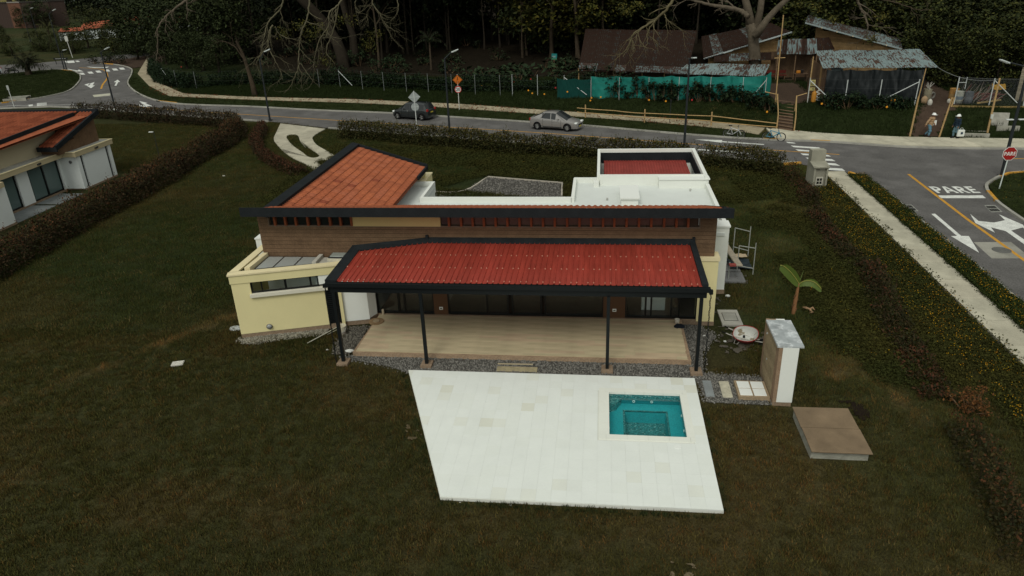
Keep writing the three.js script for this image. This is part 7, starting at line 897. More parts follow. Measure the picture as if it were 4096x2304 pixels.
palm('pale palm beside the far white house', hit(...sA(480, 400)), 3.4, 16, 3.2, .2, 12, pal([[.05, .055, .02], [.07, .07, .025]]));
// ---- the far left: houses, wall, trees
{
  const h = thing('far_house', 'white house with orange tiled roofs half hidden by trees at the far left', 'house', [-114, 0, -171.5], .39), B = (n, m, l, p = h) => { const b = mb(); l.forEach(q => b.span(...q)); return b.build(n, m, p); }, wm = M([.58, .62, .61], .8);
  B('wall', wm, [[-13, 0, -3, 13, 3.1, 0], [-20, 0, -1, -12, 2.8, 3], [8, 0, -6, 26, 3.3, -1.5]]); B('upper_wall', wm, [[-4, 3.1, -4, 12, 4.6, -1]]); for (const [x, w, z] of [[-17, 1.6, 3], [-8, 3, 0], [-2, 2.6, 0], [5, 2.2, 0], [15, 2.4, -1.5], [21, 2.4, -1.5]]) { const f = B('window', M([.03, .035, .035], .3), [[x, .3, z - .02, x + w, 2.3, z + .05]]); B('pane', M([.06, .08, .08], .1), [[x + .15, .45, z + .04, x + w / 2 - .05, 2.15, z + .07], [x + w / 2 + .05, .45, z + .04, x + w - .15, 2.15, z + .07]], f); }
  B('fascia', MAT.blackRough, [[-13.5, 3.1, 0, 13.5, 3.4, .35], [-20.3, 2.8, 2.9, -11.7, 3.05, 3.3], [7.7, 3.3, -1.6, 26.3, 3.6, -1.2]]);
  mesh('roof', boxUV(mergeGeometries([slab([V(-13.6, 3.4, .4), V(12, 4.5, .4), V(12, 6.4, -7), V(-13.6, 5.2, -7)], .2), slab([V(2, 4.7, -.6), V(13.6, 4.7, -.6), V(13.6, 6.6, -6), V(2, 6.6, -6)], .2), slab([V(7.7, 3.6, -1.2), V(26, 3.6, -1.2), V(26, 5.6, -8), V(7.7, 5.6, -8)], .2), slab([V(-20, 3.06, 3.2), V(-12, 3.06, 3.2), V(-12, 4, -2), V(-20, 4, -2)], .2)])), tint([.36, .10, .055], again(T.blotch, 3), .85), h); h.scale.setScalar(.66);
}
{
  const a = at(...sA(-20, 235)), b = at(...sA(560, 215)); const t = thing('brick_wall', 'long dark brick boundary wall with a paler pier in the far left background', 'wall'); const q = [V(-330, 0, -330), V(-212, 0, -232), V(-205, 0, -249), V(-150, 0, -232), V(-130, 0, -236)]; const L = [at(...sA(-60, 262)), at(...sA(140, 262)), at(...sA(262, 262)), at(...sA(520, 250)), at(...sA(660, 240))]; for (let i = 0; i + 1 < L.length; i++) { const p = L[i], e = L[i + 1], k = mb(); const d = e.clone().sub(p); k.box((p.x + e.x) / 2, 3.6, (p.z + e.z) / 2, d.length(), 7.2, .5, -Math.atan2(d.z, d.x)); k.build(i === 1 ? 'pier' : 'wall_length', i === 1 ? tint([.15, .075, .05], T.grain, .9) : tint([.06, .042, .035], T.grain, .9), t); const cc = mb(); cc.box((p.x + e.x) / 2, 7.35, (p.z + e.z) / 2, d.length() + .2, .3, .8, -Math.atan2(d.z, d.x)); cc.build('coping', M(i === 1 ? [.24, .22, .2] : [.05, .045, .04], .8), t); }
  const fr = struct(tag(new THREE.Group(), 'distant road and pale dry field beyond the brick wall', 'road')); fr.name = numbered('distant_road'); scene.add(fr); const strip = (n, l, m, y) => mesh(n, boxUV(norm(prism(l.map(p => xz(at(...sA(...p), y))), y))), m, fr);
  strip('carriageway', [[-300, 130], [0, 95], [400, 42], [700, -10], [700, 8], [400, 75], [0, 115], [-300, 155]], M([.14, .155, .16], .9), .06); strip('kerb_strip', [[-300, 100], [0, 70], [400, 14], [700, -30], [700, -10], [400, 40], [0, 93], [-300, 128]], M([.25, .2, .15], .9), .04); strip('dry_field', [[-400, 80], [0, 68], [400, 12], [700, -34], [900, -60], [0, -45], [-400, -45]], tint([.16, .135, .045], T.grain, .95), .03);
  const fe = thing('distant_rail_fence', 'dark post and rail fence along the distant road', 'fence'); const f0 = at(...sA(-30, 108)), f1 = at(...sA(330, 62)); for (let i = 0; i < 15; i++) { const p = lerpV(f0, f1, i / 14); mb().rod([p.x, 0, p.z], [p.x, 3.4, p.z], .22, .22, 5).build('post', MAT.blackRough, fe); } for (const y of [1.6, 2.9]) mb().bar(f0.clone().setY(y), f1.clone().setY(y), .15).build('rail', MAT.blackRough, fe);
  for (const [x0, y0, x1] of [[135, 105, 100], [215, 85, 190], [252, 72, 235], [545, 70, 500]]) { const p = at(...sA(x0, y0)); const tt = thing('bare_trunk', `bare dark tree trunk beyond the brick wall, ${x0 < 200 ? 'leftmost and thickest' : x0 < 240 ? 'second from the left' : x0 < 400 ? 'thin third from the left' : 'apart at the right by the teal van'}`, 'tree', p); mesh('trunk', mb().tube([[0, 0, 0], [-2, 9, 0], [(x1 - x0) * .22, 22, 0]], [1.4, 1, .8], 7).geo(), bark.dark, tt); }
  { const p = at(...sA(450, 62)), v = thing('distant_van', 'teal and white box van on the distant road', 'van', p, .5); mb().rbox(0, 4, 0, 11, 6, 4.5, .3).build('teal_box', M([.02, .09, .085], .5), v); mb().box(.8, 2.2, 2.3, 8.4, 2.6, .3).build('white_panel', M([.45, .48, .46], .6), v); for (const x of [-3.5, 3.5]) mb().add(new THREE.CylinderGeometry(.9, .9, .5, 12), new THREE.Matrix4().makeRotationX(Math.PI / 2).setPosition(x, .9, 2.2)).build('wheel', MAT.rubber, v); }
  const r = rng(21); const place = (l, list, kind, o) => list.forEach(([x, y, h], i) => tree(l, hit(...sA(x, y)), kind, h, { r: .22, v: i % 2, crownH: h * .85, y0: h * .12, ...o }));
  place('leafy tree in front of the far white house', [[830, 450, 8], [985, 470, 7.5], [640, 440, 4], [1150, 500, 7], [1240, 500, 7.5], [1060, 490, 5], [730, 480, 3.5]], 'hill', { group: 'leafy trees before the far house', name: 'leafy_tree' });
  place('dark leafy tree right of the far white house above the pavement', [[1330, 520, 9.5], [1420, 500, 11], [1520, 520, 11], [1290, 560, 5], [1600, 560, 9], [1720, 570, 9], [1850, 590, 9.5], [1980, 600, 10], [2100, 610, 9], [1680, 480, 13], [1850, 490, 13], [2030, 500, 13], [2200, 520, 12], [2320, 540, 11], [1480, 420, 14], [1350, 420, 12], [1560, 600, 5], [1750, 640, 5], [1900, 660, 5], [2060, 680, 5]], 'hillDark', { group: 'dark leafy trees above the bend of the pavement', name: 'leafy_tree' });
  place('low shrubby tree along the far lawn', [[120, 520, 4], [50, 500, 4.5], [400, 480, 4.2], [480, 480, 3.2], [560, 490, 3], [330, 470, 4], [700, 500, 3.5], [20, 400, 4]], 'hill', { group: 'shrubby trees along the far lawn', name: 'shrub_tree', crownH: 3.6, y0: .1 });
  place('dark tree in front of the brick wall', [[330, 150, 14], [480, 120, 16], [600, 130, 17], [700, 150, 18], [20, 235, 8], [120, 240, 7], [220, 262, 6], [320, 265, 7], [420, 262, 8]], 'hillDark', { group: 'dark trees along the brick wall', name: 'wall_tree' });
  place('tall tree behind the far white house', [[800, 200, 18], [950, 190, 20], [1100, 210, 18], [1250, 230, 20], [1420, 260, 18], [1560, 260, 20], [700, 170, 16]], 'full', { group: 'tall trees behind the far house', name: 'tall_tree' });
  for (const [x, y] of [[905, 610], [980, 605], [1060, 600], [1140, 610]]) bush('dark_bush', 'dark bush on the planted corner of the far junction', hit(...sA(x, y - 12)), 1.6, 2.6, { seed: x, pal: PAL.forest, leaf: .3, n: 260, group: 'dark bushes on the planted corner', cat: 'bush' });
  { const e = [[-85.3, -118.9], [-79.6, -116.1], [-73, -110.5], [-70, -112], [-76, -124], [-81, -127]]; patchOn('planted_corner', 'dark planted corner at the far junction', e, earthM, .06, .8); }
}
// ---- grass, ground cover
{
  const tuft = (seed, n, h, sp) => { const r = rng(seed), P = []; for (let i = 0; i < n; i++) { const a = r() * 6.283, d = Math.sqrt(r()) * sp, x = Math.cos(a) * d, z = Math.sin(a) * d, b = r() * 6.283, w = .008 + r() * .006, hh = h * (.5 + r()), lx = (r() - .5) * h * 1.3, lz = (r() - .5) * h * 1.3; P.push(x - Math.cos(b) * w, -.01, z - Math.sin(b) * w, x + Math.cos(b) * w, -.01, z + Math.sin(b) * w, x + lx, hh, z + lz); } const g = new THREE.BufferGeometry(); g.setAttribute('position', new THREE.Float32BufferAttribute(P, 3)); g.computeVertexNormals(); return g; };
  const spread = (name, label, g, mat, gen, n, colour, seed, smin_ = .7, smax = 1.4) => { const r = rng(seed), ms = [], cs = []; const m4 = new THREE.Matrix4(), q = new THREE.Quaternion(); for (let i = 0, tries = 0; i < n && tries < n * 6; tries++) { const p = gen(r); if (!p) continue; i++; q.setFromAxisAngle(UP, r() * 6.283); const s = smin_ + r() * (smax - smin_); ms.push(new THREE.Matrix4().compose(V(p[0], p[2] ?? ground(p[0], p[1]), p[1]), q, V(s, s * (.7 + r() * .6), s))); cs.push(colour(p[0], p[1], r)); } const o = sh(new THREE.InstancedMesh(g, mat, ms.length)); ms.forEach((x, i) => { o.setMatrixAt(i, x); o.setColorAt(i, new THREE.Color().setRGB(...cs[i])); }); o.name = numbered(name); scene.add(o); tag(o, label, 'grass', null, 'stuff'); return o; };
  const houseBox = (x, z) => x > -13.8 && x < 5.3 && z > -41 && z < (x < -9.9 ? -23.2 - .31 * (x + 13.75) : -22.3), noGrass = (x, z) => inside(x, z, ROAD) || inside(x, z, DECK) || houseBox(x, z) || (x > -9.4 && x < 3.9 && z > -22.8 && z < -21.25 + .3 * Math.min(0, x + 6.6)) || (x > 3.2 && x < 6.3 && z > -21.8 && z < -19.9) || (x > 5.8 && x < 7.7 && z > -19.8 && z < -17.2) || (x > 13.9 && z > -50) || (x > 4.2 && x < 5.9 && z > -27 && z < -24.6) || (x < -33 && z > -48) || (inside(x, z, DRIVE) && !inside(x, z, DRIVE_HOLE)) || inside(x, z, [[-10.5, -44], [-7.5, -47], [-2.2, -45.5], [-2, -41]]);
  const c3 = [], gc = (x, z, r) => { groundColour(x, z, c3); const k = .65 + r() * .8, y = r() < .18 ? 1.5 : 1; if (r() < .07) return [.10 * k, .075 * k, .028 * k]; return [c3[0] * 1.25 * k * y, c3[1] * 1.2 * k, c3[2] * k * .9]; };
  const gm = M([1, 1, 1], .8);
  spread('grass', 'short patchy green and brown lawn grass around the pool deck', tuft(1, 16, .055, .14), gm, r => { const x = -24 + r() * 38, z = -24 + r() * 17; return noGrass(x, z) ? null : [x, z]; }, 42000, gc, 5);
  spread('grass', 'lawn grass beside and behind the house', tuft(2, 16, .06, .22), gm, r => { const x = -58 + r() * 72, z = -66 + r() * 43; return noGrass(x, z) ? null : [x, z]; }, 70000, gc, 6, .8, 1.7);
  spread('grass', 'roadside grass on the bank and along the far pavement', tuft(3, 14, .1, .3), gm, r => { const x = -52 + r() * 96, z = -92 + r() * 37; if (!behind(x, z)) return null; const d = distLine(x, z, WALK); if (d > 13 || d < .15 || inside(x, z, [[22.9, -57], [24.9, -56.6], [26.8, -59.5], [28.8, -62], [29.5, -72], [18, -72], [18, -65], [16, -62.5], [15.2, -58.9], [13.8, -60.2], [14.4, -72], [25.5, -72], [25.7, -62.5], [24.4, -60]])) return null; return [x, z]; }, 42000, (x, z, r) => { const k = .6 + r() * .8; return [.017 * k, .026 * k, .007 * k]; }, 8, .8, 1.6);
  const along = (line, d0, d1) => r => { const s = r() * (line.length - 1), i = Math.min(line.length - 2, Math.floor(s)), f = s - i, a = line[i], b = line[i + 1], dx = b[0] - a[0], dz = b[1] - a[1], l = Math.hypot(dx, dz), o = lerp(d0, d1, r()); return [lerp(a[0], b[0], f) - dz / l * o, lerp(a[1], b[1], f) + dx / l * o]; };
  spread('verge_grass', 'grass of the roadside strip and the junction island', tuft(4, 14, .09, .28), gm, r => { if (r() < .3) { const x = -100 + r() * 34, z = -110 + r() * 32; return inside(x, z, ISLAND) ? [x, z, .11] : null; } const x = -68 + r() * 82, z = -103 + r() * 47; if (behind(x, z) || inside(x, z, ROAD)) return null; const dk = distLine(x, z, WALK); if (dk < 2.0 || dk > 7 || x > 12) return null; const v = distLine(x, z, farKerb); return v < 4 && v > .1 ? [x, z, .1] : null; }, 13000, (x, z, r) => { const k = .6 + r() * .8; return [.018 * k, .026 * k, .007 * k]; }, 9, .8, 1.5);
  // leafy cover with small yellow flowers
  const sprig = (seed, n, h, sp, ls) => { const r = rng(seed), g = LG(n); for (let i = 0; i < n; i++) { const a = r() * 6.283, d = Math.sqrt(r()) * sp; g.leaf(Math.cos(a) * d, r() * h, Math.sin(a) * d, ls * (.6 + r() * .7), r, [1, 1, 1], 0, .7); } const q = g.geo(); q.deleteAttribute('color'); return q; };
  const inCover = (x, z) => { if (noGrass(x, z) && !(x > 13.9)) return false; if (x > 12.1 + .6 * fbm(z * .5, 3, 5, 3) && x < 14.25 && z > -46 && z < -10) return true; if (x > 8.2 && x < 12.2 && z > -47.5 && z < -21.5) return fbm(x * .35, z * .35, 71, 4) > lerp(.53, .36, smooth(8.2, 11, x)); if (z < -41 && z > -56 + (x + 20) * .15 && x > -21 && x < 9) return fbm(x * .25, z * .25, 72, 4) > .34; return false; };
  const cov = (x, z, r) => { const k = .6 + r() * .8, y = fbm(x * .5, z * .5, 73, 3); return [lerp(.024, .042, y) * k, lerp(.031, .036, y) * k, .008 * k]; };
  spread('ground_cover', 'leafy ground cover on the lawn edges', sprig(11, 34, .13, .3, .06), gm, r => { const x = -21 + r() * 35.3, z = -57 + r() * 47; return inCover(x, z) ? [x, z] : null; }, 21000, cov, 12, .7, 1.5);
  const bed = r => { if (r() < .45) return [15.47 + r() * .95, -46.4 + r() * 38, .1]; const x = 21.7 + r() * 26, z = -46.9 + r() * 30; return inside(x, z, CORNER) ? [x, z, .11] : null; };
  spread('ground_cover', 'green ground cover on the verge and the corner bed', sprig(12, 26, .12, .2, .06), gm, bed, 15000, (x, z, r) => { const k = .6 + r() * .8; return [.024 * k, .033 * k, .008 * k]; }, 13, .7, 1.5);
  const flower = mergeGeometries([0, 1, 2].map(i => norm(new THREE.CircleGeometry(.015, 5).rotateX(-1.57 + (i - 1) * .5).translate(Math.cos(i * 2.1) * .09, .15 + i * .02, Math.sin(i * 2.1) * .09))));
  spread('yellow_flowers', 'tiny yellow flowers over the ground cover along the pavements', flower, M([1, 1, 1], .7), r => { if (r() < .5) return bed(r); const x = r() < .7 ? 12 + r() * 2.3 : -20 + r() * 33, z = -56 + r() * 46; return inCover(x, z) && (x > 8 || r() < .25) ? [x, z] : null; }, 3800, (x, z, r) => [.33 + r() * .16, .18 + r() * .08, .01], 14, .7, 1.3);
  // longer blades at the foot of the deck
  spread('grass', 'longer grass blades leaning against the deck edge', tuft(5, 16, .085, .1), gm, r => { const side = r(); return side < .6 ? [-4.1 + r() * 7.3, -14.86 + r() * .12] : side < .8 ? (() => { const t = r(); return [lerp(-6.6, -4.15, t) - .06 - r() * .1, lerp(-21.3, -15, t)]; })() : [3.29 + r() * .12, -19.8 + r() * 4.9]; }, 260, (x, z, r) => { const k = .6 + r(); return [.03 * k, .038 * k, .014 * k]; }, 15, .7, 1.2);
  // fallen reddish leaves on the roadside
  spread('fallen_leaves', 'fallen reddish leaves on the kerb line and far pavement', sprig(15, 3, .02, .25, .1), gm, r => { const p = along(WALK.slice(4, 14), -.3, 2.4)(r); return p[0] > 9 && p[0] < 15 ? null : [p[0], p[1], Math.max(.13, ground(p[0], p[1]) + .02)]; }, 1200, (x, z, r) => [.1 + r() * .08, .035 + r() * .02, .018], 16, .6, 1.3);
}
// ================================================================ things on the lawn and round the house
function gravel(label, outline, n, seed, tone, y = .015, size = .028) {
  const r = rng(seed), g = new THREE.IcosahedronGeometry(1, 0); const xs = outline.map(p => p[0]), zs = outline.map(p => p[1]), x0 = Math.min(...xs), x1 = Math.max(...xs), z0 = Math.min(...zs), z1 = Math.max(...zs);
  const bedM = tint(tone.map(c => c * .55), again(T.grain, .5), .95, { bumpMap: again(T.fineB, .25), bumpScale: .02 }); const bed = struct(tag(mesh('gravel', boxUV(norm(prism(outline, y))), bedM), label, 'gravel'));
  const ms = [], cs = []; for (let i = 0, k = 0; i < n && k < n * 5; k++) { const x = x0 + r() * (x1 - x0), z = z0 + r() * (z1 - z0); if (!inside(x, z, outline) && (r() > .35 || distLine(x, z, outline) > .14)) continue; i++; const s = size * (.5 + r()); ms.push(new THREE.Matrix4().compose(V(x, y + s * .3, z), new THREE.Quaternion().setFromEuler(new THREE.Euler(r() * 6, r() * 6, r() * 6)), V(s, s * .6, s * .8))); const t = .6 + r() * .85; cs.push([tone[0] * t, tone[1] * t, tone[2] * t]); }
  const o = sh(new THREE.InstancedMesh(g, M([1, 1, 1], .85), ms.length)); ms.forEach((m, i) => { o.setMatrixAt(i, m); o.setColorAt(i, new THREE.Color().setRGB(...cs[i])); }); o.name = 'pebbles'; bed.add(o); o.userData.kind = 'stuff';
}
gravel('grey gravel strip between the terrace and the pool deck', [[-9.4, -22.45], [-9.2, -22.42], [3.24, -22.45], [3.24, -25.5], [3.9, -25.5], [4.4, -24.6], [3.75, -23.4], [3.6, -21.9], [5.5, -21.75], [5.4, -20.05], [3.5, -20.1], [3.3, -21.35], [-6.6, -21.38], [-7.5, -21.8], [-9.2, -22.25]], 9500, 3, [.17, .163, .146]);
gravel('dark gravel in the corner left of the terrace', [[-10, -24.5], [-9.1, -24.9], [-8.95, -23.3], [-9.2, -22.5], [-9.7, -22.6], [-9.9, -23.6]], 1100, 5, [.13, .12, .10]);
gravel('pale pebble strip along the foot of the cream wing', [[-14, -23.5], [-13.3, -23.1], [-12, -23.65], [-10.6, -24.1], [-10.55, -24.5], [-13.8, -23.58]], 1700, 7, [.25, .235, .19]);
gravel('grey gravel court behind the house', [[-10.3, -42], [-10.2, -43.1], [-9.2, -43], [-8.4, -43.4], [-7.4, -46.5], [-2.4, -45], [-2.3, -42.2], [-2.3, -36.2], [-8.4, -36]], 5500, 9, [.15, .142, .128], .02, .05);
struct(tag(mesh('kerb', ribbonGeo(smoothLine([[-10.3, -43.1], [-9.2, -42.95], [-8.4, -43.35], [-7.4, -46.5]], 4).concat([[-2.4, -45], [-2.28, -42.2]]), .1, -.02, .1), M([.42, .38, .32], .85)), 'thin pale edging round the gravel court', 'kerb'));
{ // shower wall: tan stone and white faces, marble top, tray of four white tiles
  const t = thing('shower_wall', 'tall outdoor shower wall with a grey marble top and white end face', 'wall', [5.78, 0, -21]); const b = (n, m, q) => { const k = mb(); k.span(...q); return k.build(n, m, t); };
  b('base', MAT.plinth, [-.3, -.02, -1.05, .26, .14, .94]); const core = b('tan_wall', tint([.33, .255, .165], T.grain, .85), [-.29, .14, -1.04, .0, 2.06, .9]);
  for (let i = 0; i < 9; i++) mesh('board', boxUV(norm(new THREE.BoxGeometry(.02, .2, 1.44).translate(-.297, .25 + i * .206, -.12))), tint([[.31, .245, .15], [.34, .265, .165], [.29, .225, .14]][i % 3], T.grain, .8), core);
  b('pebble_edge', tint([.29, .2, .13], again(T.grain, .5), .95, { bumpMap: again(T.fineB, .3), bumpScale: .01 }), [-.305, .14, .62, -.19, 2.062, .93]); b('pebble_edge', tint([.29, .2, .13], again(T.grain, .5), .95), [-.305, .14, -1.06, -.2, 2.062, -.84]);
  b('white_face', MAT.white, [-.19, .13, .6, .28, 2.064, .945]); b('white_back', MAT.white, [.0, .14, -1.04, .27, 2.063, .6]);
  const marble = tex(512, 1.3, (u, v) => { const n = fbm(u * 4 + .8 * fbm(u * 5, v * 5, 3, 4, 5), v * 4, 61, 6, 0), s = Math.pow(1 - Math.abs(2 * fbm(u * 6, v * 6, 64, 5, 6) - 1), 8); return [.25, .27, .275].map(c => c * (.6 + n * .9) + s * .2); });
  mesh('marble_top', boxUV(norm(new RoundedBoxGeometry(.78, .075, 1.76, 2, .012).translate(.03, 2.1, .06))), M([1.35, 1.35, 1.35], .3, { map: marble }), t); mesh('top_edge', boxUV(norm(new THREE.BoxGeometry(.775, .055, 1.755).translate(.03, 2.092, .06))), M([.62, .65, .64], .5), t).scale.setScalar(1.001);
  { const k = mb(); k.ball(-.32, 1.75, -.6, .035); k.rod([-.32, .95, -.3], [-.32, 1.0, -.3], .02); k.build('tap', MAT.steel, t); }
  const tray = thing('shower_tray', 'low tan tray with four white tiles at the foot of the shower wall', 'tray', [4.96, 0, -20.8]); mb().span(-.47, -.02, -.48, .5, .14, .5).build('base', tint([.33, .25, .16], T.grain, .9), tray); for (const x of [0, 1]) for (const z of [0, 1]) mesh('tile', boxUV(norm(new RoundedBoxGeometry(.385, .02, .4, 2, .006).translate(-.21 + x * .435, .148, -.215 + z * .44))), MAT.whiteTrim, tray);
}
{ const s = (l, x, z, w, d, m) => { const t = thing('stepping_slab', l, 'slab', [x, .0, z]); mesh('stone', boxUV(norm(new RoundedBoxGeometry(w, .05, d, 2, .012).translate(0, .03, 0))), m, t); }; s('grey stepping slab in the gravel beside the deck', 3.63, -20.88, .28, .98, tint([.24, .26, .26], T.blotch, .85)); s('cream stepping slab in the gravel before the shower tray', 4.18, -20.87, .32, .98, tint([.5, .47, .36], again(T.blotch, .7), .85)); s('wide stained cream slab between the terrace and the deck', -2.78, -21.78, 1.42, .3, tint([.36, .31, .19], again(T.blotch, .5), .85)); }
tag(mesh('wooden_stick', mb().bar([-3.5, .06, -22.08], [-2.25, .06, -22.1], .035, .03).geo(), M([.45, .38, .25], .8)), 'thin pale stick lying beside the stained slab', 'stick');
{ // cistern with two brown lids
  const t = thing('cistern', 'low grey cistern closed with two flat brown panels', 'cistern', [6.74, 0, -18.4]); const b = mb(); b.span(-.77, -.1, -1.05, .77, .3, .99); b.build('block_wall', tint([.34, .335, .28], again(T.blotch, 1), .9, { bumpMap: again(T.fineB, .4), bumpScale: .02 }), t); const lm = tint([.20, .143, .088], again(T.blotch, 2.5), .6); mesh('lid_panel', boxUV(norm(new RoundedBoxGeometry(1.62, .035, 1.08, 2, .008).rotateZ(.006).translate(0, .33, -.56))), lm, t); mesh('lid_panel', boxUV(norm(new RoundedBoxGeometry(1.62, .035, 1.14, 2, .008).rotateX(.01).translate(0.01, .335, .56))), lm, t); mb().box(0, .352, -.012, 1.6, .006, .018).build('seam', M([.05, .035, .022], .8), t);
}
patchOn('dark_soil', 'dark bare soil behind the brown cistern', [[7.3, -20.6], [8.2, -20.6], [8.5, -19.8], [8.35, -19.3], [7.9, -19.3], [7.5, -19.9]], tint([.016, .011, .008], T.grain, .95), .045, .05, .3);
patchOn('bare_earth', 'trampled earth and spilled mortar round the wheelbarrow', [[4.3, -24.2], [4.5, -25.4], [4.9, -25.4], [5.4, -24.9], [6.1, -25.2], [6.2, -24.2], [5.9, -23.5], [5.2, -23], [4.4, -23.4]], tint([.10, .088, .07], again(T.blotch, .7), .95), .03, .045, .9);
patchOn('bare_earth', 'pale rubble strip beside the right side of the house', [[4.45, -25.5], [4.5, -27.6], [5.3, -29.6], [6.5, -29.4], [6.4, -32], [5.3, -34], [5.25, -28.7], [4.75, -27]], tint([.085, .078, .066], again(T.blotch, .9), .95), .03, .05, .7);
patchOn('bare_earth', 'pale bare patches along the left edge of the deck', [[-5.9, -18.6], [-5.4, -17.9], [-5.2, -17.2], [-5.5, -17.3], [-6.0, -18.3]], tint([.12, .092, .055], T.grain, .95), .03, .025, .6);
patchOn('bare_earth', 'pale sandy patch in the lawn in front of the deck', [[1.7, -13.2], [2.2, -13.4], [2.6, -12.8], [2.4, -12.3], [1.8, -12.4]], tint([.15, .118, .072], T.grain, .95), .03, .02, 1.1);
{ const t = thing('inspection_cover', 'square concrete inspection cover beside the cream pillar', 'cover', [5.12, 0, -26.15], .02); mesh('frame', boxUV(norm(new RoundedBoxGeometry(.78, .1, 1.3, 2, .015).translate(0, .02, 0))), MAT.concrete, t); mesh('lid', boxUV(norm(new THREE.BoxGeometry(.48, .03, .64).translate(.0, .066, 0))), tint([.31, .305, .27], T.blotch, .9), t); mb().bar([-.26, .075, -.34], [.26, .075, -.34], .015, .01).bar([-.26, .075, .34], [.26, .075, .34], .015, .01).bar([-.26, .075, -.34], [-.26, .075, .34], .015, .01).bar([.26, .075, -.34], [.26, .075, .34], .015, .01).build('joint', M([.05, .05, .045], .9), t); }
{ // wheelbarrow: an oval tub with a red rim on pale legs
  const t = thing('wheelbarrow', 'mortar-stained white wheelbarrow with a red rim', 'wheelbarrow', [5.36, 0, -24.15], -.35); const N = 28, rings = [[.30, .27], [.36, .31], [.44, .42], [.52, .6]], pos = [], idx = [];
  const tub = (rr) => { const g = []; for (let j = 0; j < rr.length; j++) for (let i = 0; i < N; i++) { const a = i / N * 6.283, [s, y] = rr[j], e = .85; const cx = Math.sign(Math.cos(a)) * Math.pow(Math.abs(Math.cos(a)), e) * s, cz = Math.sign(Math.sin(a)) * Math.pow(Math.abs(Math.sin(a)), e) * s * .82; g.push(V(cx, y + .12 * cx * (y - .2), cz)); } return g; };
  const P = tub(rings); const tris = [], t2 = []; for (let j = 0; j + 1 < rings.length; j++) for (let i = 0; i < N; i++) { const a = P[j * N + i], b = P[j * N + (i + 1) % N], c = P[(j + 1) * N + (i + 1) % N], d = P[(j + 1) * N + i]; tris.push(norm(quad(a, d, c, b))); const o = q => q.clone().multiply(V(1.03, 1, 1.03)).add(V(0, -.012, 0)); t2.push(norm(quad(o(a), o(b), o(c), o(d)))); } const c0 = V(0, .26, 0); for (let i = 0; i < N; i++) { tris.push(tri(c0, P[(i + 1) % N], P[i])); t2.push(tri(c0.clone().setY(.245), P[i].clone().add(V(0, -.012, 0)), P[(i + 1) % N].clone().add(V(0, -.012, 0)))); }
  const tilt = o => { o.rotation.x = .42; o.position.set(0, -.02, -.12); return o; }; tilt(mesh('tub', boxUV(mergeGeometries(tris)), M([1, 1, 1], .7, { map: tex(256, 1.1, (u, v) => { const n = fbm(u * 4, v * 4, 6, 5, 4), k = smooth(.5, .62, n); return [lerp(.52, .24, k), lerp(.53, .2, k), lerp(.49, .14, k)]; }) }), t)); tilt(mesh('tub_outside', boxUV(mergeGeometries(t2)), M([.24, .03, .028], .5), t));
  const rim = P.slice(-N); tilt(mesh('rim', boxUV(norm(tubeGeo([...rim, rim[0], rim[1]], .014, 6))), M([.32, .035, .03], .5), t)); t.scale.setScalar(.85); const m = M([.42, .4, .35], .7);
  for (const s of [-1, 1]) { mb().tube([[-.95, .5, s * .28], [-.5, .36, s * .24], [.3, .24, s * .12], [.72, .22, s * .07]], .02, 7).build('handle', m, t); mb().tube([[-.36, .32, s * .24], [-.42, .04, s * .26], [-.28, .02, s * .26], [-.12, .28, s * .2]], .018, 6).build('leg', m, t); mb().tube([[-.97, .505, s * .283], [-.8, .45, s * .266]], .026, 7).build('grip', MAT.rubber, t); }
  mb().add(new THREE.TorusGeometry(.13, .05, 8, 18), new THREE.Matrix4().makeTranslation(.72, .18, 0)).build('wheel', MAT.rubber, t); mb().rod([-.06, .31, .1], [-.06, .4, .1], .05, .05, 10).build('black_cup', MAT.black, t);
}
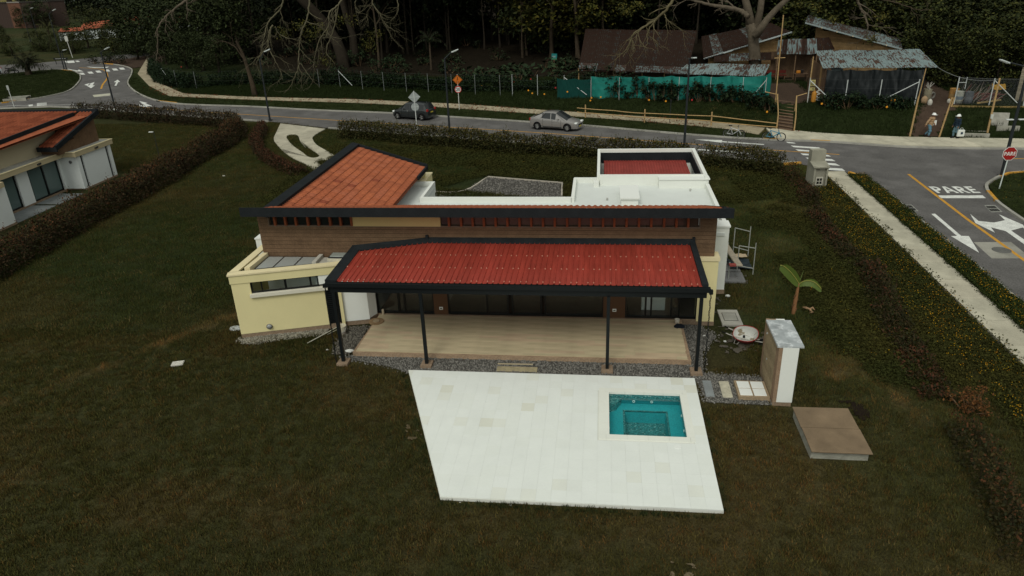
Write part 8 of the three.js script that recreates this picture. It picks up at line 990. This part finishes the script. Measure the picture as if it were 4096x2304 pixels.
{ // young banana plant
  const t = thing('banana_plant', 'young banana plant with two broad leaves on the right lawn', 'plant', at(...sN(978, 112))); const b = mb(); b.tube([[0, -.05, 0], [.02, .5, 0], [.05, 1.05, 0], [.07, 1.3, 0]], [.085, .075, .055, .035], 9); b.build('stem', tint([.26, .13, .06], again(T.grain, .4), .85), t); const sh_ = mb(); for (let i = 0; i < 5; i++) sh_.tube([[.06 * Math.cos(i * 2), .3 + i * .14, .06 * Math.sin(i * 2)], [.1 * Math.cos(i * 2 + .5), .22 + i * .14, .1 * Math.sin(i * 2 + .5)], [.1 * Math.cos(i * 2 + 1), .1 + i * .15, .1 * Math.sin(i * 2 + 1)]], [.03, .022, .008], 5); sh_.build('dry_sheath', M([.13, .07, .035], .9), t);
  const leaf = (pts, w, seed) => { const c = new THREE.CatmullRomCurve3(pts), n = 22, pos = [], idx = [], uv = [], side = V().crossVectors(pts[pts.length - 1].clone().sub(pts[0]), V(0, .35, 1)).normalize(); for (let i = 0; i <= n; i++) { const q = i / n, p = c.getPoint(q), ww = w * Math.pow(Math.sin(Math.PI * clamp(.04 + q * .95)), .55) * (1 - .25 * q); for (let k = -3; k <= 3; k++) { const f = k / 3; const o = p.clone().addScaledVector(side, f * ww).add(V(0, .07 * ww * 4 * (1 - Math.abs(f)) * -.3 - Math.abs(f) * .05 + .012 * Math.sin(q * 60 + k), .05 * Math.abs(f))); pos.push(o.x, o.y, o.z); uv.push(q, f); } } for (let i = 0; i < n; i++) for (let k = 0; k < 6; k++) { const a = i * 7 + k, b2 = a + 7; idx.push(a, b2, a + 1, b2, b2 + 1, a + 1); } const g = new THREE.BufferGeometry(); g.setAttribute('position', new THREE.Float32BufferAttribute(pos, 3)); g.setAttribute('uv', new THREE.Float32BufferAttribute(uv, 2)); g.setIndex(idx); g.computeVertexNormals(); const lm = mesh('leaf', g, new THREE.MeshPhysicalMaterial({ color: C(.075, .112, .018), roughness: .5, specularIntensity: .5, bumpMap: tex(128, 1, (u, v) => .5 + .5 * Math.sin(u * 6.283 * 20), true), bumpScale: .004 }), t); mesh('midrib', norm(tubeGeo(c.getPoints(14).map(p => p.add(V(0, .012, .01))), .014, 5)), M([.3, .27, .07], .6), lm); };
  leaf([V(.07, 1.28, 0), V(-.12, 1.55, .03), V(-.38, 1.85, .08), V(-.66, 2.08, .12), V(-.76, 2.1, .14)], .24, 1); leaf([V(.07, 1.28, 0), V(.25, 1.42, .05), V(.55, 1.42, .1), V(.8, 1.22, .14), V(.88, 1.12, .15)], .17, 2); mb().tube([[.07, 1.28, 0], [.11, 1.55, 0], [.17, 1.85, 0]], [.02, .016, .004], 6).build('rolled_leaf', M([.12, .17, .05], .6), t);
}
{ const p = at(...sN(1110, 95)), t = thing('dry_leaf', 'curled dry tan leaf on the lawn right of the banana plant', 'dry leaf', p), r = rng(3), b = mb(); b.tube([[-.16, .02, -.35], [-.1, .1, -.1], [0, .12, .05], [.05, .06, .2], [-.05, .02, .25]], [.02, .06, .05, .07, .02], 6); b.tube([[0, .1, 0], [.12, .16, -.02], [.18, .1, .08]], [.03, .05, .02], 6); b.build('curl', tint([.33, .21, .12], T.grain, .9), t); }
{ // scaffold frames, plank, rubble by the right wall
  const t = thing('scaffold', 'two mortar-splashed scaffold frames standing beside the right side wall', 'scaffold'), m = tint([.30, .31, .28], again(T.blotch, .3), .7), L = (a, b) => mb().rod(a, b, .022, .022, 7).build('tube', m, t); const f = (x0, z0, x1, z1, h) => { L([x0, 0, z0], [x0, h - .25, z0]); L([x1, 0, z1], [x1, h, z1]); for (const y of [.3, 1.25]) L([x0, y, z0], [x1, y, z1]); }; f(6.15, -30.85, 6.79, -30.56, 1.5); f(6.35, -33.2, 6.95, -32.7, 1.5); L([5.3, .05, -29.95], [5.05, 1.1, -30.3]);
  const p = thing('plank', 'splashed scaffold plank lying beside the white wall', 'plank', [5.83, .85, -31.1], 0); mesh('board', boxUV(norm(new RoundedBoxGeometry(.28, .06, 3.2, 2, .01).rotateY(.09))), tint([.36, .31, .24], again(T.blotch, .6), .85), p); mesh('red_end', boxUV(norm(new THREE.BoxGeometry(.285, .065, .22).rotateY(.09).translate(-.13, 0, 1.5))), M([.3, .07, .06], .7), p); mb().rod([-.2, -.85, 1.2], [-.2, 0, 1.2], .03).rod([.1, -.85, -1.2], [.1, 0, -1.2], .03).build('prop', m, p);
  const s = thing('sheet_pile', 'crumpled dark plastic sheet with torn cardboard beside the scaffold', 'plastic sheet', [6.35, .02, -31.5]); const g = new THREE.PlaneGeometry(1.0, 1.1, 16, 16).rotateX(-Math.PI / 2), a = g.attributes.position; for (let i = 0; i < a.count; i++) a.setY(i, .22 * fbm(a.getX(i) * 4, a.getZ(i) * 4, 4, 4)); g.computeVertexNormals(); mesh('sheet', boxUV(norm(g)), M([.02, .03, .036], .45), s); const c = new THREE.PlaneGeometry(.62, .4, 8, 6).rotateX(-Math.PI / 2), ca = c.attributes.position; for (let i = 0; i < ca.count; i++) ca.setY(i, .25 + .1 * fbm(ca.getX(i) * 5, ca.getZ(i) * 5, 8, 3)); c.computeVertexNormals(); c.translate(.1, 0, -.6); mesh('cardboard', boxUV(norm(c)), M([.42, .33, .22], .85), s);
  for (const [l, x, z, w, d] of [['grey paving slab nearest the viewer beside the white side wall', 5.82, -30.1, 1.0, 1.0], ['grey paving slab behind the first beside the white side wall', 5.85, -31.25, .9, 1.05]]) { const q = thing('paving_slab', l, 'slab', [x, 0, z]); mesh('stone', boxUV(norm(new RoundedBoxGeometry(w, .12, d, 2, .015).translate(0, .03, 0))), MAT.darkConcrete, q); }
  for (const [l, x, z, k] of [['white crumb of plaster at the corner of the white side wall', 5.35, -28.2, .09], ['small white stone on the gravel near the cream pillar', 3.95, -24.6, .05], ['white crumb beside the inspection cover', 4.65, -24.2, .05]]) { const q = thing('rubble', l, 'rubble', [x, .03, z]); mesh('piece', boxUV(norm(new THREE.DodecahedronGeometry(k, 0).scale(1.2, .7, .9))), M([.6, .61, .58], .8), q); }
}
{ // bucket and pole
  const t = thing('bucket', 'cream plastic bucket with a stained foot beside the louvred door', 'bucket', [-9.88, .0, -24.12]); mesh('body', boxUV(norm(new THREE.LatheGeometry([[0, .01], [.13, .01], [.165, .36], [.178, .37], [.17, .385], [.155, .36], [.122, .03], [0, .03]].map(q => new THREE.Vector2(...q)), 20))), M([.56, .52, .4], .5), t); mesh('stained_band', boxUV(norm(new THREE.CylinderGeometry(.148, .137, .1, 20, 1, true).translate(0, .1, 0))), M([.3, .26, .22], .7), t); mesh('handle', norm(tubeGeo([V(-.17, .33, 0), V(-.14, .2, .13), V(0, .14, .18), V(.14, .2, .13), V(.17, .33, 0)], .006, 5)), MAT.steel, t);
  tag(mesh('pole', mb().rod([-11.0, .03, -23.28], [-10.02, .3, -24.25], .018).rod([-10.45, .05, -23.98], [-10.05, .16, -24.3], .012).geo(), M([.42, .41, .33], .7)), 'pale pole lying from the bucket into the grass', 'pole');
  const o = thing('oval_cover', 'pale oval cover in the grass at the left corner of the cream wing', 'cover', [-14.42, .02, -24.38]); mesh('lid', boxUV(norm(new THREE.CylinderGeometry(.21, .22, .05, 24).scale(1.15, 1, .9))), M([.5, .53, .52], .5), o);
  const w = thing('small_slab', 'small white square slab in the left lawn', 'slab', at(712, 1457), .3); mesh('stone', boxUV(norm(new RoundedBoxGeometry(.42, .06, .3, 2, .012).translate(0, .03, 0))), tint([.58, .56, .5], again(T.blotch, .5), .8), w);
  const h = thing('planter_ring', 'flat tan ring cover at the left end of the terrace', 'cover', [-8.72, .2, -24.85]); mesh('ring', boxUV(norm(new THREE.CylinderGeometry(.3, .3, .03, 28).translate(0, .02, 0))), tint([.27, .18, .10], T.grain, .85), h); mesh('centre', boxUV(norm(new THREE.CylinderGeometry(.13, .13, .02, 20).translate(0, .045, 0))), tint([.36, .28, .18], T.grain, .85), h);
  const c = thing('white_pot', 'small white pot on the right back corner of the terrace', 'pot', [3.0, .2, -25.25]); mesh('body', boxUV(norm(new THREE.LatheGeometry([[0, 0], [.075, 0], [.085, .12], [.1, .18], [.08, .17], [0, .15]].map(q => new THREE.Vector2(...q)), 16))), M([.62, .58, .5], .6), c);
  const g = thing('dark_rag', 'crumpled dark navy rag on the terrace before the white pot', 'rag', [3.05, .21, -24.95]); const rg = new THREE.SphereGeometry(.14, 16, 12), ra = rg.attributes.position; for (let i = 0; i < ra.count; i++) { const n = .6 + .9 * fbm(ra.getX(i) * 14, ra.getZ(i) * 14 + ra.getY(i) * 9, 5, 3); ra.setXYZ(i, ra.getX(i) * n * 1.3, Math.max(0, ra.getY(i) * n * .6), ra.getZ(i) * n); } rg.computeVertexNormals(); mesh('cloth', boxUV(norm(rg)), M([.012, .016, .022], .8), g);
  const v = thing('door_cup', 'small cream cup at the left end of the sliding doors', 'cup', [-8.62, .22, -25.5]); mesh('body', boxUV(norm(new THREE.CylinderGeometry(.05, .045, .22, 14).translate(0, .11, 0))), M([.5, .42, .3], .6), v);
  const k = thing('white_rag', 'scrap of white cloth on the gravel left of the terrace', 'rag', [-9.15, .03, -22.75]); const kg = new THREE.SphereGeometry(.1, 14, 10), ka = kg.attributes.position; for (let i = 0; i < ka.count; i++) { const n = .5 + 1.1 * fbm(ka.getX(i) * 16, ka.getZ(i) * 16 + 3, 7, 3); ka.setXYZ(i, ka.getX(i) * n * 1.4, Math.max(0, ka.getY(i) * n * .7), ka.getZ(i) * n); } kg.computeVertexNormals(); mesh('cloth', boxUV(norm(kg)), M([.62, .62, .58], .8), k);
  const br = thing('hanging_bag', 'black bundle hanging inside the right glass door under the beam', 'bag', [-.25, 1.35, -25.95]); mb().ball(0, 0, 0, .2, 1.3, .8, .6).ball(.25, .12, 0, .12, 1.4, .6, .6).build('bundle', MAT.black, br);
}
{ // meter cabinet at the street corner
  const t = thing('meter_cabinet', 'grey concrete meter cabinet at the street corner beside the hedge', 'cabinet', [13.0, 0, -44.3], .1), m = tint([.30, .29, .23], T.blotch, .85); mb().span(-.42, 0, -.75, .42, 2.15, -.25).build('tall_block', m, t); mb().span(-.42, 0, -.25, -.32, 1.35, .42).build('side', m, t); mb().span(.32, 0, -.25, .42, 1.35, .42).build('side', m, t); mb().span(-.32, 0, -.25, .32, 1.33, .28).build('recess_back', tint([.26, .25, .2], T.blotch, .85), t); mb().span(-.32, 0, .28, .32, .08, .42).build('base', m, t); { const k = mb(); k.add(slab([V(-.47, 1.3, .48), V(.47, 1.3, .48), V(.47, 1.5, -.3), V(-.47, 1.5, -.3)], .07)); k.build('sloping_hood', m, t); }
  const d = mesh('door', boxUV(norm(new THREE.BoxGeometry(.42, .5, .03).translate(0, .42, .3))), M([.5, .48, .4], .7), t); mb().box(0, .42, .32, .3, .34, .012).build('pane', M([.02, .02, .018], .2), d); mb().box(0, .42, .33, .03, .34, .012).box(0, .42, .33, .3, .03, .011).build('bars', M([.5, .48, .4], .7), d); mb().box(.12, 1.16, .29, .3, .12, .02).build('plate', M([.38, .37, .3], .7), t);
}
for (const [l, u, v, k] of [['white scrap on the left lawn near the house', 895, 705, .09], ['white stone in the grass in front of the deck', 2042, 2023, .045], ['small pale stone at the deck foot near its left corner', 1840, 2010, .02], ['white pebble on the lawn left of the deck', 1310, 1400, .05]]) { const t = thing('pale_stone', l, 'stone', at(u, v)); mesh('piece', boxUV(norm(new THREE.DodecahedronGeometry(k, 0).scale(1.3, .5, .9).translate(0, k * .3, 0))), M([.55, .54, .48], .8), t); }
renderer.render(scene, camera);
